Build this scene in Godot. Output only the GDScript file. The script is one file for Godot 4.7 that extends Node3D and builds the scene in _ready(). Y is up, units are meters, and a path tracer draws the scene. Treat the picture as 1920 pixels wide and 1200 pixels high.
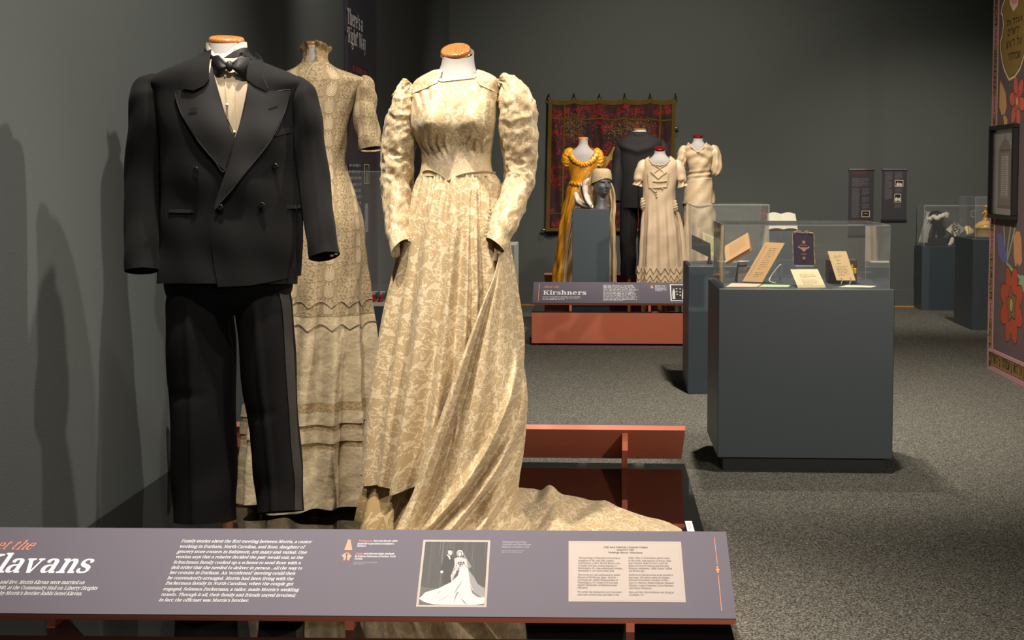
extends Node3D
# A museum room of wedding clothes: two low platforms with dressed forms, reader rails, plinths with acrylic hoods.

var org := Vector3.ZERO            # where the thing now being built stands; meshes are made in world metres less this
var M := {}
var rng := RandomNumberGenerator.new()
var creases: FastNoiseLite
var serif: SystemFont
var serif_bold: SystemFont
var taken := {}

# ---------------------------------------------------------------- naming and placing
func numbered(called: String) -> String:
	var k: int = taken.get(called, 0)
	taken[called] = k + 1
	return called if k == 0 else "%s_%03d" % [called, k]

func thing(called: String, label: String, category: String, at := Vector3.ZERO, group := "") -> Node3D:
	var o := Node3D.new()
	o.name = numbered(called)
	add_child(o)
	o.position = at
	org = at
	o.set_meta("label", label)
	o.set_meta("category", category)
	if group:
		o.set_meta("group", group)
	return o

func part(called: String, mesh: Mesh, m: Material, parent: Node, label := "") -> MeshInstance3D:
	var o := MeshInstance3D.new()
	o.name = called
	o.mesh = mesh
	o.material_override = m
	parent.add_child(o, true)
	if label:
		o.set_meta("label", label)
	return o

func struct(called: String, mesh: Mesh, m: Material, label: String) -> MeshInstance3D:
	var o := part(called, mesh, m, self)
	o.set_meta("kind", "structure")
	o.set_meta("label", label)
	return o

# ---------------------------------------------------------------- meshes
func sheet(nu: int, nv: int, f: Callable, us := 1.0, vs := 1.0, cut = null, uvf = null) -> ArrayMesh:
	var P := PackedVector3Array()
	var N := PackedVector3Array()
	var T := PackedVector2Array()
	var I := PackedInt32Array()
	var w := nu + 1
	P.resize(w * (nv + 1)); N.resize(P.size()); T.resize(P.size())
	for j in nv + 1:
		for i in w:
			var u := float(i) / nu
			var v := float(j) / nv
			var k := j * w + i
			P[k] = f.call(u, v) - org
			T[k] = uvf.call(u, v) if uvf != null else Vector2(u * us, v * vs)
	for j in nv:
		for i in nu:
			var a := j * w + i
			if cut != null and cut.call((P[a] + P[a + 1] + P[a + w] + P[a + w + 1]) * 0.25 + org):
				continue
			for tri in [[a, a + 1, a + w], [a + 1, a + w + 1, a + w]]:
				var n: Vector3 = (P[tri[2]] - P[tri[0]]).cross(P[tri[1]] - P[tri[0]])
				for q in tri:
					N[q] += n
					I.append(q)
	for j in nv + 1:
		var a := j * w
		if P[a].distance_squared_to(P[a + nu]) < 1e-10:
			var n := N[a] + N[a + nu]
			N[a] = n
			N[a + nu] = n
	for k in N.size():
		N[k] = N[k].normalized() if N[k].length_squared() > 1e-20 else Vector3.UP
	return arrays(P, N, T, I)

func arrays(P: PackedVector3Array, N: PackedVector3Array, T: PackedVector2Array, I: PackedInt32Array) -> ArrayMesh:
	var A := []
	A.resize(Mesh.ARRAY_MAX)
	A[Mesh.ARRAY_VERTEX] = P; A[Mesh.ARRAY_NORMAL] = N; A[Mesh.ARRAY_TEX_UV] = T; A[Mesh.ARRAY_INDEX] = I
	var m := ArrayMesh.new()
	m.add_surface_from_arrays(Mesh.PRIMITIVE_TRIANGLES, A)
	return m

class Bag:                          # collects flat faces
	var P := PackedVector3Array()
	var N := PackedVector3Array()
	var T := PackedVector2Array()
	var I := PackedInt32Array()
	func poly(p: Array, out: Vector3, uv := []) -> void:      # a convex polygon that faces «out»
		var n: Vector3 = (p[2] - p[0]).cross(p[1] - p[0])
		if n.length_squared() < 1e-18 and p.size() > 3:
			n = (p[3] - p[0]).cross(p[1] - p[0])
		var q := p.duplicate()
		var w := uv.duplicate()
		if n.dot(out) < 0:
			q.reverse(); w.reverse(); n = -n
		n = n.normalized()
		var k := P.size()
		for i in q.size():
			P.append(q[i]); N.append(n)
			T.append(w[i] if w else Vector2(q[i].x + q[i].z, q[i].y))
		for i in range(1, q.size() - 1):
			I.append_array([k, k + i, k + i + 1])

func done(b: Bag) -> ArrayMesh:
	for k in b.P.size():
		b.P[k] -= org
	return arrays(b.P, b.N, b.T, b.I)

func box(lo: Vector3, hi: Vector3, ch := 0.003) -> ArrayMesh:     # a chamfered box between two world corners
	var b := Bag.new()
	add_box(b, lo, hi, ch)
	return done(b)

func add_box(b: Bag, lo: Vector3, hi: Vector3, ch := 0.0) -> void:
	var c := (lo + hi) * 0.5
	var h := (hi - lo) * 0.5
	ch = minf(ch, minf(h.x, minf(h.y, h.z)) * 0.6)
	for ax in 3:
		var u := (ax + 1) % 3
		var v := (ax + 2) % 3
		for s in [-1.0, 1.0]:
			var q := []
			for k in [[-1, -1], [1, -1], [1, 1], [-1, 1]]:
				var p := Vector3.ZERO
				p[ax] = s * h[ax]; p[u] = k[0] * (h[u] - ch); p[v] = k[1] * (h[v] - ch)
				q.append(c + p)
			var o := Vector3.ZERO
			o[ax] = s
			b.poly(q, o, [Vector2(q[0][u], q[0][v]), Vector2(q[1][u], q[1][v]), Vector2(q[2][u], q[2][v]), Vector2(q[3][u], q[3][v])])
			if ch > 0:
				for s2 in [-1.0, 1.0]:            # the chamfer between faces ax and u
					var r := []
					for k in [-1.0, 1.0]:
						var p := Vector3.ZERO
						p[ax] = s * h[ax]; p[u] = s2 * (h[u] - ch); p[v] = k * (h[v] - ch)
						r.append(c + p)
					for k in [1.0, -1.0]:
						var p := Vector3.ZERO
						p[ax] = s * (h[ax] - ch); p[u] = s2 * h[u]; p[v] = k * (h[v] - ch)
						r.append(c + p)
					var o2 := Vector3.ZERO
					o2[ax] = s; o2[u] = s2
					b.poly(r, o2)
	if ch > 0:
		for sx in [-1.0, 1.0]:
			for sy in [-1.0, 1.0]:
				for sz in [-1.0, 1.0]:
					var d := Vector3(sx, sy, sz)
					b.poly([c + d * Vector3(h.x, h.y - ch, h.z - ch), c + d * Vector3(h.x - ch, h.y, h.z - ch), c + d * Vector3(h.x - ch, h.y - ch, h.z)], d)

func hexa(p: Array) -> ArrayMesh:       # eight corners: four below, four above, both in the same turn
	var b := Bag.new()
	var c := Vector3.ZERO
	for q in p:
		c += q / 8.0
	for f in [[0, 1, 2, 3], [4, 5, 6, 7], [0, 1, 5, 4], [1, 2, 6, 5], [2, 3, 7, 6], [3, 0, 4, 7]]:
		var q := [p[f[0]], p[f[1]], p[f[2]], p[f[3]]]
		b.poly(q, (q[0] + q[1] + q[2] + q[3]) * 0.25 - c, [Vector2(0, 1), Vector2(1, 1), Vector2(1, 0), Vector2(0, 0)])
	return done(b)

func leaf(o: Vector3, U: Vector3, V: Vector3, thick: float, uv_full := true) -> ArrayMesh:   # a thin sheet of card: corner o, edges U (right) and V (down)
	var n := V.cross(U).normalized() * thick
	var b := Bag.new()
	var p := [o, o + U, o + U + V, o + V]
	b.poly([p[0] + n, p[1] + n, p[2] + n, p[3] + n], n, [Vector2(0, 0), Vector2(1, 0), Vector2(1, 1), Vector2(0, 1)])
	b.poly(p, -n)
	for k in 4:
		var q := [p[k], p[(k + 1) % 4], p[(k + 1) % 4] + n, p[k] + n]
		b.poly(q, (q[0] + q[1]) * 0.5 - (o + U * 0.5 + V * 0.5), [Vector2(.01, .01), Vector2(.02, .01), Vector2(.02, .02), Vector2(.01, .02)])
	return done(b)

func slab(poly: PackedVector2Array, o: Vector3, U: Vector3, V: Vector3, thick: float) -> ArrayMesh:   # a flat outline in the plane o, U, V with thickness along U x V
	var n := U.cross(V).normalized()
	var tri := Geometry2D.triangulate_polygon(poly)
	var b := Bag.new()
	for k in range(0, tri.size(), 3):
		var q := []
		var w := []
		for j in 3:
			var c := poly[tri[k + j]]
			q.append(o + U * c.x + V * c.y); w.append(c)
		b.poly([q[0] + n * thick, q[1] + n * thick, q[2] + n * thick], n, w)
		b.poly(q, -n, w)
	var turn := -1.0 if Geometry2D.is_polygon_clockwise(poly) else 1.0
	for k in poly.size():
		var a := poly[k]
		var c := poly[(k + 1) % poly.size()]
		var d := (c - a) * turn
		var p := o + U * a.x + V * a.y
		var q := o + U * c.x + V * c.y
		b.poly([p, q, q + n * thick, p + n * thick], U * d.y - V * d.x, [a, c, c, a])
	return done(b)

static func cr(p: Array, t: float):           # Catmull-Rom through rows of numbers, t in 0..1
	var n := p.size() - 1
	var x := clampf(t, 0, 1) * n
	var i := mini(int(x), n - 1)
	var f := x - i
	var o := []
	for k in p[0].size():
		var b: float = p[i][k]
		var c: float = p[i + 1][k]
		var a: float = p[i - 1][k] if i > 0 else b * 2 - c
		var d: float = p[i + 2][k] if i + 2 <= n else c * 2 - b
		o.append(cubic_interpolate(b, c, a, d, f))
	return o

func tube(path: Array, sides: int, steps: int, flat := 1.0, us := 0.0, fold = null, capped := false, tail = null) -> ArrayMesh:   # rows x, y, z, radius
	var C := []
	var R := []
	for j in steps + 1:
		var q = cr(path, float(j) / steps)
		C.append(Vector3(q[0], q[1], q[2])); R.append(maxf(q[3], 0.0004))
	var length := 0.0
	for j in steps:
		length += C[j].distance_to(C[j + 1])
	var f := func(u: float, v: float) -> Vector3:
		var x := v * steps
		if capped:
			x = clampf(v * (steps + 2) - 1, 0, steps)
		var j := mini(int(round(x)), steps)
		var d: Vector3 = (C[mini(j + 1, steps)] - C[maxi(j - 1, 0)]).normalized()
		var s := d.cross(Vector3(0, 0, 1))
		s = s.normalized() if s.length() > 0.05 else d.cross(Vector3(0, 1, 0)).normalized()
		var up := s.cross(d)
		var r: float = R[j]
		if capped and (v < 0.5 / (steps + 2) or v > 1 - 0.5 / (steps + 2)):
			r = 0.0
		if fold != null:
			r += fold.call(u, float(j) / steps)
		var more := Vector3.ZERO
		if tail != null:
			more = d * float(tail.call(u)) * smoothstep(0.8, 1.0, float(j) / steps)
		return C[j] + more + s * r * cos(u * TAU) + up * r * flat * sin(u * TAU)
	return sheet(sides, steps + (2 if capped else 0), f, us if us > 0 else 1.0, length)

func lathe(rows: Array, sides: int, steps: int, at: Vector3, squash := 1.0, us := 1.0) -> ArrayMesh:    # rows radius, height
	return sheet(sides, steps, func(u: float, v: float) -> Vector3:
		var q = cr(rows, v)
		return at + Vector3(maxf(q[0], 0) * cos(u * TAU), q[1], maxf(q[0], 0) * sin(u * TAU) * squash), us, 1.0)

class Form:                         # a garment or body: rows y, centre x, half width, depth to the front, depth to the back
	var rows: Array
	var zc := 0.0
	var e := 1.0
	var fold = null          # (a, y) -> outward
	var bump = null          # (x, y) -> towards the front
	func _init(r: Array, depth: float, ex := 1.0) -> void:
		rows = r; zc = -depth; e = ex
	func top() -> float: return rows[0][0]
	func low() -> float: return rows[-1][0]
	func at(y: float) -> Array:
		var n := rows.size()
		var i := 0
		while i < n - 2 and rows[i + 1][0] > y:
			i += 1
		var h: float = rows[i + 1][0] - rows[i][0]
		var t := clampf((y - rows[i][0]) / h, 0.0, 1.0)
		var o := []
		for k in range(1, 5):
			var p: float = rows[i][k]
			var q: float = rows[i + 1][k]
			var s := (q - p) / h
			var m0 := s
			var m1 := s
			if i > 0:
				m0 = 0.5 * (s + (p - rows[i - 1][k]) / (rows[i][0] - rows[i - 1][0]))
			if i + 2 < n:
				m1 = 0.5 * (s + (rows[i + 2][k] - q) / (rows[i + 2][0] - rows[i + 1][0]))
			m0 *= h; m1 *= h
			var t2 := t * t
			var t3 := t2 * t
			o.append((2 * t3 - 3 * t2 + 1) * p + (t3 - 2 * t2 + t) * m0 + (3 * t2 - 2 * t3) * q + (t3 - t2) * m1)
		return o
	func pt(a: float, y: float, more := 0.0) -> Vector3:
		var r := at(y)
		var c := cos(a * TAU)
		var s := sin(a * TAU)
		var d := more + (float(fold.call(a, y)) if fold != null else 0.0)
		var x: float = r[0] + r[1] * signf(c) * pow(absf(c), e) + c * d
		var deep: float = r[2] if s > 0 else r[3]
		var z: float = zc + deep * signf(s) * pow(absf(s), e) + s * d
		if bump != null and s > 0:
			z += float(bump.call(x, y)) * minf(1.0, s * 3.0)
		return Vector3(x, y, z)
	func front(x: float, y: float) -> float:
		var r := at(y)
		var t := clampf(absf(x - r[0]) / r[1], 0.0, 0.999)
		var c := pow(t, 1.0 / e)
		var s := sqrt(1.0 - c * c)
		return zc + r[2] * pow(s, e) + (float(bump.call(x, y)) * minf(1.0, s * 3.0) if bump != null else 0.0)

func loft(g: Form, y0: float, y1: float, na: int, nv: int, us := 1.0, more := 0.0, hem = null, cut = null, a0 := 0.0, a1 := 1.0) -> ArrayMesh:
	return sheet(na, nv, func(u: float, v: float) -> Vector3:
		var a := lerpf(a0, a1, u)
		var y := lerpf(y0, y1, v)
		if hem != null:
			y += float(hem.call(a)) * v * v
		return g.pt(a, y, more), us, y0 - y1, cut,
		func(u: float, v: float) -> Vector2:
			var y := lerpf(y0, y1, v)
			var r := g.at(y)
			return Vector2((lerpf(a0, a1, u) - 0.25) * (r[1] * 3.6 + 1.2 * (r[2] + r[3])) * us, -y))

func applique(poly: PackedVector2Array, zf: Callable, off: float, thick: float, cell := 0.016) -> ArrayMesh:    # a piece of cloth laid on a surface z = zf(x, y), seen as an outline from the front
	var lo := poly[0]
	var hi := poly[0]
	for p in poly:
		lo = lo.min(p); hi = hi.max(p)
	var P := PackedVector3Array()
	var N := PackedVector3Array()
	var T := PackedVector2Array()
	var I := PackedInt32Array()
	var add := func(c: Vector2, back: float, n: Vector3) -> int:
		P.append(Vector3(c.x, c.y, zf.call(c.x, c.y) + off - back) - org); N.append(n); T.append(Vector2(c.x, -c.y))
		return P.size() - 1
	var normal := func(c: Vector2) -> Vector3:
		var h := 0.003
		return Vector3(zf.call(c.x - h, c.y) - zf.call(c.x + h, c.y), zf.call(c.x, c.y - h) - zf.call(c.x, c.y + h), 2 * h).normalized()
	for i in range(floori(lo.x / cell), ceili(hi.x / cell)):
		for j in range(floori(lo.y / cell), ceili(hi.y / cell)):
			var q := Vector2(i, j) * cell
			for piece in Geometry2D.intersect_polygons(poly, PackedVector2Array([q, q + Vector2(cell, 0), q + Vector2(cell, cell), q + Vector2(0, cell)])):
				if Geometry2D.is_polygon_clockwise(piece):
					piece.reverse()
				var tri := Geometry2D.triangulate_polygon(piece)
				for k in range(0, tri.size(), 3):
					var ids := []
					for m in 3:
						ids.append(add.call(piece[tri[k + m]], 0.0, normal.call(piece[tri[k + m]])))
					var fn: Vector3 = (P[ids[2]] - P[ids[0]]).cross(P[ids[1]] - P[ids[0]])
					if fn.z < 0:
						ids.reverse()
					for m in ids:
						I.append(m)
	var turn := -1.0 if Geometry2D.is_polygon_clockwise(poly) else 1.0
	for k in poly.size():
		var a := poly[k]
		var b := poly[(k + 1) % poly.size()]
		var steps := maxi(1, ceili(a.distance_to(b) / cell))
		var d := (b - a).normalized() * turn
		var n := Vector3(d.y, -d.x, 0)
		for s in steps:
			var p := a.lerp(b, float(s) / steps)
			var q := a.lerp(b, float(s + 1) / steps)
			var i0: int = add.call(p, 0.0, n)
			var i1: int = add.call(q, 0.0, n)
			var i2: int = add.call(q, thick, n)
			var i3: int = add.call(p, thick, n)
			var fn: Vector3 = (P[i2] - P[i0]).cross(P[i1] - P[i0])
			if fn.dot(n) < 0:
				I.append_array([i0, i2, i1, i0, i3, i2])
			else:
				I.append_array([i0, i1, i2, i0, i2, i3])
	return arrays(P, N, T, I)

func on(zf: Callable, x: float, y: float, off := 0.0) -> Vector3:
	return Vector3(x, y, float(zf.call(x, y)) + off)

func ball(c: Vector3, r: Vector3, n := 10) -> ArrayMesh:
	return sheet(n * 2, n, func(u: float, v: float) -> Vector3:
		return c + r * Vector3(cos(u * TAU) * sin(v * PI), cos(v * PI), sin(u * TAU) * sin(v * PI)))

func wrinkle(u: float, v: float, ku: float, kv: float) -> float:      # creases round a sleeve, without a seam
	return creases.get_noise_3d(cos(u * TAU) * ku, sin(u * TAU) * ku, v * kv)

func joined(list: Array) -> ArrayMesh:
	var st := SurfaceTool.new()
	for m in list:
		st.append_from(m, 0, Transform3D())
	return st.commit()

# rows of print: text, left, baseline (down), width; drawn in the plane o, U (right), V (down)
func lettering(lines: Array, cap: float, shear: float, o: Vector3, U: Vector3, V: Vector3, bold := false, off := 0.0006) -> ArrayMesh:
	var n := V.cross(U).normalized()
	var P := PackedVector3Array()
	var N := PackedVector3Array()
	var T := PackedVector2Array()
	var I := PackedInt32Array()
	var font := serif_bold if bold else serif
	var ref := TextMesh.new()
	ref.font = font; ref.font_size = 24; ref.depth = 0.0; ref.text = "H"
	var box_h := ref.get_aabb()
	for l in lines:
		var t := TextMesh.new()
		t.font = font; t.font_size = 24; t.depth = 0.0; t.curve_step = 2.0
		t.text = l[0]
		t.horizontal_alignment = HORIZONTAL_ALIGNMENT_LEFT
		t.width = 100000
		var A := t.get_mesh_arrays()
		var bb := t.get_aabb()
		var sx: float = l[3] / bb.size.x
		var sy := cap / box_h.size.y
		var k := P.size()
		for p in A[Mesh.ARRAY_VERTEX]:
			var y: float = (p.y - box_h.position.y) * sy
			P.append(o + U * (l[1] + (p.x - bb.position.x) * sx + shear * y) + V * (l[2] - y) + n * off - org)
			N.append(n); T.append(Vector2.ZERO)
		var idx = A[Mesh.ARRAY_INDEX]
		if idx == null or idx.is_empty():
			idx = range(A[Mesh.ARRAY_VERTEX].size())
		for q in idx:
			I.append(k + q)
	return arrays(P, N, T, I)

# ---------------------------------------------------------------- pictures for surfaces
func fill(im: Image, p: PackedVector2Array, c: Color) -> void:
	var lo := p[0].y
	var hi := p[0].y
	for q in p:
		lo = minf(lo, q.y); hi = maxf(hi, q.y)
	var n := p.size()
	for y in range(maxi(0, floori(lo)), mini(im.get_height() - 1, ceili(hi)) + 1):
		var xs := PackedFloat32Array()
		var yy := y + 0.5
		for k in n:
			var a := p[k]
			var b := p[(k + 1) % n]
			if (a.y <= yy) != (b.y <= yy):
				xs.append(a.x + (yy - a.y) / (b.y - a.y) * (b.x - a.x))
		xs.sort()
		for k in range(0, xs.size() - 1, 2):
			var x0 := roundi(xs[k])
			var w := roundi(xs[k + 1]) - x0
			if w > 0:
				im.fill_rect(Rect2i(x0, y, w, 1), c)

func stroke(im: Image, p: Array, w: float, c: Color) -> void:
	for k in p.size() - 1:
		var a: Vector2 = p[k]
		var b: Vector2 = p[k + 1]
		var d := (b - a).normalized() * w * 0.5
		var s := d.orthogonal()
		fill(im, PackedVector2Array([a - d * 0.6 + s, b + d * 0.6 + s, b + d * 0.6 - s, a - d * 0.6 - s]), c)

func blob(im: Image, c: Vector2, rx: float, ry: float, turn: float, col: Color, n := 14) -> void:
	var p := PackedVector2Array()
	for k in n:
		p.append(c + Vector2(cos(TAU * k / n) * rx, sin(TAU * k / n) * ry).rotated(turn))
	fill(im, p, col)

func petal(im: Image, root: Vector2, dir: float, length: float, wide: float, bend: float, col: Color) -> void:
	var p := PackedVector2Array()
	for s in [1.0, -1.0]:
		for k in 9:
			var t := k / 8.0 if s > 0 else 1.0 - k / 8.0
			p.append(root + Vector2(length * t, s * wide * sin(PI * pow(t, 0.8)) + bend * length * t * t).rotated(dir))
	fill(im, p, col)

func tex(im: Image) -> ImageTexture:
	return ImageTexture.create_from_image(im)

func noise_image(size: int, freq: float, seed_: int, octaves := 3) -> Image:
	var n := FastNoiseLite.new()
	n.noise_type = FastNoiseLite.TYPE_SIMPLEX_SMOOTH
	n.seed = seed_; n.frequency = freq; n.fractal_octaves = octaves
	return n.get_seamless_image(size, size)

func speckle(size: int, a: Color, b: Color, seed_: int) -> Image:
	var im := Image.create(size, size, false, Image.FORMAT_RGB8)
	var r := RandomNumberGenerator.new()
	r.seed = seed_
	for y in size:
		for x in size:
			im.set_pixel(x, y, a.lerp(b, pow(r.randf(), 1.3)))
	return im

func brocade(size: int, ground: Color, motif: Color, seed_: int, fine := 1.0) -> Image:
	var im := Image.create(size, size, false, Image.FORMAT_RGB8)
	im.fill(ground)
	var r := RandomNumberGenerator.new()
	r.seed = seed_
	var wrap := func(f: Callable) -> void:
		for ox in [-size, 0, size]:
			for oy in [-size, 0, size]:
				f.call(Vector2(ox, oy))
	var k := size / 1024.0 / fine
	for n in int(150 * fine * fine):                                  # curling stems and grains between the flowers
		var c := Vector2(r.randf() * size, r.randf() * size)
		var turn := r.randf() * TAU
		var bend := r.randf_range(-2.2, 2.2)
		var m := r.randi_range(4, 8)
		wrap.call(func(o: Vector2) -> void:
			for j in m:
				var d := turn + bend * j / m
				blob(im, c + o + Vector2.from_angle(d) * (26 * j + 8) * k, 13 * k, 8 * k, d + 0.7, motif.lerp(ground, 0.15), 8))
	var spots := []
	for n in int(400 * fine * fine):
		var c := Vector2(r.randf() * size, r.randf() * size)
		var free := true
		for s in spots:
			var d: Vector2 = (c - s).abs()
			d = d.min(Vector2(size, size) - d)
			free = free and d.length() > 190 * k
		if free:
			spots.append(c)
	for c in spots:
		var turn := r.randf() * TAU
		var petals := r.randi_range(6, 9)
		var far := r.randf_range(66, 92) * k
		wrap.call(func(o: Vector2) -> void:
			for j in 3:
				petal(im, c + o, turn + 0.5 + j * 2.2, far * 2.0, 15 * k, 0.45, motif)
				petal(im, c + o, turn + 1.0 + j * 2.2, far * 1.7, 8 * k, -0.5, motif)
			blob(im, c + o, far * 0.95, far * 0.95, 0, ground)
			for j in petals:
				var l := far * (0.78 + 0.30 * sin(j * 2.6 + turn))
				petal(im, c + o, turn + TAU * j / petals, l, 23 * k, 0.42, motif)
			for j in petals:
				var l := far * (0.78 + 0.30 * sin(j * 2.6 + turn))
				petal(im, c + o + Vector2.from_angle(turn + TAU * j / petals) * l * 0.22, turn + TAU * j / petals + 0.12, l * 0.62, 3.0 * k, 0.5, motif.lerp(ground, 0.7))
			blob(im, c + o, 12 * k, 9 * k, turn, motif.lerp(ground, 0.5)))
	return im

func lace(size: int, ground: Color, thread: Color, dark: Color) -> Image:      # one column of leaf sprays, half as high as wide
	var im := Image.create(size, size / 2, false, Image.FORMAT_RGB8)
	im.fill(ground)
	var r := RandomNumberGenerator.new()
	r.seed = 4
	var k := size / 512.0
	for n in 260:                                   # small flowers of the net
		var c := Vector2(r.randf() * size, r.randf() * size / 2)
		var d := r.randf() * TAU
		for o in [0.0, -size / 2.0, size / 2.0]:
			for j in 3:
				petal(im, c + Vector2(0, o), d + j * 2.1, 17 * k, 4.5 * k, 0.2, dark if n % 2 else ground.lerp(thread, 0.5))
	for o in [-size / 2.0, 0.0, size / 2.0]:        # the embroidered spray
		var c := Vector2(size * 0.5, size * 0.25 + o)
		blob(im, c, 126 * k, 120 * k, 0, ground.lerp(dark, 0.35), 20)
		for s in [-1.0, 1.0]:
			for j in 7:
				var d: float = PI / 2 + s * (1.35 - j * 0.10)
				var root := c + Vector2(s * 3, 92 - j * 25) * k
				petal(im, root, -d, (128 - absf(j - 3.0) * 9) * k, 17 * k, s * 0.45, dark)
				petal(im, root, -d, (122 - absf(j - 3.0) * 9) * k, 12 * k, s * 0.45, thread)
		petal(im, c + Vector2(0, 92) * k, -PI / 2, 150 * k, 7 * k, 0.0, thread)
	return im

func grey_of(im: Image) -> Image:
	var g := im.duplicate()
	g.convert(Image.FORMAT_L8)
	return g

func wood_image() -> Image:
	var n := FastNoiseLite.new()
	n.seed = 9; n.frequency = 0.02
	var im := Image.create(256, 256, false, Image.FORMAT_RGB8)
	for y in 256:
		for x in 256:
			var v := 0.5 + 0.5 * sin(x * 0.16 + 9.0 * n.get_noise_2d(x, y * 0.22))
			im.set_pixel(x, y, Color(0.76, 0.56, 0.37).lerp(Color(0.60, 0.40, 0.22), v * 0.5 + 0.25 * n.get_noise_2d(x * 6.0, y)))
	return im

func typed(w: int, h: int, ground: Color, ink: Color, blocks: Array) -> Image:     # lines of print too small to read: blocks x0, y0, x1, y1, line step
	var im := Image.create(w, h, false, Image.FORMAT_RGB8)
	im.fill(ground)
	var r := RandomNumberGenerator.new()
	r.seed = w * 7 + h
	for b in blocks:
		var y: float = b[1]
		while y < b[3]:
			var x: float = b[0]
			var stop: float = lerpf(b[0], b[2], 0.55 if y + b[4] >= b[3] else r.randf_range(0.86, 1.0))
			while x < stop:
				var l := minf(r.randf_range(0.5, 2.6) * b[4], stop - x)
				im.fill_rect(Rect2i(int(x), int(y), maxi(1, int(l)), maxi(1, int(b[4] * 0.45))), ink.lerp(ground, r.randf_range(0.0, 0.35)) if b.size() < 6 else b[5])
				x += l + b[4] * 0.4
			y += b[4]
	return im

# ---------------------------------------------------------------- materials
func mat(c: Color, rough := 0.8, metal := 0.0, spec := 0.5) -> StandardMaterial3D:
	var m := StandardMaterial3D.new()
	m.albedo_color = c
	m.roughness = rough
	m.metallic = metal
	m.metallic_specular = spec
	return m

func with(m: StandardMaterial3D, t: Texture2D, tile: float, height: Texture2D = null, cm := 0.1, world := false) -> StandardMaterial3D:
	if t:
		m.albedo_texture = t
	m.uv1_scale = Vector3.ONE / tile
	if world:
		m.uv1_triplanar = true
		m.uv1_world_triplanar = true
	if height:
		m.heightmap_enabled = true
		m.heightmap_texture = height
		m.heightmap_scale = cm
	return m

func acrylic() -> StandardMaterial3D:
	var m := StandardMaterial3D.new()
	m.transparency = BaseMaterial3D.TRANSPARENCY_ALPHA
	m.albedo_color = Color(0.95, 0.97, 0.97, 0.03)
	m.roughness = 0.02
	return m

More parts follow.
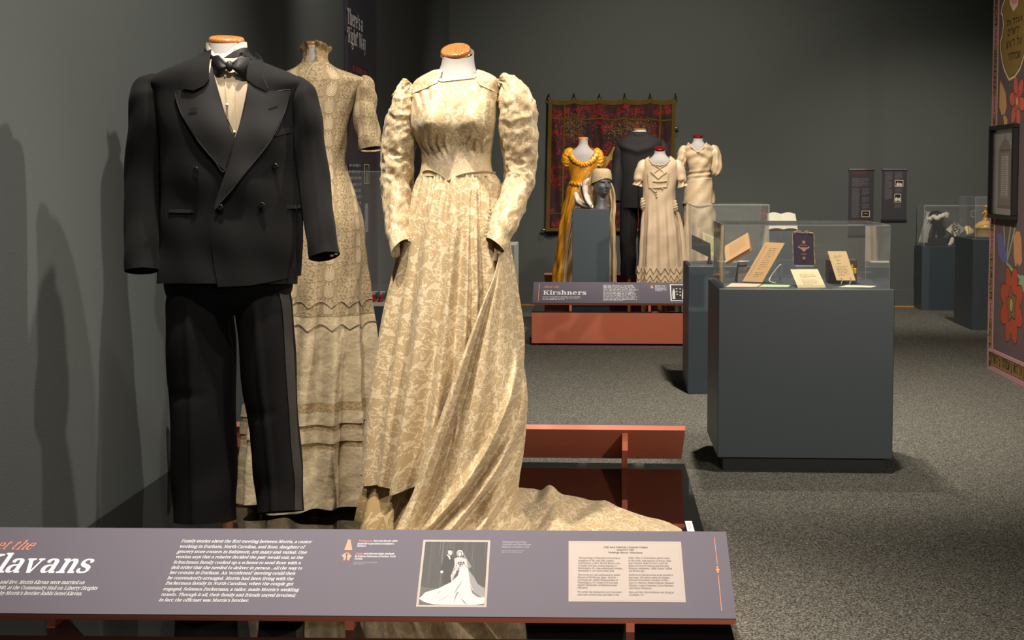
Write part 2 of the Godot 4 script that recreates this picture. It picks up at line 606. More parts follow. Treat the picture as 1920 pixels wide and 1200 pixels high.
func materials() -> void:
	creases = FastNoiseLite.new()
	creases.noise_type = FastNoiseLite.TYPE_SIMPLEX_SMOOTH
	creases.fractal_type = FastNoiseLite.FRACTAL_RIDGED
	creases.fractal_octaves = 2
	creases.frequency = 1.0
	creases.seed = 5
	serif = SystemFont.new()
	serif.font_names = PackedStringArray(["Droid Serif"])
	serif_bold = SystemFont.new()
	serif_bold.font_names = PackedStringArray(["Droid Serif"])
	serif_bold.font_weight = 700
	var grain := tex(noise_image(256, 0.09, 3, 3))
	var peel := tex(noise_image(256, 0.05, 5, 2))
	var weave := tex(speckle(256, Color(0.2, 0.2, 0.2), Color.WHITE, 8))
	var crumple := tex(noise_image(256, 0.018, 12, 4))
	M.wall = with(mat(Color(0.335, 0.36, 0.365), 0.75), null, 0.16, peel, 0.04, true)
	M.wall_back = with(mat(Color(0.315, 0.335, 0.325), 0.75), null, 0.25, peel, 0.05, true)
	M.ceiling = mat(Color(0.12, 0.12, 0.12), 0.9)
	M.carpet = with(mat(Color.WHITE, 1.0, 0.0, 0.2), tex(speckle(512, Color(0.20, 0.20, 0.19), Color(0.66, 0.65, 0.61), 2)), 1.9, grain, 0.3, true)
	M.coral = with(mat(Color(0.79, 0.44, 0.33), 0.45), null, 0.1, weave, 0.01, true)
	M.gloss = mat(Color(0.02, 0.018, 0.018), 0.04, 0.0, 0.75)
	M.plinth = with(mat(Color(0.245, 0.29, 0.32), 0.42), null, 0.1, weave, 0.008, true)
	M.dark_plinth = mat(Color(0.05, 0.05, 0.055), 0.6)
	M.graphic = mat(Color(0.395, 0.38, 0.43), 0.7, 0.0, 0.3)
	M.white_ink = mat(Color(0.93, 0.93, 0.95), 0.6)
	M.grey_ink = mat(Color(0.66, 0.65, 0.70), 0.6)
	M.dark_ink = mat(Color(0.24, 0.22, 0.22), 0.7)
	M.coral_ink = mat(Color(0.93, 0.55, 0.42), 0.6)
	M.paper = mat(Color(0.67, 0.63, 0.615), 0.7)
	M.paper_white = mat(Color(0.91, 0.87, 0.80), 0.7)
	M.acrylic = acrylic()
	M.acrylic_edge = mat(Color(0.72, 0.76, 0.76), 0.15)
	M.metal = mat(Color(0.55, 0.55, 0.55), 0.35, 0.9)
	M.wood = with(mat(Color(0.86, 0.80, 0.74), 0.22), tex(wood_image()), 0.14, null, 0.1, true)
	M.wood_matt = with(mat(Color(1.0, 0.92, 0.8), 0.45), M.wood.albedo_texture, 0.3, null, 0.1, true)
	M.form = with(mat(Color(0.62, 0.61, 0.60), 0.9), null, 0.02, weave, 0.02, true)
	var broc := brocade(1024, Color(0.685, 0.595, 0.445), Color(0.815, 0.75, 0.63), 21, 1.25)
	var sheen := grey_of(broc)
	M.brocade = with(mat(Color.WHITE, 0.62, 0.0, 0.55), tex(broc), 0.32, tex(sheen), 0.05)
	M.brocade.rim_enabled = true
	M.brocade.rim = 0.25
	M.satin = with(mat(Color(0.78, 0.70, 0.56), 0.42, 0.0, 0.5), null, 0.22, crumple, 0.1)
	M.waist_lace = with(mat(Color.WHITE, 0.7), tex(brocade(256, Color(0.74, 0.66, 0.54), Color(0.82, 0.755, 0.64), 33, 0.8)), 0.14)
	M.underskirt = with(mat(Color(1.0, 0.97, 0.9), 0.7), tex(broc), 0.5, tex(sheen), 0.03)
	var lc := lace(512, Color(0.60, 0.535, 0.425), Color(0.735, 0.67, 0.555), Color(0.48, 0.415, 0.315))
	M.lace = with(mat(Color.WHITE, 0.85, 0.0, 0.3), tex(lc), 0.115, tex(grey_of(lc)), 0.35)
	M.lace.uv1_scale = Vector3(1 / 0.118, 1 / 0.059, 1)
	M.net = with(mat(Color(0.98, 0.95, 0.9), 0.9, 0.0, 0.3), tex(brocade(512, Color(0.58, 0.51, 0.40), Color(0.73, 0.665, 0.545), 5)), 0.11, tex(grey_of(brocade(512, Color(0.2, 0.2, 0.2), Color(0.9, 0.9, 0.9), 5))), 0.12)
	M.muslin = with(mat(Color.WHITE, 0.85, 0.0, 0.3), tex(brocade(512, Color(0.685, 0.625, 0.515), Color(0.745, 0.685, 0.575), 61, 1.0)), 0.3, crumple, 0.25)
	M.muslin.backlight_enabled = true
	M.muslin.backlight = Color(0.2, 0.17, 0.12)
	M.wool = with(mat(Color(0.085, 0.085, 0.09), 0.9, 0.0, 0.25), null, 0.12, weave, 0.03)
	M.wool.rim_enabled = true
	M.wool.rim = 0.12
	M.faille = with(mat(Color(0.145, 0.145, 0.15), 0.6, 0.0, 0.35), null, 0.06, weave, 0.02)
	M.trouser = with(mat(Color(0.07, 0.068, 0.074), 0.9, 0.0, 0.25), null, 0.12, weave, 0.03)
	M.stripe = with(mat(Color(0.19, 0.185, 0.19), 0.6, 0.0, 0.35), null, 0.05, weave, 0.02)
	M.black_silk = mat(Color(0.07, 0.07, 0.075), 0.5)
	M.button = mat(Color(0.07, 0.07, 0.075), 0.2)
	M.shirt = with(mat(Color(0.78, 0.71, 0.61), 0.8), null, 0.05, weave, 0.02)
	M.collar = mat(Color(0.84, 0.80, 0.73), 0.7)
	M.lining = mat(Color(0.75, 0.74, 0.70), 0.6)
	var gold_crumple := tex(noise_image(256, 0.03, 31, 4))
	M.gold_satin = with(mat(Color(0.84, 0.58, 0.14), 0.36, 0.15, 0.6), null, 0.30, gold_crumple, 0.12)
	M.cream_satin = with(mat(Color(0.78, 0.69, 0.58), 0.45), null, 0.5, crumple, 0.12)
	M.cream_back = with(mat(Color(0.75, 0.665, 0.54), 0.45), null, 0.4, crumple, 0.25)
	M.braid = with(mat(Color(0.80, 0.72, 0.58), 0.8), null, 0.03, grain, 0.3, true)
	M.tail_wool = with(mat(Color(0.055, 0.042, 0.055), 0.85), null, 0.12, crumple, 0.04)
	M.tail_trouser = with(mat(Color(0.055, 0.042, 0.06), 0.85), null, 0.12, weave, 0.02)
	M.slate = mat(Color(0.34, 0.345, 0.36), 0.42)
	M.veil = mat(Color(0.90, 0.80, 0.64, 0.45), 0.9)
	M.veil.transparency = BaseMaterial3D.TRANSPARENCY_ALPHA
	M.tulle = mat(Color(0.90, 0.90, 0.88, 0.55), 0.9)
	M.tulle.transparency = BaseMaterial3D.TRANSPARENCY_ALPHA
	M.kid = with(mat(Color(0.90, 0.85, 0.79), 0.4), null, 0.08, crumple, 0.1, true)
	M.black = mat(Color(0.06, 0.06, 0.065), 0.35)
	M.lamp_black = mat(Color(0.05, 0.05, 0.05), 0.5)
	M.lens = mat(Color(1, 0.93, 0.8), 0.5)
	M.lens.emission_enabled = true
	M.lens.emission = Color(1, 0.9, 0.72)
	M.lens.emission_energy_multiplier = 3.0
	M.gold_braid = with(mat(Color(0.52, 0.41, 0.15), 0.5, 0.35), null, 0.02, grain, 0.3, true)
	M.yellow = mat(Color(0.93, 0.76, 0.08), 0.4)
	M.brown = mat(Color(0.24, 0.16, 0.10), 0.6)
	M.purple = with(mat(Color(0.21, 0.10, 0.26), 0.8), null, 0.02, grain, 0.1, true)
	M.parchment = mat(Color(0.80, 0.70, 0.52), 0.8)
	M.flower = mat(Color(0.93, 0.91, 0.84), 0.7)

# ---------------------------------------------------------------- lamps
func lamp(at: Vector3, to: Vector3, energy: float, half_angle: float, soft := 0.5, tint := Color(1.0, 0.95, 0.88), size := 0.05) -> void:
	var t := thing("track_lamp", "black cylinder track lamp shining onto " + String(["the tuxedo and gowns", "the brocade gown", "the reader rail", "the front glass case", "the far platform from its left", "the far platform from its right", "the right-hand wall cases", "the open carpet", "the far wall hanging", "the painted mural", "the left wall", "the middle carpet", "the wall banner"][taken.get("track_lamp", 0) % 13]), "lamp", at)
	var s := SpotLight3D.new()
	s.name = "spot"
	s.light_energy = energy
	s.light_color = tint
	s.spot_angle = half_angle
	s.spot_angle_attenuation = soft
	s.spot_range = 30.0
	s.spot_attenuation = 2.0
	s.light_size = size
	s.shadow_enabled = true
	t.add_child(s)
	t.look_at(to)
	org = Vector3.ZERO
	part("housing", sheet(20, 6, func(u: float, v: float) -> Vector3:
		var r: float = [0.0, 0.055, 0.06, 0.06, 0.06, 0.055, 0.0][roundi(v * 6)]
		return Vector3(r * cos(u * TAU), r * sin(u * TAU), [0.04, 0.04, 0.05, 0.1, 0.2, 0.21, 0.21][roundi(v * 6)])), M.lamp_black, t)
	part("lens", sheet(20, 1, func(u: float, v: float) -> Vector3: return Vector3(0.05 * v * cos(u * TAU), 0.05 * v * sin(u * TAU), 0.03)), M.lens, t)
	part("stem", tube([[0, 0, 0.14, 0.008], [0, 0.08, 0.14, 0.008], [0, 0.16, 0.14, 0.008]], 8, 4), M.lamp_black, t)

# ---------------------------------------------------------------- the scene
func _ready() -> void:
	rng.seed = 11
	var cam := Camera3D.new()
	cam.name = "camera"
	cam.projection = Camera3D.PROJECTION_FRUSTUM
	cam.near = 0.05
	cam.far = 60.0
	cam.size = 0.022980
	cam.frustum_offset = Vector2(-0.000894, -0.002326)
	cam.position = Vector3(0, 1.5, 0)
	cam.rotation_degrees = Vector3(-3.3, 2.7, 0)
	add_child(cam)
	cam.current = true
	var env := Environment.new()
	env.background_mode = Environment.BG_COLOR
	env.background_color = Color.BLACK
	env.tonemap_mode = Environment.TONE_MAPPER_LINEAR
	env.tonemap_exposure = 1.0
	env.sdfgi_enabled = true
	env.ssao_enabled = true
	env.ssil_enabled = true
	var we := WorldEnvironment.new()
	we.name = "environment"
	we.environment = env
	add_child(we)
	materials()
	lamp(Vector3(2.3, 3.55, -5.2), Vector3(-1.2, 1.35, -4.4), 9.5, 40.0, 0.7)
	lamp(Vector3(-0.95, 4.0, -3.6), Vector3(-0.5, 0.3, -4.3), 17.0, 29.0, 1.0)
	lamp(Vector3(-0.6, 3.9, -2.5), Vector3(-0.65, 0.45, -3.75), 6.0, 36.0, 0.8)
	lamp(Vector3(1.2, 3.7, -6.6), Vector3(1.05, 0.9, -7.5), 7.0, 34.0, 0.8)
	lamp(Vector3(-0.3, 3.6, -10.9), Vector3(0.1, 1.2, -13.3), 5.5, 30.0, 0.8)
	lamp(Vector3(1.6, 3.6, -10.9), Vector3(0.7, 1.2, -13.4), 5.5, 30.0, 0.8)
	lamp(Vector3(3.5, 3.7, -12.6), Vector3(3.7, 0.8, -15.2), 8.0, 40.0, 1.0)
	lamp(Vector3(3.0, 2.85, 2.0), Vector3(1.35, 0.2, -5.6), 34.0, 26.0, 1.0)
	lamp(Vector3(0.6, 3.9, -11.8), Vector3(0.9, 1.1, -16.0), 11.0, 52.0, 1.0)
	lamp(Vector3(0.9, 3.6, -9.2), Vector3(3.0, 1.4, -10.4), 3.0, 36.0, 1.0)
	lamp(Vector3(0.6, 3.9, -3.4), Vector3(-1.76, 1.9, -3.8), 7.0, 50.0, 1.0)
	lamp(Vector3(0.9, 3.9, -8.3), Vector3(0.8, 0.0, -9.4), 19.0, 55.0, 1.0)
	lamp(Vector3(-0.6, 3.7, -7.6), Vector3(-1.76, 2.0, -9.8), 2.5, 45.0, 1.0)
	room()
	platform_group(Vector3(-1.755, 0, -5.76), 2.1, 2.36, "low coral platform with a black gloss top under the tuxedo and brocade gown")
	platform_group(Vector3(-0.622, 0, -14.36), 2.12, 2.16, "low coral platform with a black gloss top at the far wall hanging")
	rails()
	var tag := card("number_label", "small white paper label on the black platform edge beside the train", "label", Vector3(0.2875, 0.302, -4.7818), Vector3(0.3115, 0.302, -4.7829), Vector3(0.2883, 0.302, -4.6443), 0.001, written(40, 90, Color(0.86, 0.86, 0.86), Color(0.45, 0.45, 0.5), [[10, 20, 32, 70, 8]]))
	tag.set_meta("category", "label")
	groom()
	brocade_gown()
	lace_gown()
	far_group()
	plinths()
	right_side()
	left_side()

func room() -> void:
	org = Vector3.ZERO
	struct("floor", box(Vector3(-2.0, -0.2, -16.3), Vector3(6.3, 0.0, 3.2), 0.0), M.carpet, "speckled grey carpet floor")
	struct("ceiling", box(Vector3(-2.0, 4.1, -16.3), Vector3(6.3, 4.3, 3.2), 0.0), M.ceiling, "black ceiling above the track lamps")
	struct("wall_left", box(Vector3(-2.0, 0.0, -16.3), Vector3(-1.76, 4.1, 3.2), 0.0), M.wall, "slate grey painted side wall behind the tuxedo")
	struct("wall_back", box(Vector3(-1.76, 0.0, -16.3), Vector3(6.1, 4.1, -16.0), 0.0), M.wall_back, "slate grey painted wall at the far end")
	struct("wall_right", box(Vector3(6.1, 0.0, -16.3), Vector3(6.3, 4.1, 3.2), 0.0), M.wall_back, "slate grey painted side wall beyond the mural")
	struct("wall_front", box(Vector3(-1.76, 0.0, 3.0), Vector3(6.1, 4.1, 3.2), 0.0), M.wall_back, "slate grey painted wall behind the viewer")
	struct("baseboard_back", box(Vector3(-1.76, 0.0, -16.0), Vector3(6.1, 0.2, -15.975), 0.006), M.wall_back, "grey painted baseboard along the far wall")
	struct("trim_1", box(Vector3(-1.76, 0.0, -15.975), Vector3(6.1, 0.012, -15.955), 0.0), mat(Color(0.85, 0.6, 0.32), 0.4, 0.3), "brass coloured strip at the foot of the far wall")

func platform_group(at: Vector3, w: float, d: float, label: String) -> void:      # at = back left corner on the floor
	var t := thing("display_platform", label, "platform", at, "")
	var hi := at + Vector3(w, 0.29, d)
	part("body", box(at + Vector3(0, 0.018, 0.0), hi, 0.002), M.coral, t)
	part("plinth_base", box(at + Vector3(0.02, 0, 0.02), Vector3(hi.x - 0.02, 0.018, hi.z - 0.02), 0.0), M.dark_plinth, t)
	part("gloss_top", box(Vector3(at.x, 0.29, at.z), Vector3(hi.x, 0.30, hi.z), 0.001), M.gloss, t, "black glossy top sheet")

# a reader rail: right end at the thing's origin (on the platform top, at its front edge); the board leans from the front edge up and back
func rail_base(called: String, label: String, at: Vector3, w: float, spots: Array, drop := 0.0) -> Node3D:
	var t := thing(called, label, "reader rail", at)
	org = Vector3.ZERO
	var lo := Vector3(0, 0.042, 0)
	var up := Vector3(0, 0.208, -0.25)
	var n := Vector3(0, 0.833, 0.553)
	var L := Vector3(-w, 0, 0)
	var k := 0.024
	part("board", hexa([lo + L - n * k, lo - n * k, up - n * k, up + L - n * k, lo + L - n * 0.004, lo - n * 0.004, up - n * 0.004, up + L - n * 0.004]), M.coral, t, "thick coral painted board")
	for x in spots:
		var P := PackedVector2Array([Vector2(-0.012, drop), Vector2(-0.012, 0.024), Vector2(-0.236, 0.175), Vector2(-0.236, 0.1), Vector2(-0.10, drop)])
		part("bracket", slab(P, Vector3(x - 0.011, 0, 0), Vector3(0, 0, 1), Vector3(0, 1, 0), 0.022), M.coral, t, "coral triangular bracket")
	return t

func rails() -> void:
	var up := Vector3(0, 0.208, -0.25)
	var U := Vector3(1, 0, 0)
	var V := Vector3(0, -0.55316, 0.83307)
	var n := V.cross(U)
	# --- the near rail
	var t := rail_base("reader_rail", "long slanted grey-violet reader rail with white print and a wedding photograph", Vector3(0.352, 0.3, -3.6), 2.1, [-0.254, -0.995, -1.79])
	t.rotation.y = deg_to_rad(1.35)
	part("graphic_sheet", leaf(up + Vector3(-2.1, 0, 0) - n * 0.004, U * 2.1, V * 0.3001, 0.004), M.graphic, t, "matt grey-violet printed sheet")
	part("title_lettering", lettering([
		["Klavans", -2.065, 0.1637, 0.3163]], 0.066, 0.22, up, U, V, true), M.white_ink, t, "large white lettering")
	part("heading_lettering", lettering([
		["Meet the", -2.0896, 0.0821, 0.1586]], 0.033, 0.55, up, U, V), M.coral_ink, t, "coral slanted lettering")
	part("story_lettering", lettering([
		["Family stories about the first meeting between Morris, a cantor", -1.5166, 0.0521, 0.3638],
		["working in Durham, North Carolina, and Rose, daughter of", -1.5178, 0.0716, 0.349],
		["grocery store owners in Baltimore, are many and varied. One", -1.5196, 0.0903, 0.3588],
		["version says that a relative decided the pair would suit, so the", -1.5198, 0.1089, 0.3513],
		["Schuchman family cooked up a scheme to send Rose with a", -1.5215, 0.128, 0.3494],
		["deli order that she needed to deliver in person...all the way to", -1.5228, 0.1463, 0.3573],
		["her cousins in Durham. An ‘accidental’ meeting could then", -1.5236, 0.1644, 0.3429],
		["be conveniently arranged. Morris had been living with the", -1.5252, 0.1831, 0.3421],
		["Zuckerman family in North Carolina; when the couple got", -1.5259, 0.2009, 0.3451],
		["engaged, Solomon Zuckerman, a tailor, made Morris’s wedding", -1.5272, 0.2206, 0.3647],
		["tuxedo. Through it all, their family and friends stayed involved;", -1.5287, 0.2395, 0.3605],
		["in fact; the officiant was Morris’s brother.", -1.5303, 0.2576, 0.2406]], 0.0102, 0.25, up, U, V), M.white_ink, t)
	part("intro_lettering", lettering([
		["Rose Schuchman and Rev. Morris Klavan were married on", -2.0743, 0.2016, 0.3275],
		["December 1, 1940, at the Community Hall on Liberty Heights", -2.0605, 0.2206, 0.3532],
		["Avenue, by Morris’s brother Rabbi Israel Klavan.", -2.015, 0.2392, 0.2725]], 0.0118, 0.25, up, U, V), M.white_ink, t)
	part("caption_lettering", lettering([
		["ivory satin brocade, either", -0.9806, 0.0452, 0.0668],
		["handmade or purchased at Schleisner’s,", -1.024, 0.0553, 0.1018],
		["Baltimore.", -1.0241, 0.0641, 0.0253],
		["wool with satin lapels, handmade", -1.003, 0.0914, 0.0851],
		["by Solomon Zuckerman of Durham, North", -1.0258, 0.1007, 0.1119],
		["Carolina.", -1.0259, 0.1093, 0.0232]], 0.0062, 0.2, up, U, V), M.white_ink, t)
	part("caption_heading_lettering", lettering([
		["Wedding gown,", -1.0227, 0.0456, 0.0396],
		["Tuxedo,", -1.0247, 0.0916, 0.0199]], 0.0062, 0.2, up, U, V), M.coral_ink, t)
	part("credit_lettering", lettering([
		["GIFT OF DEVIE KLAVAN SANDLER", -1.0265, 0.1215, 0.0642],
		["JMM 2010.30.1-2", -1.0258, 0.1273, 0.0307],
		["GIFT OF DEVIE KLAVAN SANDLER", -0.623, 0.0759, 0.0618],
		["JMM 2010.30.4  WITH DETAIL", -0.6228, 0.0823, 0.0556]], 0.0036, 0.0, up, U, V), M.grey_ink, t)
	part("photo_caption_lettering", lettering([
		["Wedding portrait of Rose", -0.6224, 0.046, 0.0665],
		["Schuchman and Morris Klavan,", -0.622, 0.0552, 0.0796],
		["Baltimore, December 1, 1940.", -0.6229, 0.0644, 0.0767]], 0.0062, 0.1, up, U, V), M.grey_ink, t)
	var gown := PackedVector2Array([Vector2(-1.0515, 0.0374), Vector2(-1.0482, 0.0403), Vector2(-1.0456, 0.0373), Vector2(-1.0425, 0.0499), Vector2(-1.0356, 0.0749), Vector2(-1.0435, 0.0769), Vector2(-1.0576, 0.076), Vector2(-1.0538, 0.0539)])
	part("gown_icon", slab_up(gown, up, U, V), M.coral_ink, t, "small coral gown pictogram")
	var icons := [PackedVector2Array([Vector2(-1.0624, 0.0961), Vector2(-1.0539, 0.0874), Vector2(-1.0496, 0.0979), Vector2(-1.0506, 0.113), Vector2(-1.0565, 0.113), Vector2(-1.0545, 0.1055)]), PackedVector2Array([Vector2(-1.0342, 0.0977), Vector2(-1.0451, 0.0874), Vector2(-1.0467, 0.0978), Vector2(-1.0447, 0.1129), Vector2(-1.0389, 0.1129), Vector2(-1.0391, 0.1053)]), PackedVector2Array([Vector2(-1.0536, 0.0846), Vector2(-1.0496, 0.087), Vector2(-1.044, 0.0845), Vector2(-1.0433, 0.0902), Vector2(-1.0494, 0.088), Vector2(-1.0528, 0.0903)])]
	part("tuxedo_icon", joined(icons.map(func(p): return slab_up(p, up, U, V))), M.coral_ink, t, "small coral tuxedo pictogram")
	var rule := [PackedVector2Array([Vector2(-0.0353, 0.0224), Vector2(-0.0338, 0.0224), Vector2(-0.0336, 0.1194), Vector2(-0.0351, 0.1194)]), PackedVector2Array([Vector2(-0.0357, 0.1546), Vector2(-0.0342, 0.1545), Vector2(-0.0353, 0.2762), Vector2(-0.0369, 0.2762)])]
	for q in [[Vector2(-0.0349, 0.1278), 0.003], [Vector2(-0.0348, 0.137), 0.0048], [Vector2(-0.035, 0.1454), 0.003]]:
		var c := PackedVector2Array()
		for k in 12:
			c.append(q[0] + Vector2.from_angle(TAU * k / 12) * q[1])
		rule.append(c)
	part("ornament_rule", joined(rule.map(func(p): return slab_up(p, up, U, V))), M.coral_ink, t, "thin coral rule with three dots")
	# the photograph and the newspaper cutting printed on the rail
	var pc := [Vector2(-0.8384, 0.0376), Vector2(-0.6522, 0.039), Vector2(-0.8457, 0.2694), Vector2(-0.6588, 0.27)]
	var po: Vector3 = up + U * (pc[0].x + pc[2].x) * 0.5 + V * pc[0].y
	var pu: Vector3 = U * ((pc[1].x + pc[3].x) * 0.5 - (pc[0].x + pc[2].x) * 0.5)
	var pv: Vector3 = V * (pc[2].y - pc[0].y)
	var pb := part("photograph_border", leaf(po, pu, pv, 0.0006), M.paper, t, "cream photograph border")
	part("photograph", leaf(po + pu * 0.035 + pv * 0.03 + n * 0.0006, pu * 0.93, pv * 0.94, 0.0005), with(mat(Color(0.82, 0.82, 0.83), 0.6), tex(wedding_photo()), 1.0), pb, "black and white bride and groom print")
	var cc := [Vector2(-0.4368, 0.0384), Vector2(-0.127, 0.0377), Vector2(-0.4404, 0.2484), Vector2(-0.1288, 0.2486)]
	var co: Vector3 = up + U * (cc[0].x + cc[2].x) * 0.5 + V * cc[0].y
	var cu: Vector3 = U * ((cc[1].x + cc[3].x) * 0.5 - (cc[0].x + cc[2].x) * 0.5)
	var cv: Vector3 = V * (cc[2].y - cc[0].y)
	var cut := part("cutting", leaf(co, cu, cv, 0.0006), M.paper, t, "cream newspaper cutting")
	var lines := []
	for q in [[0.02, 0.025, 0.98, 0.028], [0.02, 0.972, 0.98, 0.975], [0.02, 0.025, 0.0225, 0.975], [0.9775, 0.025, 0.98, 0.975]]:
		lines.append(leaf(co + cu * q[0] + cv * q[1] + n * 0.0006, cu * (q[2] - q[0]), cv * (q[3] - q[1]), 0.0002))
	part("cutting_rule", joined(lines), mat(Color(0.66, 0.60, 0.58), 0.7), cut)
	part("cutting_title_lettering", lettering([
		["THE BALTIMORE JEWISH TIMES", -0.3425, 0.0632, 0.1218],
		["January 3, 1941", -0.3058, 0.0723, 0.0467],
		["Weddings: Klavan—Schuchman", -0.3295, 0.0819, 0.0941]], 0.0055, 0.0, up, U, V, true, 0.0012), M.dark_ink, cut)
	part("cutting_lettering", lettering([
		["The marriage of Miss Rose Schuchman,", -0.4112, 0.1019, 0.114],
		["daughter of Mr. and Mrs. Joseph", -0.4118, 0.1111, 0.0963],
		["Schuchman, to Rev. Morris Klavan, son", -0.4123, 0.12, 0.1146],
		["of Rabbi and Mrs. Joshua Klavan of", -0.4126, 0.1292, 0.1054],
		["Washington, DC, was solemnized Sunday,", -0.4129, 0.138, 0.1213],
		["December 1, at Community Hall.", -0.413, 0.1468, 0.0987],
		["The ceremony was performed by Rabbi", -0.4133, 0.1609, 0.1144],
		["Klavan of Fitchburg, Mass., brother", -0.4136, 0.1696, 0.1045],
		["of the groom. Rabbi Williamofsky of", -0.4139, 0.1786, 0.1085],
		["Washington, DC; Rabbi Schwab and", -0.4139, 0.1875, 0.1077],
		["Rabbi Friedlander of Baltimore also", -0.4142, 0.1961, 0.1052],
		["officiated.", -0.4142, 0.205, 0.027],
		["The bride was dressed in ivory brocaded", -0.4146, 0.2191, 0.1171],
		["satin and carried roses and lilies of the", -0.4146, 0.2282, 0.1104]], 0.0058, 0.0, up, U, V, false, 0.0012), M.dark_ink, cut)
	part("cutting_lettering", lettering([
		["valley. Mrs. S. Schuchman, sister in law", -0.2755, 0.1007, 0.1136],
		["of the bride, was matron of honor. Miss", -0.2755, 0.1103, 0.1162],
		["Ann Greiner, maid of honor, and the", -0.2755, 0.1192, 0.1065],
		["Misses Bernice Freiberg and Dorothy", -0.2756, 0.1284, 0.1095],
		["Wolock, taberoses. Little Chana Yoffee", -0.2756, 0.1375, 0.1174],
		["was flower girl.", -0.2756, 0.1463, 0.0434],
		["Rabbi Israel Klavan acted as his brother’s", -0.2758, 0.16, 0.1184],
		["best man. The ushers were the Messrs.", -0.2761, 0.169, 0.1109],
		["Samuel Schuchman, Reuben Yoffee,", -0.2762, 0.1777, 0.1068],
		["Harry S. Klavan, Hillard Klavan, Bennett", -0.2765, 0.187, 0.1201],
		["Klavan, Louis Grossman, Dave Berman", -0.2765, 0.1962, 0.1191],
		["and Sidney Weinstein.", -0.2768, 0.2051, 0.0618],
		["Rev. and Mrs. Morris Klavan are living in", -0.277, 0.2188, 0.1188],
		["Durham, NC.", -0.277, 0.2276, 0.0408]], 0.0058, 0.0, up, U, V, false, 0.0012), M.dark_ink, cut)
	# --- its fellow at the back of the near platform, seen from behind
	t = rail_base("reader_rail", "coral back of a reader rail behind the brocade gown", Vector3(-1.73, 0.3, -5.76), 2.06, [-0.24, -1.02, -1.8])
	part("graphic_sheet", leaf(up + Vector3(-2.06, 0, 0) - n * 0.004, U * 2.06, V * 0.3001, 0.004), M.graphic, t)
	t.rotation.y = PI
	# --- the far rails
	t = rail_base("reader_rail", "slanted grey-violet reader rail in front of the far gold dress and plinth", Vector3(1.49, 0.325, -12.3), 2.11, [-0.35, -1.05, -1.75], -0.025)
	part("graphic_sheet", leaf(up + Vector3(-2.11, 0, 0) - n * 0.004, U * 2.11, V * 0.3001, 0.004), M.graphic, t)
	part("title_lettering", lettering([["Kirshners", -2.02, 0.185, 0.385]], 0.062, 0.0, up, U, V, true), M.white_ink, t, "large white lettering")
	part("heading_lettering", lettering([["Meet the", -2.02, 0.085, 0.135]], 0.032, 0.4, up, U, V), M.coral_ink, t, "coral slanted lettering")
	var tx := leaf(up + U * -1.49 + V * 0.035 - n * 0.0002, U * 0.33, V * 0.23, 0.0005)
	part("story_print", tx, with(mat(Color.WHITE, 0.6), tex(typed(330, 230, M.graphic.albedo_color, M.white_ink.albedo_color, [[8, 4, 326, 226, 17]])), 1.0), t)
	part("intro_print", leaf(up + U * -2.025 + V * 0.205 - n * 0.0002, U * 0.36, V * 0.05, 0.0005), with(mat(Color.WHITE, 0.6), tex(typed(360, 50, M.graphic.albedo_color, M.white_ink.albedo_color, [[2, 4, 356, 46, 18]])), 1.0), t)
	part("caption_print", leaf(up + U * -1.02 + V * 0.04 - n * 0.0002, U * 0.11, V * 0.09, 0.0005), with(mat(Color.WHITE, 0.6), tex(typed(110, 90, M.graphic.albedo_color, M.white_ink.albedo_color, [[2, 2, 108, 88, 13]])), 1.0), t)
	part("ornament_rule", leaf(up + U * -2.062 + V * 0.025, U * 0.006, V * 0.25, 0.0005), M.coral_ink, t)
	var g2 := PackedVector2Array([Vector2(-1.05, 0.04), Vector2(-1.042, 0.04), Vector2(-1.03, 0.085), Vector2(-1.062, 0.085)])
	part("gown_icon", slab_up(g2, up, U, V), M.coral_ink, t)
	part("photograph_border", leaf(up + U * -0.885 + V * 0.03 - n * 0.0002, U * 0.28, V * 0.235, 0.0006), M.white_ink, t)
	part("photograph", leaf(up + U * -0.875 + V * 0.04 + n * 0.0005, U * 0.26, V * 0.215, 0.0005), with(mat(Color.WHITE, 0.5), tex(group_photo()), 1.0), t, "black and white group portrait")
	t = rail_base("reader_rail", "coral back of a reader rail behind the far gold dress", Vector3(-0.59, 0.3, -14.36), 2.05, [-0.3, -1.0, -1.7])
	part("graphic_sheet", leaf(up + Vector3(-2.05, 0, 0) - n * 0.004, U * 2.05, V * 0.3001, 0.004), M.graphic, t)
	t.rotation.y = PI

func slab_up(p: PackedVector2Array, o: Vector3, U: Vector3, V: Vector3) -> ArrayMesh:    # a flat printed shape lifted a little off the plane
	var n := V.cross(U)
	return slab(p, o + n * 0.0009, U, V, 0.0005)

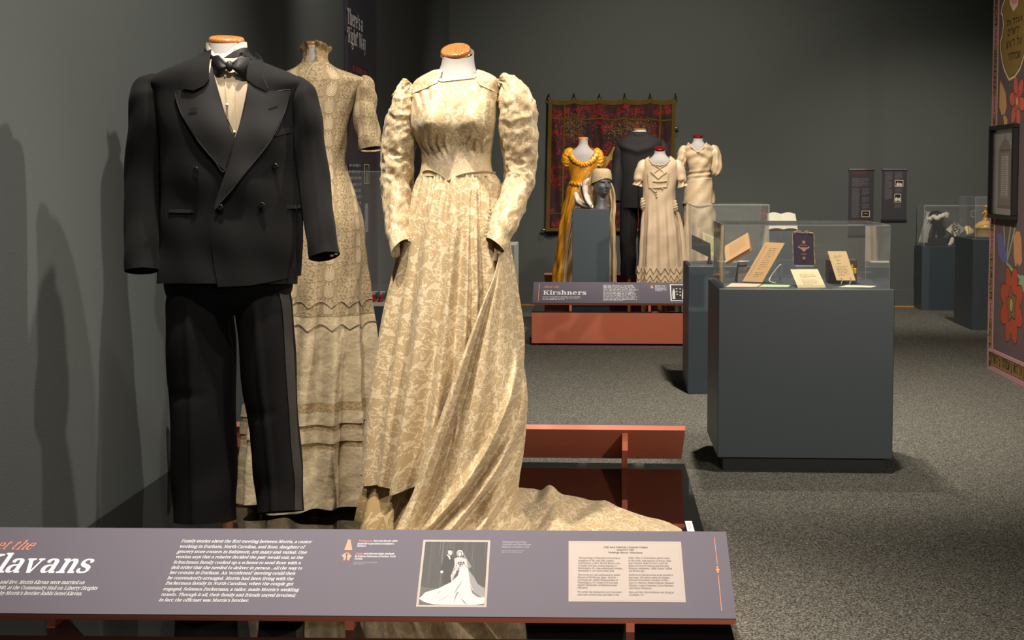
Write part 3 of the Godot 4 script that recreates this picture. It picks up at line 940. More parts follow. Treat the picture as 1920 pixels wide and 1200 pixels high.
func wedding_photo() -> Image:
	var S := Vector2(744, 920)
	var im := Image.create(744, 920, false, Image.FORMAT_RGB8)
	im.fill(Color(0.25, 0.25, 0.26))
	var r := RandomNumberGenerator.new()
	r.seed = 6
	var w := func(a: Array) -> PackedVector2Array:      # places on the whole print, border included
		var o := PackedVector2Array()
		for p in a:
			o.append(Vector2((p.x - 0.035) / 0.93, (p.y - 0.03) / 0.94) * S)
		return o
	for k in 90:                                       # the drapes behind the pair
		var x := r.randf() * 744
		im.fill_rect(Rect2i(int(x), 0, r.randi_range(2, 7), int(r.randf_range(200, 690))), Color(0.25, 0.25, 0.26).lerp(Color(0.62, 0.62, 0.63) if r.randf() < 0.3 else Color(0.18, 0.18, 0.19), r.randf_range(0.1, 0.5)))
	fill(im, w.call([Vector2(0.016, 0.706), Vector2(0.280, 0.743), Vector2(0.468, 0.703), Vector2(0.958, 0.709), Vector2(0.975, 0.988), Vector2(0.019, 0.995)]), Color(0.36, 0.36, 0.37))
	fill(im, w.call([Vector2(0.369, 0.233), Vector2(0.333, 0.274), Vector2(0.313, 0.376), Vector2(0.293, 0.477), Vector2(0.344, 0.506), Vector2(0.349, 0.664), Vector2(0.465, 0.664), Vector2(0.498, 0.604), Vector2(0.494, 0.324), Vector2(0.470, 0.273), Vector2(0.438, 0.243)]), Color(0.15, 0.15, 0.16))
	fill(im, w.call([Vector2(0.370, 0.156), Vector2(0.409, 0.135), Vector2(0.451, 0.158), Vector2(0.457, 0.212), Vector2(0.429, 0.248), Vector2(0.399, 0.238), Vector2(0.376, 0.202)]), Color(0.14, 0.14, 0.14))
	fill(im, w.call([Vector2(0.380, 0.166), Vector2(0.421, 0.159), Vector2(0.451, 0.181), Vector2(0.448, 0.222), Vector2(0.426, 0.243), Vector2(0.400, 0.228), Vector2(0.384, 0.202)]), Color(0.80, 0.80, 0.80))
	fill(im, w.call([Vector2(0.369, 0.233), Vector2(0.388, 0.228), Vector2(0.420, 0.258), Vector2(0.433, 0.294), Vector2(0.419, 0.304), Vector2(0.396, 0.264)]), Color(0.92, 0.92, 0.92))
	blob(im, w.call([Vector2(0.320, 0.490)])[0], 18, 20, 0, Color(0.9, 0.9, 0.9))
	fill(im, w.call([Vector2(0.590, 0.170), Vector2(0.667, 0.282), Vector2(0.750, 0.408), Vector2(0.708, 0.444), Vector2(0.664, 0.373)]), Color(0.55, 0.55, 0.56))
	fill(im, w.call([Vector2(0.513, 0.191), Vector2(0.539, 0.155), Vector2(0.589, 0.162), Vector2(0.613, 0.211), Vector2(0.601, 0.247), Vector2(0.558, 0.262), Vector2(0.522, 0.242)]), Color(0.88, 0.88, 0.88))
	fill(im, w.call([Vector2(0.523, 0.201), Vector2(0.551, 0.175), Vector2(0.591, 0.190), Vector2(0.597, 0.242), Vector2(0.568, 0.262), Vector2(0.532, 0.247)]), Color(0.16, 0.16, 0.16))
	fill(im, w.call([Vector2(0.533, 0.201), Vector2(0.551, 0.183), Vector2(0.584, 0.201), Vector2(0.585, 0.237), Vector2(0.562, 0.260), Vector2(0.538, 0.237)]), Color(0.82, 0.82, 0.82))
	fill(im, w.call([Vector2(0.486, 0.288), Vector2(0.529, 0.268), Vector2(0.597, 0.267), Vector2(0.669, 0.302), Vector2(0.686, 0.404), Vector2(0.700, 0.464), Vector2(0.545, 0.465), Vector2(0.512, 0.545), Vector2(0.472, 0.634), Vector2(0.454, 0.545), Vector2(0.486, 0.465), Vector2(0.498, 0.375)]), Color(0.80, 0.80, 0.81))
	fill(im, w.call([Vector2(0.582, 0.444), Vector2(0.698, 0.434), Vector2(0.735, 0.543), Vector2(0.808, 0.622), Vector2(0.871, 0.700), Vector2(0.962, 0.768), Vector2(0.973, 0.950), Vector2(0.776, 0.980), Vector2(0.529, 0.977), Vector2(0.234, 0.965), Vector2(0.098, 0.928), Vector2(0.031, 0.885), Vector2(0.112, 0.793), Vector2(0.298, 0.733), Vector2(0.463, 0.644), Vector2(0.552, 0.554)]), Color(0.88, 0.88, 0.89))
	fill(im, w.call([Vector2(0.699, 0.444), Vector2(0.794, 0.563), Vector2(0.860, 0.671), Vector2(0.959, 0.729), Vector2(0.968, 0.864), Vector2(0.860, 0.817), Vector2(0.788, 0.749), Vector2(0.742, 0.642)]), Color(0.60, 0.60, 0.61))
	for q in [[[Vector2(0.516, 0.819), Vector2(0.564, 0.702), Vector2(0.643, 0.603), Vector2(0.586, 0.731), Vector2(0.534, 0.809)], 0.70], [[Vector2(0.269, 0.831), Vector2(0.328, 0.753), Vector2(0.313, 0.792)], 0.62], [[Vector2(0.528, 0.963), Vector2(0.546, 0.838), Vector2(0.570, 0.780), Vector2(0.653, 0.857), Vector2(0.590, 0.790), Vector2(0.558, 0.858)], 0.55], [[Vector2(0.615, 0.857), Vector2(0.666, 0.905), Vector2(0.728, 0.966), Vector2(0.678, 0.943)], 0.55], [[Vector2(0.733, 0.642), Vector2(0.779, 0.749), Vector2(0.860, 0.817), Vector2(0.949, 0.864), Vector2(0.862, 0.855), Vector2(0.782, 0.798)], 0.45], [[Vector2(0.261, 0.946), Vector2(0.387, 0.868), Vector2(0.495, 0.800), Vector2(0.389, 0.888)], 0.76]]:
		fill(im, w.call(q[0]), Color(q[1], q[1], q[1]))
	for k in 60:                                       # the bouquet and its ribbons
		var c: Vector2 = w.call([Vector2(0.594, 0.384)])[0] + Vector2(r.randfn(0, 30), r.randfn(0, 26))
		blob(im, c, r.randf_range(5, 11), r.randf_range(5, 10), r.randf() * 3, Color(0.12, 0.12, 0.12) if k % 2 else Color(0.85, 0.85, 0.85), 8)
	for k in 24:
		var c: Vector2 = w.call([Vector2(0.506, 0.465)])[0] + Vector2(r.randfn(0, 26), r.randf_range(-60, 130))
		stroke(im, [c, c + Vector2(r.randf_range(-18, 6), r.randf_range(20, 44))], 4, Color(0.75, 0.75, 0.75) if k % 2 else Color(0.3, 0.3, 0.3))
	return im

func group_photo() -> Image:
	var im := Image.create(260, 215, false, Image.FORMAT_RGB8)
	im.fill(Color(0.2, 0.2, 0.21))
	var r := RandomNumberGenerator.new()
	r.seed = 3
	for k in 26:
		var c := Vector2(18 + (k % 9) * 28 + r.randf() * 8, 48 + (k / 9) * 42 + r.randf() * 14)
		fill(im, PackedVector2Array([c + Vector2(-13, 60), c + Vector2(-11, 14), c + Vector2(11, 14), c + Vector2(13, 60)]), Color(0.13, 0.13, 0.14) if k % 3 else Color(0.85, 0.85, 0.85))
		blob(im, c, 8, 10, 0, Color(0.8, 0.8, 0.8))
	return im

# ---------------------------------------------------------------- dress forms
func form_stand(label: String, zc: float, neck: Array, cap: Array, pegs: Array, low := 0.3, capm: Material = null) -> void:   # neck: rows y, x, half width, depth, depth; cap: x, y, z, rx, rz, tilt; pegs: x, z, top, radius
	var t := thing("dress_form", label, "dress form", Vector3(neck[0][1], low, -zc))
	var g := Form.new(neck, zc)
	part("neck", loft(g, g.low(), g.top(), 40, 14, 1.0, 0.0, func(a): return -sin(a * TAU) * 0.045 * tan(cap[5])), M.form, t, "pale fabric covered neck")
	var c := Vector3(cap[0], cap[1], cap[2])
	var rows := [[0.0, 0.014], [0.75, 0.013], [0.94, 0.010], [1.0, 0.004], [1.0, -0.004], [0.96, -0.008], [0.0, -0.008]]
	part("neck_cap", sheet(36, 24, func(u: float, v: float) -> Vector3:
		var q = cr(rows, v)
		var p := Vector3(q[0] * cap[3] * cos(u * TAU), q[1], q[0] * cap[4] * sin(u * TAU))
		return c + p.rotated(Vector3.RIGHT, cap[5]).rotated(Vector3(0, 0, 1), cap[6] if cap.size() > 6 else 0.0)), capm if capm else M.wood, t, "turned wooden neck cap")
	for p in pegs:
		part("leg_peg", tube([[p[0], p[2], p[1], p[3]], [p[0], (p[2] + low) * 0.5, p[1], p[3] * 0.9], [p[0], low + 0.001, p[1], p[3] * 0.75]], 14, 4, 1.0, 0.0, null, true), M.wood_matt, t, "wooden leg peg")

func groom() -> void:
	var Z := 4.2
	form_stand("dress form with round wooden neck cap wearing the tuxedo", Z, [[1.9017, -1.1398, 0.0499, 0.055, 0.05], [1.876, -1.1401, 0.0515, 0.06, 0.055], [1.8487, -1.1389, 0.0564, 0.065, 0.06], [1.7876, -1.1364, 0.0696, 0.07, 0.07]], [-1.1389, 1.9049, -4.2, 0.0535, 0.05, 0.20, -0.06], [[-1.1564, -4.2, 0.5935, 0.021]])
	# --- shirt
	var t := thing("dress_shirt", "cream dress shirt with wing collar and studs under the tuxedo jacket", "shirt", Vector3(-1.1347, 1.6, -4.2))
	var sh := Form.new([[1.8615, -1.1403, 0.0597, 0.07, 0.06], [1.839, -1.1366, 0.0769, 0.085, 0.07], [1.8036, -1.1323, 0.1473, 0.105, 0.08], [1.7554, -1.1306, 0.1859, 0.118, 0.1], [1.5454, -1.1382, 0.1914, 0.118, 0.1], [1.4968, -1.1389, 0.1915, 0.118, 0.1]], Z)
	var shf := func(x: float, y: float) -> float: return sh.front(x, y)
	part("front", loft(sh, sh.top(), sh.low(), 48, 30), M.shirt, t)
	part("collar_band", sheet(72, 5, func(u: float, v: float) -> Vector3:
		var a := TAU * u
		var front := maxf(0.0, sin(a))
		var drop := 0.060 * (1 - absf(cos(a))) * front
		var r := 0.0605 + 0.0025 * v
		return Vector3(-1.1393 + r * cos(a), lerpf(1.9017 - drop, 1.8615 - drop * 0.6, v), -4.2 + (r + 0.010 * front) * sin(a))), M.collar, t, "stiff standing collar")
	for s in [-1.0, 1.0]:
		part("collar_wing", sheet(10, 6, func(u: float, v: float) -> Vector3:
			var a: float = PI / 2 + s * lerpf(0.12, 0.75, u)
			var drop := 0.060 * (1 - absf(cos(a))) * sin(a)
			var r := 0.0620 + 0.010 * v * (1 - u)
			return Vector3(-1.1393 + r * cos(a), 1.9017 - drop - 0.026 * v * (1 - u * 0.8), -4.2 + (r + 0.012 * sin(a)) * sin(a))), M.collar, t, "folded collar wing")
	part("placket", applique(PackedVector2Array([Vector2(-1.1181, 1.8145), Vector2(-1.0862, 1.8144), Vector2(-1.0794, 1.5946), Vector2(-1.0954, 1.5946)]), shf, 0.003, 0.003), M.shirt, t)
	for q in [PackedVector2Array([Vector2(-1.1136, 1.791)]), PackedVector2Array([Vector2(-1.1067, 1.7063)]), PackedVector2Array([Vector2(-1.087, 1.6261)])]:
		part("stud", ball(on(shf, q[0].x, q[0].y, 0.005), Vector3(0.0045, 0.0045, 0.003), 6), M.collar, t)
	# --- bow tie
	t = thing("bow_tie", "black silk bow tie at the tuxedo collar", "bow tie", Vector3(-1.1101, 1.8263, -4.12))
	part("knot", ball(Vector3(-1.0988, 1.8198, -4.078), Vector3(0.011, 0.017, 0.012), 8), M.black_silk, t)
	for s in [-1.0, 1.0]:
		part("bow", sheet(20, 14, func(u: float, v: float) -> Vector3:
			var x: float = s * lerpf(0.004, 0.060, v)
			var h := lerpf(0.009, 0.033, smoothstep(0.0, 0.6, v)) * (1.0 if v < 0.999 else 0.6)
			var th := (0.009 * sin(PI * minf(1, v + 0.15)) + 0.002) * (1 + 0.3 * sin(u * TAU * 3 + v * 5))
			return Vector3(-1.0999, 1.8217, -4.082) + Vector3(x, h * cos(u * TAU) + (0.004 if s < 0 else -0.002) * v - 0.010 * v * v, th * sin(u * TAU) - 0.02 * v * v)), M.black_silk, t, "pleated silk bow")
	part("neck_band", sheet(72, 3, func(u: float, v: float) -> Vector3:
		var a := TAU * u
		var front := maxf(0.0, sin(a))
		var r := 0.0645 + 0.003 * v + 0.004 * front
		return Vector3(-1.1393 + r * cos(a), lerpf(1.884, 1.8631, v) - 0.045 * (1 - absf(cos(a))) * front, -4.2 + (r + 0.012 * front) * sin(a))), M.black_silk, t)
	# --- jacket
	t = thing("tuxedo_jacket", "black double-breasted tuxedo jacket with wide peaked faille lapels", "jacket", Vector3(-1.1354, 0.9, -4.2))
	var jk := Form.new([[1.868, -1.1411, 0.0703, 0.075, 0.075], [1.8519, -1.143, 0.0932, 0.085, 0.085], [1.8326, -1.1442, 0.1383, 0.105, 0.095], [1.8101, -1.1455, 0.1964, 0.118, 0.105], [1.7876, -1.1394, 0.2292, 0.126, 0.112], [1.7473, -1.1366, 0.2228, 0.136, 0.12], [1.6909, -1.1356, 0.2147, 0.145, 0.125], [1.6101, -1.1342, 0.2092, 0.15, 0.125], [1.4968, -1.1365, 0.2038, 0.146, 0.12], [1.383, -1.1371, 0.2066, 0.14, 0.115], [1.2853, -1.1384, 0.2102, 0.142, 0.118], [1.1676, -1.1449, 0.2122, 0.145, 0.122]], Z, 0.86)
	jk.bump = func(x: float, y: float) -> float:
		return 0.004 * sin(y * 31 + x * 24) * sin(x * 17 - y * 9 + 1.0) + 0.006 * exp(-pow((x + 1.02) / 0.05, 2)) * smoothstep(1.1, 0.8, y) + 0.007 * exp(-pow((x + 0.82 + 0.2 * (y - 1)) / 0.06, 2)) * smoothstep(1.15, 0.8, y)
	var jf := func(x: float, y: float) -> float: return jk.front(x, y)
	var hole := PackedVector2Array([Vector2(-1.1746, 1.9191), Vector2(-1.0258, 1.9184), Vector2(-1.0243, 1.7784), Vector2(-1.071, 1.591), Vector2(-1.0869, 1.591), Vector2(-1.1547, 1.7554), Vector2(-1.173, 1.807)])
	part("body", loft(jk, jk.top(), jk.low(), 220, 160, 1.0, 0.0, func(a): return 0.012 * sin(a * TAU * 1.0), func(p: Vector3) -> bool: return p.z > -4.15 and Geometry2D.is_point_in_polygon(Vector2(p.x, p.y), hole)), M.wool, t)
	part("front_overlap", applique(PackedVector2Array([Vector2(-1.0369, 1.5157), Vector2(-1.0822, 1.4575), Vector2(-1.1291, 1.4103), Vector2(-1.1501, 1.3897), Vector2(-1.1526, 1.3234), Vector2(-1.1516, 1.276), Vector2(-1.1444, 1.2206), Vector2(-1.1338, 1.1699), Vector2(-1.041, 1.1734), Vector2(-0.9164, 1.1944), Vector2(-0.909, 1.2924), Vector2(-0.9081, 1.3869), Vector2(-0.9101, 1.4969), Vector2(-0.9245, 1.6378), Vector2(-0.9562, 1.6378), Vector2(-0.9804, 1.5987)]), jf, 0.004, 0.006), M.wool, t, "overlapping front panel")
	var lapels := [PackedVector2Array([Vector2(-1.2615, 1.7442), Vector2(-1.2488, 1.7457), Vector2(-1.1932, 1.7456), Vector2(-1.1612, 1.7626), Vector2(-1.1526, 1.8155), Vector2(-1.1434, 1.7937), Vector2(-1.1115, 1.6924), Vector2(-1.0777, 1.6033), Vector2(-1.1075, 1.511), Vector2(-1.1388, 1.5423), Vector2(-1.1889, 1.6034), Vector2(-1.234, 1.6723), Vector2(-1.2571, 1.7223)]), PackedVector2Array([Vector2(-0.9294, 1.7523), Vector2(-0.9436, 1.7508), Vector2(-0.983, 1.7447), Vector2(-1.0144, 1.7619), Vector2(-1.0374, 1.8147), Vector2(-1.0414, 1.7464), Vector2(-1.0599, 1.6531), Vector2(-1.0765, 1.5985), Vector2(-1.1046, 1.5047), Vector2(-1.1309, 1.4341), Vector2(-1.1394, 1.3996), Vector2(-1.1232, 1.4169), Vector2(-1.0813, 1.4624), Vector2(-1.033, 1.525), Vector2(-0.9767, 1.6031), Vector2(-0.9442, 1.6871)])]
	part("lapel", applique(lapels[0], jf, 0.009, 0.009, 0.012), M.faille, t, "wide peaked faille lapel")
	part("lapel", applique(lapels[1], jf, 0.013, 0.012, 0.012), M.faille, t, "wide peaked faille lapel")
	part("lapel", joined([tube(rim_of(lapels[0], jf, 0.009), 6, 90), tube(rim_of(lapels[1], jf, 0.013), 6, 90)]), M.faille, t, "stitched lapel edges")
	for c in [PackedVector2Array([Vector2(-1.1654, 1.8733), Vector2(-1.1783, 1.864), Vector2(-1.2155, 1.8235), Vector2(-1.2272, 1.7876), Vector2(-1.2388, 1.7547), Vector2(-1.1991, 1.7468), Vector2(-1.167, 1.7608), Vector2(-1.154, 1.7795), Vector2(-1.1599, 1.8139), Vector2(-1.1643, 1.8421)]), PackedVector2Array([Vector2(-1.0479, 1.8697), Vector2(-1.0354, 1.8603), Vector2(-1.0104, 1.8228), Vector2(-0.9982, 1.7868), Vector2(-0.9843, 1.754), Vector2(-0.9891, 1.7462), Vector2(-1.0207, 1.7619), Vector2(-1.0427, 1.7792), Vector2(-1.0455, 1.8135), Vector2(-1.0467, 1.8416)])]:
		part("collar", applique(c, func(x, y): return float(jf.call(x, y)), 0.0165, 0.012, 0.01), M.wool, t, "turned wool collar")
	part("collar", sheet(30, 6, func(u: float, v: float) -> Vector3:
		var a := TAU * lerpf(0.46, 1.04, u)
		return Vector3(-1.1394 + (0.066 + 0.018 * v) * cos(a), lerpf(1.8728, 1.8358, v), -4.2 + (0.07 + 0.02 * v) * sin(a))), M.wool, t, "turned wool collar")
	for q in [[PackedVector2Array([Vector2(-1.2907, 1.3977), Vector2(-1.2077, 1.3978), Vector2(-1.2079, 1.3884), Vector2(-1.2909, 1.3883)]), 0.004], [PackedVector2Array([Vector2(-0.9452, 1.4091), Vector2(-0.9008, 1.4107), Vector2(-0.901, 1.3997), Vector2(-0.9453, 1.3981)]), 0.007]]:
		part("pocket_welt", applique(q[0], jf, q[1], 0.004, 0.012), M.faille, t, "narrow jetted pocket welt")
	part("pocket_welt", applique(PackedVector2Array([Vector2(-0.9713, 1.6313), Vector2(-0.9142, 1.6514), Vector2(-0.9144, 1.6327), Vector2(-0.9668, 1.6125)]), jf, 0.007, 0.006, 0.012), M.wool, t, "slanted breast pocket welt")
	var lap := t.find_child("lapel", false, false)
	for q in [PackedVector2Array([Vector2(-1.213, 1.6957), Vector2(-1.1875, 1.6972), Vector2(-1.1876, 1.6941), Vector2(-1.213, 1.6926)]), PackedVector2Array([Vector2(-0.9832, 1.6952), Vector2(-0.9594, 1.7045), Vector2(-0.9595, 1.7014), Vector2(-0.9817, 1.6921)])]:
		part("buttonhole", applique(q, jf, 0.0145, 0.002, 0.01), M.wool, lap)
	for q in [PackedVector2Array([Vector2(-1.1933, 1.5157)]), PackedVector2Array([Vector2(-0.9693, 1.525)]), PackedVector2Array([Vector2(-1.0055, 1.4106)]), PackedVector2Array([Vector2(-1.1232, 1.4042)])]:
		var c := on(jf, q[0].x, q[0].y, 0.010)
		var keep := org
		org = Vector3.ZERO
		var bt := part("button", lathe([[0, 0.004], [0.006, 0.005], [0.0095, 0.003], [0.0085, -0.003], [0, -0.005]], 16, 10, Vector3.ZERO), M.button, t)
		org = keep
		bt.transform = Transform3D(Basis(Vector3.RIGHT, PI / 2), c - org)
	var wr := func(u: float, v: float) -> float: return 0.0028 * sin(v * 26 + 2.6 * sin(u * TAU)) * sin(u * TAU * 2 + v * 7) + 0.003 * exp(-pow((u - 0.30) / 0.025, 2)) * smoothstep(0.15, 0.4, v)
	part("sleeve", tube([[-1.3359, 1.791, -4.17, 0.008], [-1.3555, 1.7862, -4.17, 0.0208], [-1.3721, 1.7703, -4.17, 0.0383], [-1.3792, 1.7382, -4.17, 0.0479], [-1.3825, 1.6869, -4.17, 0.0495], [-1.3896, 1.6099, -4.18, 0.052], [-1.4014, 1.4967, -4.2, 0.0555], [-1.3999, 1.3832, -4.18, 0.0544], [-1.3931, 1.2872, -4.15, 0.0525], [-1.386, 1.2109, -4.13, 0.0498]], 40, 60, 1.05, 0.42, wr), M.wool, t, "set-in sleeve")
	part("sleeve", tube([[-0.9405, 1.7863, -4.19, 0.008], [-0.9243, 1.7798, -4.19, 0.0193], [-0.9115, 1.7638, -4.19, 0.0337], [-0.9036, 1.7349, -4.19, 0.0417], [-0.896, 1.6819, -4.19, 0.0457], [-0.8891, 1.6018, -4.2, 0.0475], [-0.8771, 1.4968, -4.2, 0.0475], [-0.8603, 1.4003, -4.17, 0.0463], [-0.8436, 1.3211, -4.14, 0.046], [-0.8288, 1.2565, -4.12, 0.045]], 40, 60, 1.1, 0.42, wr), M.wool, t, "set-in sleeve")
	for q in [[Vector3(-0.795, 1.2646, -4.12), -0.3], [Vector3(-0.8059, 1.2604, -4.11), -0.2]]:
		part("cuff_edge", ball(q[0], Vector3(0.006, 0.0035, 0.012), 6), M.lining, t)
	# --- trousers
	t = thing("tuxedo_trousers", "black pressed tuxedo trousers with satin side stripe", "trousers", Vector3(-1.1282, 0.5, -4.2))
	var crease := func(u: float, v: float) -> float: return 0.009 * exp(-pow((u - 0.25) / 0.018, 2)) * smoothstep(0.0, 0.2, v) + 0.003 * sin(v * 17 + u * 9) * sin(u * TAU + 2.0 * v) - 0.006 * exp(-pow((v - 0.53) / 0.02, 2)) * maxf(0, sin(u * TAU)) * (0.4 + 0.6 * sin(u * 11.0))
	var hips := Form.new([[1.22, -1.1416, 0.1963, 0.11, 0.11], [1.1463, -1.1426, 0.1932, 0.11, 0.11], [1.1136, -1.1429, 0.1768, 0.1, 0.1], [1.0759, -1.1375, 0.1364, 0.05, 0.05]], Z, 0.85)
	part("seat", loft(hips, hips.top(), hips.low(), 60, 12), M.trouser, t)
	var lg := [[-1.2298, 1.1411, -4.2, 0.0965], [-1.2313, 1.0968, -4.2, 0.1013], [-1.2328, 1.0475, -4.2, 0.1029], [-1.2305, 0.9735, -4.2, 0.1029], [-1.2272, 0.858, -4.2, 0.1021], [-1.2244, 0.7275, -4.19, 0.0995], [-1.2238, 0.595, -4.19, 0.0979], [-1.2195, 0.5142, -4.18, 0.0953], [-1.2177, 0.4404, -4.17, 0.0942]]
	var rg := [[-1.0383, 1.1418, -4.2, 0.0804], [-1.0339, 1.0927, -4.2, 0.0869], [-1.0268, 0.9911, -4.2, 0.0845], [-1.0198, 0.876, -4.2, 0.0812], [-1.0081, 0.7441, -4.2, 0.0772], [-0.9994, 0.6283, -4.2, 0.074], [-0.992, 0.5453, -4.2, 0.0724], [-0.9848, 0.4671, -4.18, 0.0712]]
	part("leg", tube(lg, 72, 90, 1.15, 0.5, crease), M.trouser, t)
	part("leg", tube(rg, 72, 90, 1.25, 0.5, crease), M.trouser, t)
	part("side_stripe", strip_on(rg, 1.25, 0.40, 0.475, crease, 90), M.stripe, t, "satin side stripe")

func rim_of(p: PackedVector2Array, f: Callable, off: float) -> Array:
	var o := []
	for k in p.size() + 1:
		var c := p[k % p.size()]
		o.append([c.x, c.y, float(f.call(c.x, c.y)) + off - 0.001, 0.0016])
	return o

func strip_on(path: Array, flat: float, u0: float, u1: float, fold: Callable, steps: int) -> ArrayMesh:
	var f := func(u: float, v: float) -> Vector3:
		var q = cr(path, v)
		var p = cr(path, clampf(v - 0.01, 0, 1))
		var n = cr(path, clampf(v + 0.01, 0, 1))
		var d := Vector3(n[0] - p[0], n[1] - p[1], n[2] - p[2]).normalized()
		var s := d.cross(Vector3(0, 0, 1)).normalized()
		var up := s.cross(d)
		var a := lerpf(u0, u1, u)
		var r: float = q[3] + float(fold.call(a, v)) + 0.0025
		return Vector3(q[0], q[1], q[2]) + s * r * cos(a * TAU) + up * r * flat * sin(a * TAU)
	return sheet(8, steps, f, 0.05, 1.0)

func ridges(list: Array, a: float) -> float:       # folds: centre, half width, height
	var o := 0.0
	for r in list:
		var d: float = absf(fposmod(a - r[0] + 0.5, 1.0) - 0.5) / r[1]
		if d < 3.0:
			o += r[2] * exp(-d * d)
	return o

func brocade_gown() -> void:
	var Z := 4.6
	form_stand("dress form with tilted glossy wooden neck cap wearing the brocade gown", Z, [[1.9016, -0.4775, 0.0538, 0.052, 0.05], [1.8824, -0.4767, 0.0529, 0.052, 0.05], [1.8562, -0.4777, 0.0573, 0.056, 0.055], [1.83, -0.4795, 0.0697, 0.068, 0.06], [1.8055, -0.4814, 0.0909, 0.085, 0.07]], [-0.4845, 1.9051, -4.6, 0.050, 0.05, 0.50, 0.10], [[-0.5154, -4.65, 0.5508, 0.02]])
	var t := thing("wedding_gown", "gold ivory brocade wedding gown with puffed long sleeves and a sweeping train", "gown", Vector3(-0.4848, 0.31, -Z))
	var bd := Form.new([[1.844, -0.4795, 0.0803, 0.06, 0.06], [1.83, -0.477, 0.1112, 0.072, 0.07], [1.8125, -0.4806, 0.1359, 0.085, 0.08], [1.7776, -0.4878, 0.1448, 0.098, 0.09], [1.725, -0.4933, 0.1467, 0.112, 0.095], [1.6724, -0.4944, 0.1424, 0.118, 0.09], [1.6285, -0.4918, 0.1327, 0.112, 0.085], [1.5933, -0.4848, 0.1204, 0.104, 0.08], [1.5669, -0.4832, 0.1151, 0.1, 0.08], [1.5317, -0.4833, 0.1152, 0.1, 0.082], [1.4965, -0.4825, 0.1232, 0.104, 0.088]], Z, 0.92)
	var bl := PackedVector2Array([Vector2(-0.5484, 1.6688), Vector2(-0.4099, 1.6719), Vector2(-0.4793, 1.6137)])
	bd.bump = func(x: float, y: float) -> float:
		var o := 0.0
		for k in 2:
			var c := bl[k]
			o += 0.066 * exp(-pow((x - c.x) / 0.050, 2) - pow((y - c.y) / (0.080 if y > c.y else 0.050), 2))
		var under := exp(-pow((y - 1.6033) / 0.035, 2))            # gathers under the bust and below the yoke
		o += 0.007 * under * sin((x - bl[2].x) * (250 - 900 * (y - bl[2].y)) + 2.0 * sin(y * 60)) * smoothstep(0.012, 0.03, absf(x - bl[2].x))
		o += 0.006 * exp(-pow((y - 1.7458) / 0.035, 2)) * sin(x * 190 + 70 * (y - 1.6)) * smoothstep(0.05, 0.09, absf(x - bl[2].x))
		o += 0.006 * exp(-pow((y - 1.751 - 0.9 * absf(x - bl[2].x) + 0.03) / 0.018, 2)) * smoothstep(0.14, 0.05, absf(x - bl[2].x))     # soft cowl
		return o
	var bf := func(x: float, y: float) -> float: return bd.front(x, y)
	var neckhole := PackedVector2Array([Vector2(-0.5216, 1.8596), Vector2(-0.4104, 1.8626), Vector2(-0.4105, 1.8248), Vector2(-0.4227, 1.8179), Vector2(-0.527, 1.8079)])
	part("bodice", loft(bd, bd.top(), 1.5638, 260, 180, 1.0, 0.0, null, func(p: Vector3) -> bool: return p.z > -4.62 and Geometry2D.is_point_in_polygon(Vector2(p.x, p.y), neckhole)), M.brocade, t)
	part("neckline", applique(PackedVector2Array([Vector2(-0.534, 1.8062), Vector2(-0.5218, 1.8131), Vector2(-0.4227, 1.8231), Vector2(-0.4105, 1.8299), Vector2(-0.4019, 1.8247), Vector2(-0.4158, 1.8127), Vector2(-0.5201, 1.801)]), bf, 0.004, 0.004, 0.01), M.satin, t, "narrow bound neckline")
	part("waist_panel", loft(bd, 1.5706, bd.low(), 100, 30, 1.0, 0.001), M.satin, t, "plain satin midriff panel")
	part("waist_lace", applique(PackedVector2Array([Vector2(-0.5634, 1.5172), Vector2(-0.5684, 1.5482), Vector2(-0.5631, 1.5723), Vector2(-0.5475, 1.5808), Vector2(-0.5302, 1.574), Vector2(-0.5129, 1.5791), Vector2(-0.5026, 1.5722), Vector2(-0.4887, 1.5911), Vector2(-0.4765, 1.6014), Vector2(-0.4628, 1.5808), Vector2(-0.4541, 1.5893), Vector2(-0.4437, 1.6031), Vector2(-0.4352, 1.5756), Vector2(-0.4213, 1.5825), Vector2(-0.4006, 1.5653), Vector2(-0.3886, 1.5378), Vector2(-0.3818, 1.512), Vector2(-0.4129, 1.5103), Vector2(-0.4509, 1.5017), Vector2(-0.5012, 1.4845), Vector2(-0.5305, 1.5052)]), bf, 0.005, 0.004, 0.01), M.waist_lace, t, "scalloped lace shape at the front waist")
	var seam := []
	for q in PackedVector2Array([Vector2(-0.5877, 1.5103), Vector2(-0.5738, 1.5155), Vector2(-0.5582, 1.5155), Vector2(-0.5374, 1.5069), Vector2(-0.5167, 1.4948), Vector2(-0.5012, 1.4828), Vector2(-0.4821, 1.4931), Vector2(-0.4544, 1.5034), Vector2(-0.4163, 1.5103), Vector2(-0.3818, 1.512), Vector2(-0.3542, 1.5069)]):
		seam.append([q.x, q.y, float(bf.call(q.x, q.y)) + 0.006, 0.0030])
	part("waist_piping", tube(seam, 8, 60), M.satin, t, "piped pointed waist seam")
	for q in [PackedVector2Array([Vector2(-0.6229, 1.7944), Vector2(-0.5723, 1.8133), Vector2(-0.527, 1.8183), Vector2(-0.534, 1.7976), Vector2(-0.5724, 1.7805), Vector2(-0.6248, 1.7634)]), PackedVector2Array([Vector2(-0.3377, 1.8142), Vector2(-0.3637, 1.8212), Vector2(-0.4036, 1.8282), Vector2(-0.4106, 1.811), Vector2(-0.3985, 1.7903), Vector2(-0.3395, 1.766)])]:
		part("yoke", applique(q, bf, 0.004, 0.004, 0.012), M.brocade, t, "smooth shoulder yoke")
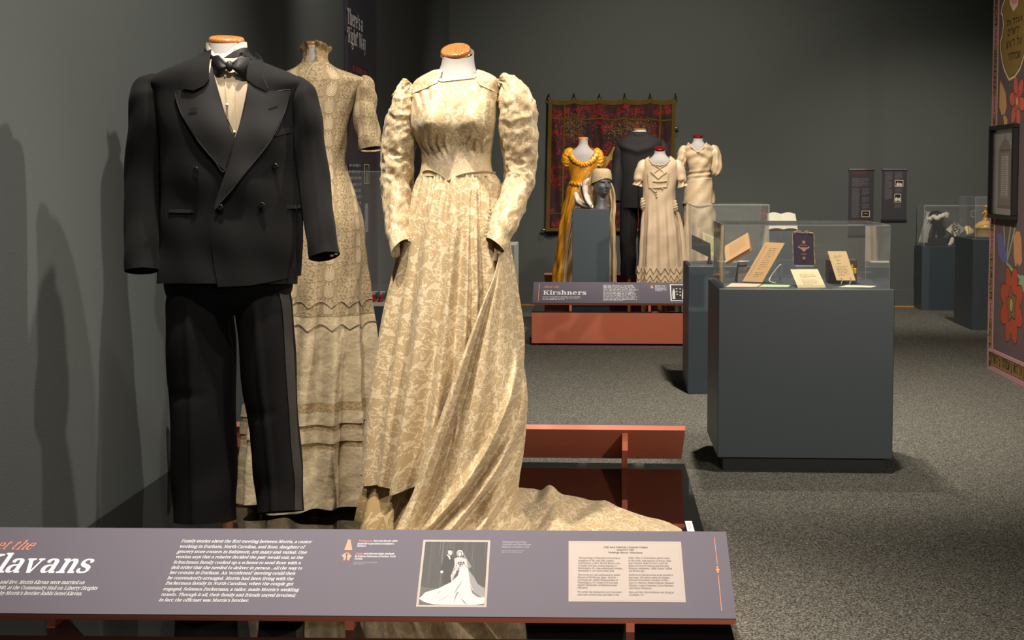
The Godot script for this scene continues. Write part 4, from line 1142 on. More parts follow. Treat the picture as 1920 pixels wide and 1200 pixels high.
	# --- front skirt: gathered, falling in deep folds
	var sk := Form.new([[1.5035, -0.4816, 0.1223, 0.106, 0.09], [1.4612, -0.4791, 0.141, 0.12, 0.11], [1.4082, -0.4829, 0.1517, 0.132, 0.125], [1.3375, -0.485, 0.1661, 0.145, 0.14], [1.2489, -0.4889, 0.1805, 0.158, 0.155], [1.1601, -0.4928, 0.1949, 0.168, 0.17], [1.0889, -0.4984, 0.2058, 0.178, 0.18], [0.9819, -0.5051, 0.2195, 0.192, 0.2], [0.8745, -0.5153, 0.2261, 0.206, 0.22], [0.7668, -0.5265, 0.23, 0.22, 0.24], [0.6588, -0.5377, 0.234, 0.232, 0.26], [0.5505, -0.5498, 0.2353, 0.242, 0.28], [0.4926, -0.5581, 0.2364, 0.246, 0.29]], Z)
	var fr := [[0.172, 0.010, 0.9], [0.200, 0.009, 0.9], [0.247, 0.015, 1.0], [0.310, 0.026, 1.15], [0.372, 0.016, 0.55], [0.424, 0.028, 1.0], [0.478, 0.016, 0.8], [0.52, 0.02, 1.0], [0.58, 0.022, 0.8], [0.64, 0.022, 1.0], [0.70, 0.022, 0.8], [0.76, 0.022, 1.0], [0.82, 0.022, 0.8], [0.88, 0.022, 1.0], [0.94, 0.02, 0.8], [0.985, 0.018, 1.0], [0.03, 0.016, 0.8], [0.075, 0.015, 0.9], [0.125, 0.018, 0.9]]
	sk.fold = func(a: float, y: float) -> float:
		var d: float = sk.top() - y
		var o := ridges(fr, a + 0.004 * sin(y * 5.0 + a * 30))
		return (o - 0.55) * lerpf(0.010, 0.060, smoothstep(0.0, 0.7, d)) + 0.004 * sin(a * 90 + y * 8) * smoothstep(0.0, 0.3, d) + 0.004 * sin(a * 260 + 3 * sin(a * 40)) * smoothstep(0.0, 0.02, d) * smoothstep(0.22, 0.02, d)
	part("skirt", loft(sk, sk.top(), sk.low(), 260, 150, 1.0, 0.0, func(a): return 0.006 * sin(a * TAU * 5) + 0.008 * sin(a * TAU * 11 + 1.0)), M.brocade, t, "gathered brocade skirt")
	var us := Form.new([[0.5763, -0.5979, 0.1498, 0.2, 0.16], [0.4572, -0.6221, 0.1592, 0.24, 0.18], [0.3286, -0.6465, 0.165, 0.29, 0.2]], 4.65)
	us.fold = func(a: float, y: float) -> float: return 0.028 * sin(a * TAU * 9 + 2.0 * sin(a * TAU * 2) + y * 2) * smoothstep(0.62, 0.40, y)
	part("underskirt", loft(us, us.top(), us.low(), 160, 24, 1.0, 0.0, func(a): return 0.012 * sin(a * TAU * 9 + 0.6)), M.underskirt, t, "inner skirt showing below the hem")
	# --- the train brought round to the front: a long sheet from the hip to the platform
	var L := [[-0.3289, 1.2564, -4.47, 0.0017], [-0.3508, 1.1724, -4.44, 0.0017], [-0.3801, 1.1054, -4.42, 0.0017], [-0.4195, 1.0047, -4.4, 0.0017], [-0.4587, 0.9046, -4.38, 0.0017], [-0.4948, 0.8043, -4.365, 0.0017], [-0.5308, 0.7043, -4.35, 0.0017], [-0.5667, 0.6047, -4.335, 0.0017], [-0.6024, 0.5055, -4.32, 0.0017], [-0.6425, 0.4188, -4.29, 0.0016], [-0.6736, 0.3612, -4.25, 0.0016], [-0.7023, 0.3325, -4.2, 0.0016]]
	var R := [[-0.3119, 1.2494, -4.6, 0.0018], [-0.2978, 1.1608, -4.6, 0.0018], [-0.289, 1.0898, -4.6, 0.0018], [-0.2802, 0.983, -4.6, 0.0018], [-0.2608, 0.8761, -4.6, 0.0018], [-0.2466, 0.7779, -4.6, 0.0018], [-0.2513, 0.6757, -4.62, 0.0018], [-0.2626, 0.5652, -4.63, 0.0018], [-0.2777, 0.4722, -4.64, 0.0018], [-0.2783, 0.397, -4.65, 0.0018], [-0.2442, 0.3409, -4.62, 0.0018], [-0.21, 0.3062, -4.58, 0.0018]]
	part("train_drape", sheet(110, 150, func(u: float, v: float) -> Vector3:
		var l = cr(L, v)
		var r = cr(R, v)
		var s := u
		var p := Vector3(lerpf(l[0], r[0], s), lerpf(l[1], r[1], s), 0)
		var dl: float = l[2] + 4.6
		var dr: float = r[2] + 4.6
		var z := lerpf(dl, dr, 1 - sqrt(maxf(0.0, 1 - s * s))) - 4.6
		var big := smoothstep(0.0, 0.5, v)
		z += 0.02 + big * 0.042 * exp(-pow((s - 0.09) / 0.07, 2)) - big * 0.050 * exp(-pow((s - 0.25 + 0.03 * v) / 0.055, 2))
		z += 0.012 * big * sin(s * 21 - v * 3.0) * smoothstep(0.25, 0.5, s)
		for k in [[0.26, 1.40, 0.050, 0.055], [0.46, 1.60, 0.066, 0.055], [0.64, 1.65, 0.05, 0.045]]:        # folds that sweep down from the hip to the front
			var w: float = 1.02 - k[1] * maxf(0.0, v - k[0]) * (0.55 + 0.45 * v)
			z += smoothstep(k[0], k[0] + 0.2, v) * (k[2] * exp(-pow((s - w) / k[3], 2)) - 0.7 * k[2] * exp(-pow((s - w - 0.09) / k[3], 2)))
		if s < 0.05:                                        # the edge is rolled under
			var k := 1 - s / 0.05
			z -= 0.035 * k * k
			p.x += 0.010 * k * k
		if v > 0.86:
			p.y = maxf(p.y, 0.306 + 0.01 * sin(s * 19))
		return Vector3(p.x, p.y, z), 1.0, 1.0, null, func(u: float, v: float) -> Vector2: return Vector2(u * lerpf(0.12, 0.62, v) + 0.3 * v, v * 1.15 - u * 0.12)), M.brocade, t, "train drawn round to the front of the skirt")
	var B := [Vector3(-0.3742, 0.2948, -5.12), Vector3(-0.3355, 0.2867, -5.2), Vector3(-0.2587, 0.2773, -5.2), Vector3(-0.1966, 0.2853, -5.16), Vector3(-0.1241, 0.2949, -5.14), Vector3(-0.0358, 0.2932, -5.05), Vector3(0.0418, 0.2913, -4.98), Vector3(0.1345, 0.2916, -4.85), Vector3(0.2147, 0.2926, -4.76), Vector3(0.2702, 0.2924, -4.67)]
	var Fr := [Vector3(-0.541, 0.305, -4.101), Vector3(-0.404, 0.305, -4.1817), Vector3(-0.2752, 0.305, -4.2112), Vector3(-0.1764, 0.305, -4.2041), Vector3(-0.0945, 0.305, -4.1963), Vector3(-0.0131, 0.305, -4.2118), Vector3(0.0688, 0.305, -4.2274), Vector3(0.1357, 0.305, -4.2781), Vector3(0.2076, 0.305, -4.4052), Vector3(0.2721, 0.305, -4.5799)]
	part("train_spread", sheet(120, 60, func(u: float, v: float) -> Vector3:
		var x := u * 9
		var i := mini(int(x), 8)
		var b: Vector3 = B[i].lerp(B[i + 1], x - i)
		var f: Vector3 = Fr[i].lerp(Fr[i + 1], x - i)
		var p := b.lerp(f, v)
		var h := 0.307 + 0.008 * absf(sin(u * 23 + v * 5)) + 0.006 * sin(v * 14 + u * 11) * sin(u * 31)
		h += 0.03 * exp(-pow((u - 0.33 - 0.10 * v) / 0.06, 2)) * (1 - 0.6 * v) + 0.012 * exp(-pow((u - 0.62 + 0.1 * v) / 0.05, 2)) * (1 - v)
		h += 0.06 * exp(-pow(u / 0.16, 2)) * (1 - 0.5 * v)
		p.y = maxf(0.302, lerpf(0.303, h, minf(1, minf(v, 1 - v) * 9 + 0.55) * minf(1, (1 - u) * 12)))
		return p, 0.85, 0.6), M.brocade, t, "train spread over the platform")
	# --- sleeves
	var puff := func(u: float, v: float) -> float:
		var top := smoothstep(0.36, 0.02, v)
		var mid := smoothstep(0.1, 0.3, v) * smoothstep(1.0, 0.85, v)
		return top * (0.010 * wrinkle(u, v, 1.3, 5.0) + 0.005 * sin(u * TAU * 11 + 6 * v)) + mid * (0.0085 * wrinkle(u + 0.25 * v, v + 0.05 * sin(u * TAU + 1.0), 0.5, 6.5) + 0.003 * wrinkle(u, v, 1.0, 16.0))
	part("sleeve", tube([[-0.6315, 1.8029, -4.58, 0.007], [-0.6404, 1.7925, -4.58, 0.0193], [-0.6494, 1.7681, -4.58, 0.0298], [-0.6549, 1.7349, -4.58, 0.0386], [-0.6636, 1.6863, -4.59, 0.0448], [-0.6726, 1.6199, -4.6, 0.0484], [-0.6816, 1.5495, -4.61, 0.0503], [-0.6841, 1.47, -4.6, 0.0476], [-0.6783, 1.3911, -4.57, 0.0438], [-0.669, 1.3253, -4.54, 0.0365], [-0.6596, 1.2795, -4.51, 0.0328]], 64, 120, 1.25, 0.32, puff, false, func(u: float) -> float: return 0.022 * (1 + cos(u * TAU - 0.2))), M.brocade, t, "long sleeve gathered into a puff at the shoulder")
	part("sleeve", tube([[-0.3397, 1.8072, -4.58, 0.007], [-0.3222, 1.8037, -4.58, 0.021], [-0.3029, 1.7828, -4.58, 0.0403], [-0.2872, 1.7445, -4.58, 0.0553], [-0.2791, 1.6891, -4.59, 0.0606], [-0.2745, 1.6194, -4.6, 0.0564], [-0.2716, 1.5493, -4.61, 0.0494], [-0.2763, 1.4824, -4.6, 0.0458], [-0.2932, 1.4232, -4.56, 0.0445], [-0.3161, 1.3617, -4.51, 0.0432], [-0.333, 1.3179, -4.48, 0.0377], [-0.3402, 1.2912, -4.46, 0.0342]], 64, 120, 1.2, 0.32, puff, false, func(u: float) -> float: return 0.020 * (1 + cos(u * TAU - PI + 0.7))), M.brocade, t, "long sleeve gathered into a puff at the shoulder")
	for k in 8:
		var f := k / 7.0
		part("button", ball(Vector3(-0.6362, 1.3427, -4.545).lerp(Vector3(-0.6284, 1.287, -4.5), f), Vector3.ONE * 0.0048, 5), M.satin, t)
		part("button", ball(Vector3(-0.3629, 1.3894, -4.51).lerp(Vector3(-0.3737, 1.307, -4.45), f), Vector3.ONE * 0.0045, 5), M.satin, t)

func lace_gown() -> void:
	var Z := 5.0
	form_stand("dress form facing away inside the high-collared lace gown", Z, [[1.9672, -1.0397, 0.0271, 0.04, 0.04], [1.9367, -1.0381, 0.0329, 0.045, 0.045], [1.8795, -1.0348, 0.0484, 0.055, 0.05]], [-1.0397, 1.9672, -5.0, 0.034, 0.034, 0.1], [[-1.0455, -4.95, 0.4242, 0.02], [-0.9884, -5.02, 0.4247, 0.018], [-1.2724, -5.08, 0.4614, 0.02]])
	var t := thing("lace_gown", "cream lace gown with high ruffled collar, seen from behind", "gown", Vector3(-1.0448, 0.33, -Z))
	var g := Form.new([[1.9024, -1.0336, 0.0494, 0.06, 0.055], [1.8833, -1.0328, 0.0775, 0.075, 0.065], [1.8642, -1.0292, 0.1278, 0.092, 0.08], [1.8451, -1.0198, 0.1646, 0.104, 0.09], [1.8126, -1.0259, 0.1628, 0.112, 0.1], [1.7648, -1.0282, 0.1415, 0.118, 0.1], [1.7074, -1.0316, 0.1232, 0.118, 0.1], [1.6307, -1.0313, 0.1107, 0.112, 0.1], [1.5443, -1.0311, 0.104, 0.106, 0.098], [1.4769, -1.0279, 0.1177, 0.118, 0.105], [1.4191, -1.0255, 0.1363, 0.135, 0.12], [1.3419, -1.0224, 0.1539, 0.15, 0.135], [1.2452, -1.0223, 0.1667, 0.16, 0.145], [1.1288, -1.0244, 0.1797, 0.172, 0.155], [1.0122, -1.0275, 0.1936, 0.184, 0.17], [0.8952, -1.0305, 0.2076, 0.196, 0.18], [0.7583, -1.0377, 0.2217, 0.208, 0.19], [0.621, -1.0449, 0.2319, 0.218, 0.2], [0.4635, -1.0543, 0.2402, 0.228, 0.21], [0.3173, -1.0616, 0.2465, 0.236, 0.215]], Z, 0.95)
	var fr := []
	for k in 13:
		fr.append([k / 13.0 + 0.008 * sin(k * 7.3) + 0.02, 0.021 + 0.005 * sin(k * 3.1), 0.85 + 0.3 * sin(k * 5.7)])
	g.fold = func(a: float, y: float) -> float:
		var d := smoothstep(1.32, 0.75, y)
		return d * (0.070 * (ridges(fr, a + 0.004 * sin(y * 7)) - 0.5)) + 0.0015 * sin(a * 70 + y * 40) + d * 0.004 * sin(a * 60 + y * 5)
	var ys := [1.0025, 0.6957, 0.6663, 0.629, 0.6015, 0.5661, 0.5386]
	var hole := PackedVector2Array([Vector2(-1.0586, 2.013), Vector2(-1.0316, 2.0129), Vector2(-1.0362, 1.9291), Vector2(-1.05, 1.9063), Vector2(-1.0615, 1.9216)])
	part("bodice", loft(g, g.top(), 1.4962, 130, 60), M.lace, t, "embroidered lace bodice")
	part("skirt", loft(g, 1.4962, ys[0], 220, 70), M.lace, t, "embroidered lace skirt")
	part("muslin_flounce", loft(g, ys[0], ys[1], 220, 50, 1.0, -0.001), M.muslin, t, "plain muslin flounce")
	part("lace_band", joined([loft(g, ys[1] + 0.004, ys[2], 220, 6), loft(g, ys[3], ys[4], 220, 6), loft(g, ys[5], ys[6], 220, 6)]), M.net, t, "lace insertion bands")
	for q in [[ys[2], ys[3]], [ys[4], ys[5]]]:
		part("tuck", joined([loft(g, q[0], q[1] - 0.006, 220, 6, 1.0, 0.0045), loft(g, q[0] + 0.002, q[0], 220, 1, 1.0, 0.002)]), M.muslin, t, "stitched muslin tuck")
	part("hem_flounce", loft(g, ys[6], g.low(), 220, 40, 1.0, 0.0, func(a): return 0.012 * sin(a * TAU * 6) + 0.02 * smoothstep(0.02, 0.12, a) * smoothstep(0.2, 0.12, a)), M.muslin, t, "crumpled muslin hem")
	for y in [ys[0] + 0.03, ys[0] - 0.05]:             # scalloped cords over the flounce
		part("cord", sheet(330, 4, func(u: float, v: float) -> Vector3: return g.pt(u, y + 0.022 * absf(sin(u * TAU * 8)) + 0.002 * cos(v * TAU), 0.0015 + 0.002 * sin(v * TAU)), 1.0, 1.0), M.muslin, t, "scalloped cord")
	part("collar", sheet(90, 24, func(u: float, v: float) -> Vector3:
		var a := TAU * (0.25 + lerpf(0.045, 0.97, u))
		var up := 1 - v
		var edge := 0.010 * absf(sin(u * 30)) + 0.016 * exp(-pow((u - 0.03) / 0.05, 2)) + 0.014 * exp(-pow((u - 0.96) / 0.06, 2)) - 0.020 * exp(-pow((u - 0.5) / 0.3, 2))
		var r := lerpf(0.064, 0.044, minf(1.0, up * 2.0)) + 0.014 * smoothstep(0.75, 1.0, up) + 0.003 * sin(u * 60) * up
		return Vector3(-1.0342 + r * cos(a), lerpf(1.8719, 1.9596 + edge, up), -5.0 + r * 1.05 * sin(a)), 0.35, 0.1), M.net, t, "high ruffled lace collar")
	var pl := []
	for q in PackedVector2Array([Vector2(-1.0155, 1.9205), Vector2(-1.0252, 1.8981), Vector2(-1.0387, 1.872), Vector2(-1.0486, 1.8346), Vector2(-1.0529, 1.7784)]):
		pl.append([q.x, q.y, -5.0 + 0.06 if q.y > 1.88 else g.front(q.x, q.y) + 0.003, 0.0045])
	part("back_placket", tube(pl, 8, 30), M.muslin, t, "narrow back fastening")
	for s in [[[-0.8706, 1.8484, -5, 0.0115], [-0.8572, 1.8293, -5, 0.0326], [-0.8556, 1.7931, -5, 0.0383], [-0.8559, 1.7453, -5, 0.0421], [-0.8488, 1.6876, -4.99, 0.043], [-0.8398, 1.6338, -4.98, 0.042], [-0.8307, 1.5897, -4.97, 0.0381]], [[-1.1766, 1.8494, -5, 0.0115], [-1.1963, 1.8265, -5, 0.0326], [-1.2045, 1.7844, -5, 0.0383], [-1.209, 1.7365, -5, 0.0421], [-1.2173, 1.6847, -5, 0.0421], [-1.2277, 1.6309, -5, 0.0421], [-1.234, 1.5906, -5, 0.0383]]]:
		part("sleeve", tube(s, 48, 60, 1.25, 0.35, func(u: float, v: float) -> float: return 0.003 * sin(v * 20 + 3 * sin(u * TAU)) + 0.002 * sin(u * TAU * 3 + v * 12)), M.lace, t, "elbow-length lace sleeve")
		var e = s[-1]
		part("sleeve_edge", tube([[e[0] - e[3], e[1], e[2], 0.004], [e[0] - e[3] * 0.5, e[1] - 0.006, e[2] + e[3], 0.004], [e[0] + e[3] * 0.5, e[1] - 0.006, e[2] + e[3], 0.004], [e[0] + e[3], e[1], e[2], 0.004]], 8, 20), M.muslin, t)

# ---------------------------------------------------------------- the far platform
func far_group() -> void:
	far_hanging()
	# gold satin dress
	form_stand("pale dress form with slim neck cap in the gold satin dress", 13.3, [[1.8395, -0.186, 0.0431, 0.05, 0.05], [1.7838, -0.1859, 0.0482, 0.05, 0.05], [1.7484, -0.1884, 0.0761, 0.07, 0.06], [1.7079, -0.1858, 0.1294, 0.095, 0.08], [1.642, -0.1857, 0.1498, 0.1, 0.08], [1.5812, -0.1881, 0.1473, 0.1, 0.08]], [-0.186, 1.8446, -13.3, 0.048, 0.048, 0.1], [[-0.2777, -13.3, 0.7258, 0.03]], 0.3, M.wood_matt)
	var t := thing("gold_dress", "gold satin dress with ruched scoop neckline and short puffed sleeves", "dress", Vector3(-0.2524, 0.32, -13.3))
	var g := Form.new([[1.7585, -0.1884, 0.1066, 0.09, 0.08], [1.7129, -0.1858, 0.1447, 0.105, 0.09], [1.6572, -0.1857, 0.1498, 0.12, 0.1], [1.5812, -0.1881, 0.1422, 0.125, 0.1], [1.5, -0.193, 0.127, 0.115, 0.095], [1.4238, -0.2056, 0.1093, 0.11, 0.09], [1.3781, -0.2233, 0.1119, 0.13, 0.1], [1.2866, -0.2358, 0.1145, 0.15, 0.12], [1.134, -0.2585, 0.1273, 0.17, 0.14], [0.879, -0.281, 0.1402, 0.19, 0.16], [0.6235, -0.3011, 0.1506, 0.21, 0.18], [0.4391, -0.3187, 0.1635, 0.23, 0.2]], 13.3)
	g.fold = func(a: float, y: float) -> float: return (0.012 * sin(a * TAU * 8 + 3 * sin(y * 4)) + 0.006 * sin(a * TAU * 17 + y * 11)) * smoothstep(1.55, 1.0, y) + 0.004 * sin(a * 40 + y * 33)
	var scoop := PackedVector2Array([Vector2(-0.313, 1.8321), Vector2(-0.0562, 1.8318), Vector2(-0.061, 1.7112), Vector2(-0.091, 1.656), Vector2(-0.1413, 1.6258), Vector2(-0.1917, 1.6208), Vector2(-0.2523, 1.646), Vector2(-0.2927, 1.6913)])
	part("dress_body", loft(g, g.top(), g.low(), 140, 150, 1.0, 0.0, null, func(p: Vector3) -> bool: return p.z > -13.3 and Geometry2D.is_point_in_polygon(Vector2(p.x, p.y), scoop)), M.gold_satin, t)
	var rib := []
	for q in PackedVector2Array([Vector2(-0.3179, 1.7316), Vector2(-0.3027, 1.6863), Vector2(-0.2724, 1.646), Vector2(-0.232, 1.6158), Vector2(-0.1866, 1.6007), Vector2(-0.1413, 1.6107), Vector2(-0.1011, 1.6359), Vector2(-0.0709, 1.6761), Vector2(-0.056, 1.7213)]):
		rib.append([q.x, q.y, g.front(q.x, q.y) + 0.008, 0.024])
	part("ruched_neckline", tube(rib, 18, 90, 0.6, 0.1, func(u: float, v: float) -> float: return 0.0045 * sin(v * 90 + 3 * sin(u * TAU + v * 9)) + 0.003 * sin(v * 57)), M.gold_satin, t, "ruched band round the scoop neck")
	part("sash", tube([[-0.3148, 1.4238, -13.24, 0.014], [-0.2519, 1.4143, -13.17, 0.018], [-0.1762, 1.4043, -13.17, 0.018], [-0.1013, 1.4086, -13.25, 0.014]], 10, 30, 0.6, 0.1, func(u: float, v: float) -> float: return 0.004 * sin(v * 40 + u * 12)), M.gold_satin, t)
	for s in [[[-0.2797, 1.7383, -13.3, 0.0204], [-0.3102, 1.713, -13.3, 0.0509], [-0.3253, 1.6725, -13.3, 0.0611], [-0.3354, 1.6269, -13.3, 0.0586], [-0.3354, 1.5812, -13.3, 0.0458]], [[-0.0767, 1.7432, -13.3, 0.0204], [-0.0513, 1.7128, -13.3, 0.0408], [-0.036, 1.6723, -13.3, 0.0458], [-0.0308, 1.6318, -13.3, 0.0433], [-0.0357, 1.5862, -13.3, 0.0357]]]:
		part("puffed_sleeve", tube(s, 30, 40, 1.1, 0.2, func(u: float, v: float) -> float: return 0.007 * wrinkle(u, v, 1.3, 5.0)), M.gold_satin, t)
	# the tailcoat seen from behind
	form_stand("dress form with round cap inside the dark suit turned away", 13.6, [[1.9394, 0.3583, 0.0594, 0.06, 0.06], [1.8723, 0.3586, 0.0698, 0.065, 0.065]], [0.3557, 1.9394, -13.6, 0.06, 0.058, 0.1], [[0.2634, -13.6, 0.7098, 0.022], [0.3986, -13.6, 0.7102, 0.022]], 0.3, M.gold_braid)
	t = thing("suit_jacket", "dark plum suit jacket seen from behind before the red hanging", "jacket", Vector3(0.3382, 1.1, -13.6))
	g = Form.new([[1.9188, 0.3584, 0.0697, 0.075, 0.07], [1.8878, 0.361, 0.1137, 0.09, 0.085], [1.8517, 0.3637, 0.1886, 0.105, 0.095], [1.8103, 0.3613, 0.2223, 0.115, 0.105], [1.7225, 0.3616, 0.2068, 0.125, 0.115], [1.5932, 0.357, 0.1914, 0.125, 0.115], [1.4378, 0.3525, 0.176, 0.12, 0.11], [1.3082, 0.3557, 0.1787, 0.13, 0.12], [1.1836, 0.3588, 0.1866, 0.14, 0.125]], 13.6, 0.9)
	g.bump = func(x: float, y: float) -> float: return 0.022 * exp(-pow((y - 1.7311 - 0.28 * absf(x - 0.3334)) / 0.035, 2)) * smoothstep(0.22, 0.1, absf(x - 0.3334)) - 0.02 * exp(-pow((x - 0.3507) / 0.012, 2)) * smoothstep(1.4383, 1.3765, y)
	part("jacket_body", loft(g, g.top(), g.low(), 120, 90), M.tail_wool, t)
	part("jacket_collar", tube([[0.2784, 1.8827, -13.56, 0.018], [0.3174, 1.8799, -13.515, 0.02], [0.3892, 1.8798, -13.515, 0.02], [0.4386, 1.8825, -13.56, 0.018]], 10, 24, 0.5), M.tail_wool, t)
	part("vent", applique(PackedVector2Array([Vector2(0.3446, 1.387), Vector2(0.3518, 1.387), Vector2(0.3557, 1.1916), Vector2(0.3429, 1.1916)]), func(x, y): return g.front(x, y), 0.004, 0.006, 0.03), M.black, t, "centre back vent")
	for s in [[[0.2114, 1.826, -13.6, 0.0208], [0.1804, 1.8002, -13.6, 0.0417], [0.1599, 1.7382, -13.6, 0.0521], [0.1499, 1.6347, -13.6, 0.0547], [0.1398, 1.5155, -13.58, 0.0572], [0.1296, 1.376, -13.55, 0.0545], [0.1297, 1.2421, -13.52, 0.0492]], [[0.537, 1.8205, -13.6, 0.0208], [0.5681, 1.7998, -13.6, 0.0417], [0.589, 1.7481, -13.6, 0.0547], [0.5999, 1.6448, -13.6, 0.0573], [0.6056, 1.5414, -13.6, 0.0599], [0.6064, 1.3861, -13.6, 0.0573], [0.602, 1.241, -13.6, 0.0495]]]:
		part("sleeve", tube(s, 30, 40, 1.1, 0.3, func(u: float, v: float) -> float: return 0.004 * sin(v * 18 + 2 * sin(u * TAU))), M.tail_wool, t)
	t = thing("collar_shirt", "white shirt collar above the dark suit turned away", "shirt", Vector3(0.3559, 1.85, -13.6))
	part("collar_band", lathe([[0.072, 1.8826], [0.070, 1.9033], [0.067, 1.9239], [0.062, 1.9136]], 30, 8, Vector3(0.3584, 0, -13.6)), M.collar, t)
	t = thing("suit_trousers", "dark plum suit trousers below the jacket turned away", "trousers", Vector3(0.3135, 0.5, -13.6))
	for s in [[[0.2603, 1.2043, -13.6, 0.0885], [0.2556, 1.0744, -13.6, 0.0859], [0.2512, 0.8662, -13.6, 0.0807], [0.252, 0.6576, -13.6, 0.0755], [0.2525, 0.5219, -13.6, 0.0729]], [[0.4417, 1.2045, -13.6, 0.0885], [0.4371, 1.0746, -13.6, 0.0833], [0.4277, 0.8666, -13.6, 0.0781], [0.4183, 0.6581, -13.6, 0.0729], [0.4137, 0.5224, -13.6, 0.0703]]]:
		part("trouser_leg", tube(s, 40, 40, 1.05, 0.4, func(u: float, v: float) -> float: return 0.012 * exp(-pow((u - 0.25) / 0.03, 2)) + 0.004 * sin(v * 14 + u * 8)), M.tail_trouser, t)
	front_dress()
	back_dress()
	# the small plinth with the bust, the cap and veil and the shoes
	t = thing("display_plinth", "narrow slate plinth under the grey head and white shoes", "plinth", Vector3(-0.1055, 0.301, -12.9))
	part("plinth_body", box(Vector3(-0.276, 0.301, -13.06), Vector3(0.0649, 1.189, -12.72), 0.003), M.plinth, t)
	var top := 1.189
	head_bust(Vector3(-0.009, top, -12.87))
	shoe(Vector3(-0.2507, top, -12.99), 0.80, "white kid pump on the plinth with its toe toward the grey head", false)
	shoe(Vector3(-0.117 - 0.112, top + 0.197, -12.88), 0.0, "white kid pump propped upright against its fellow beside the bust", true)

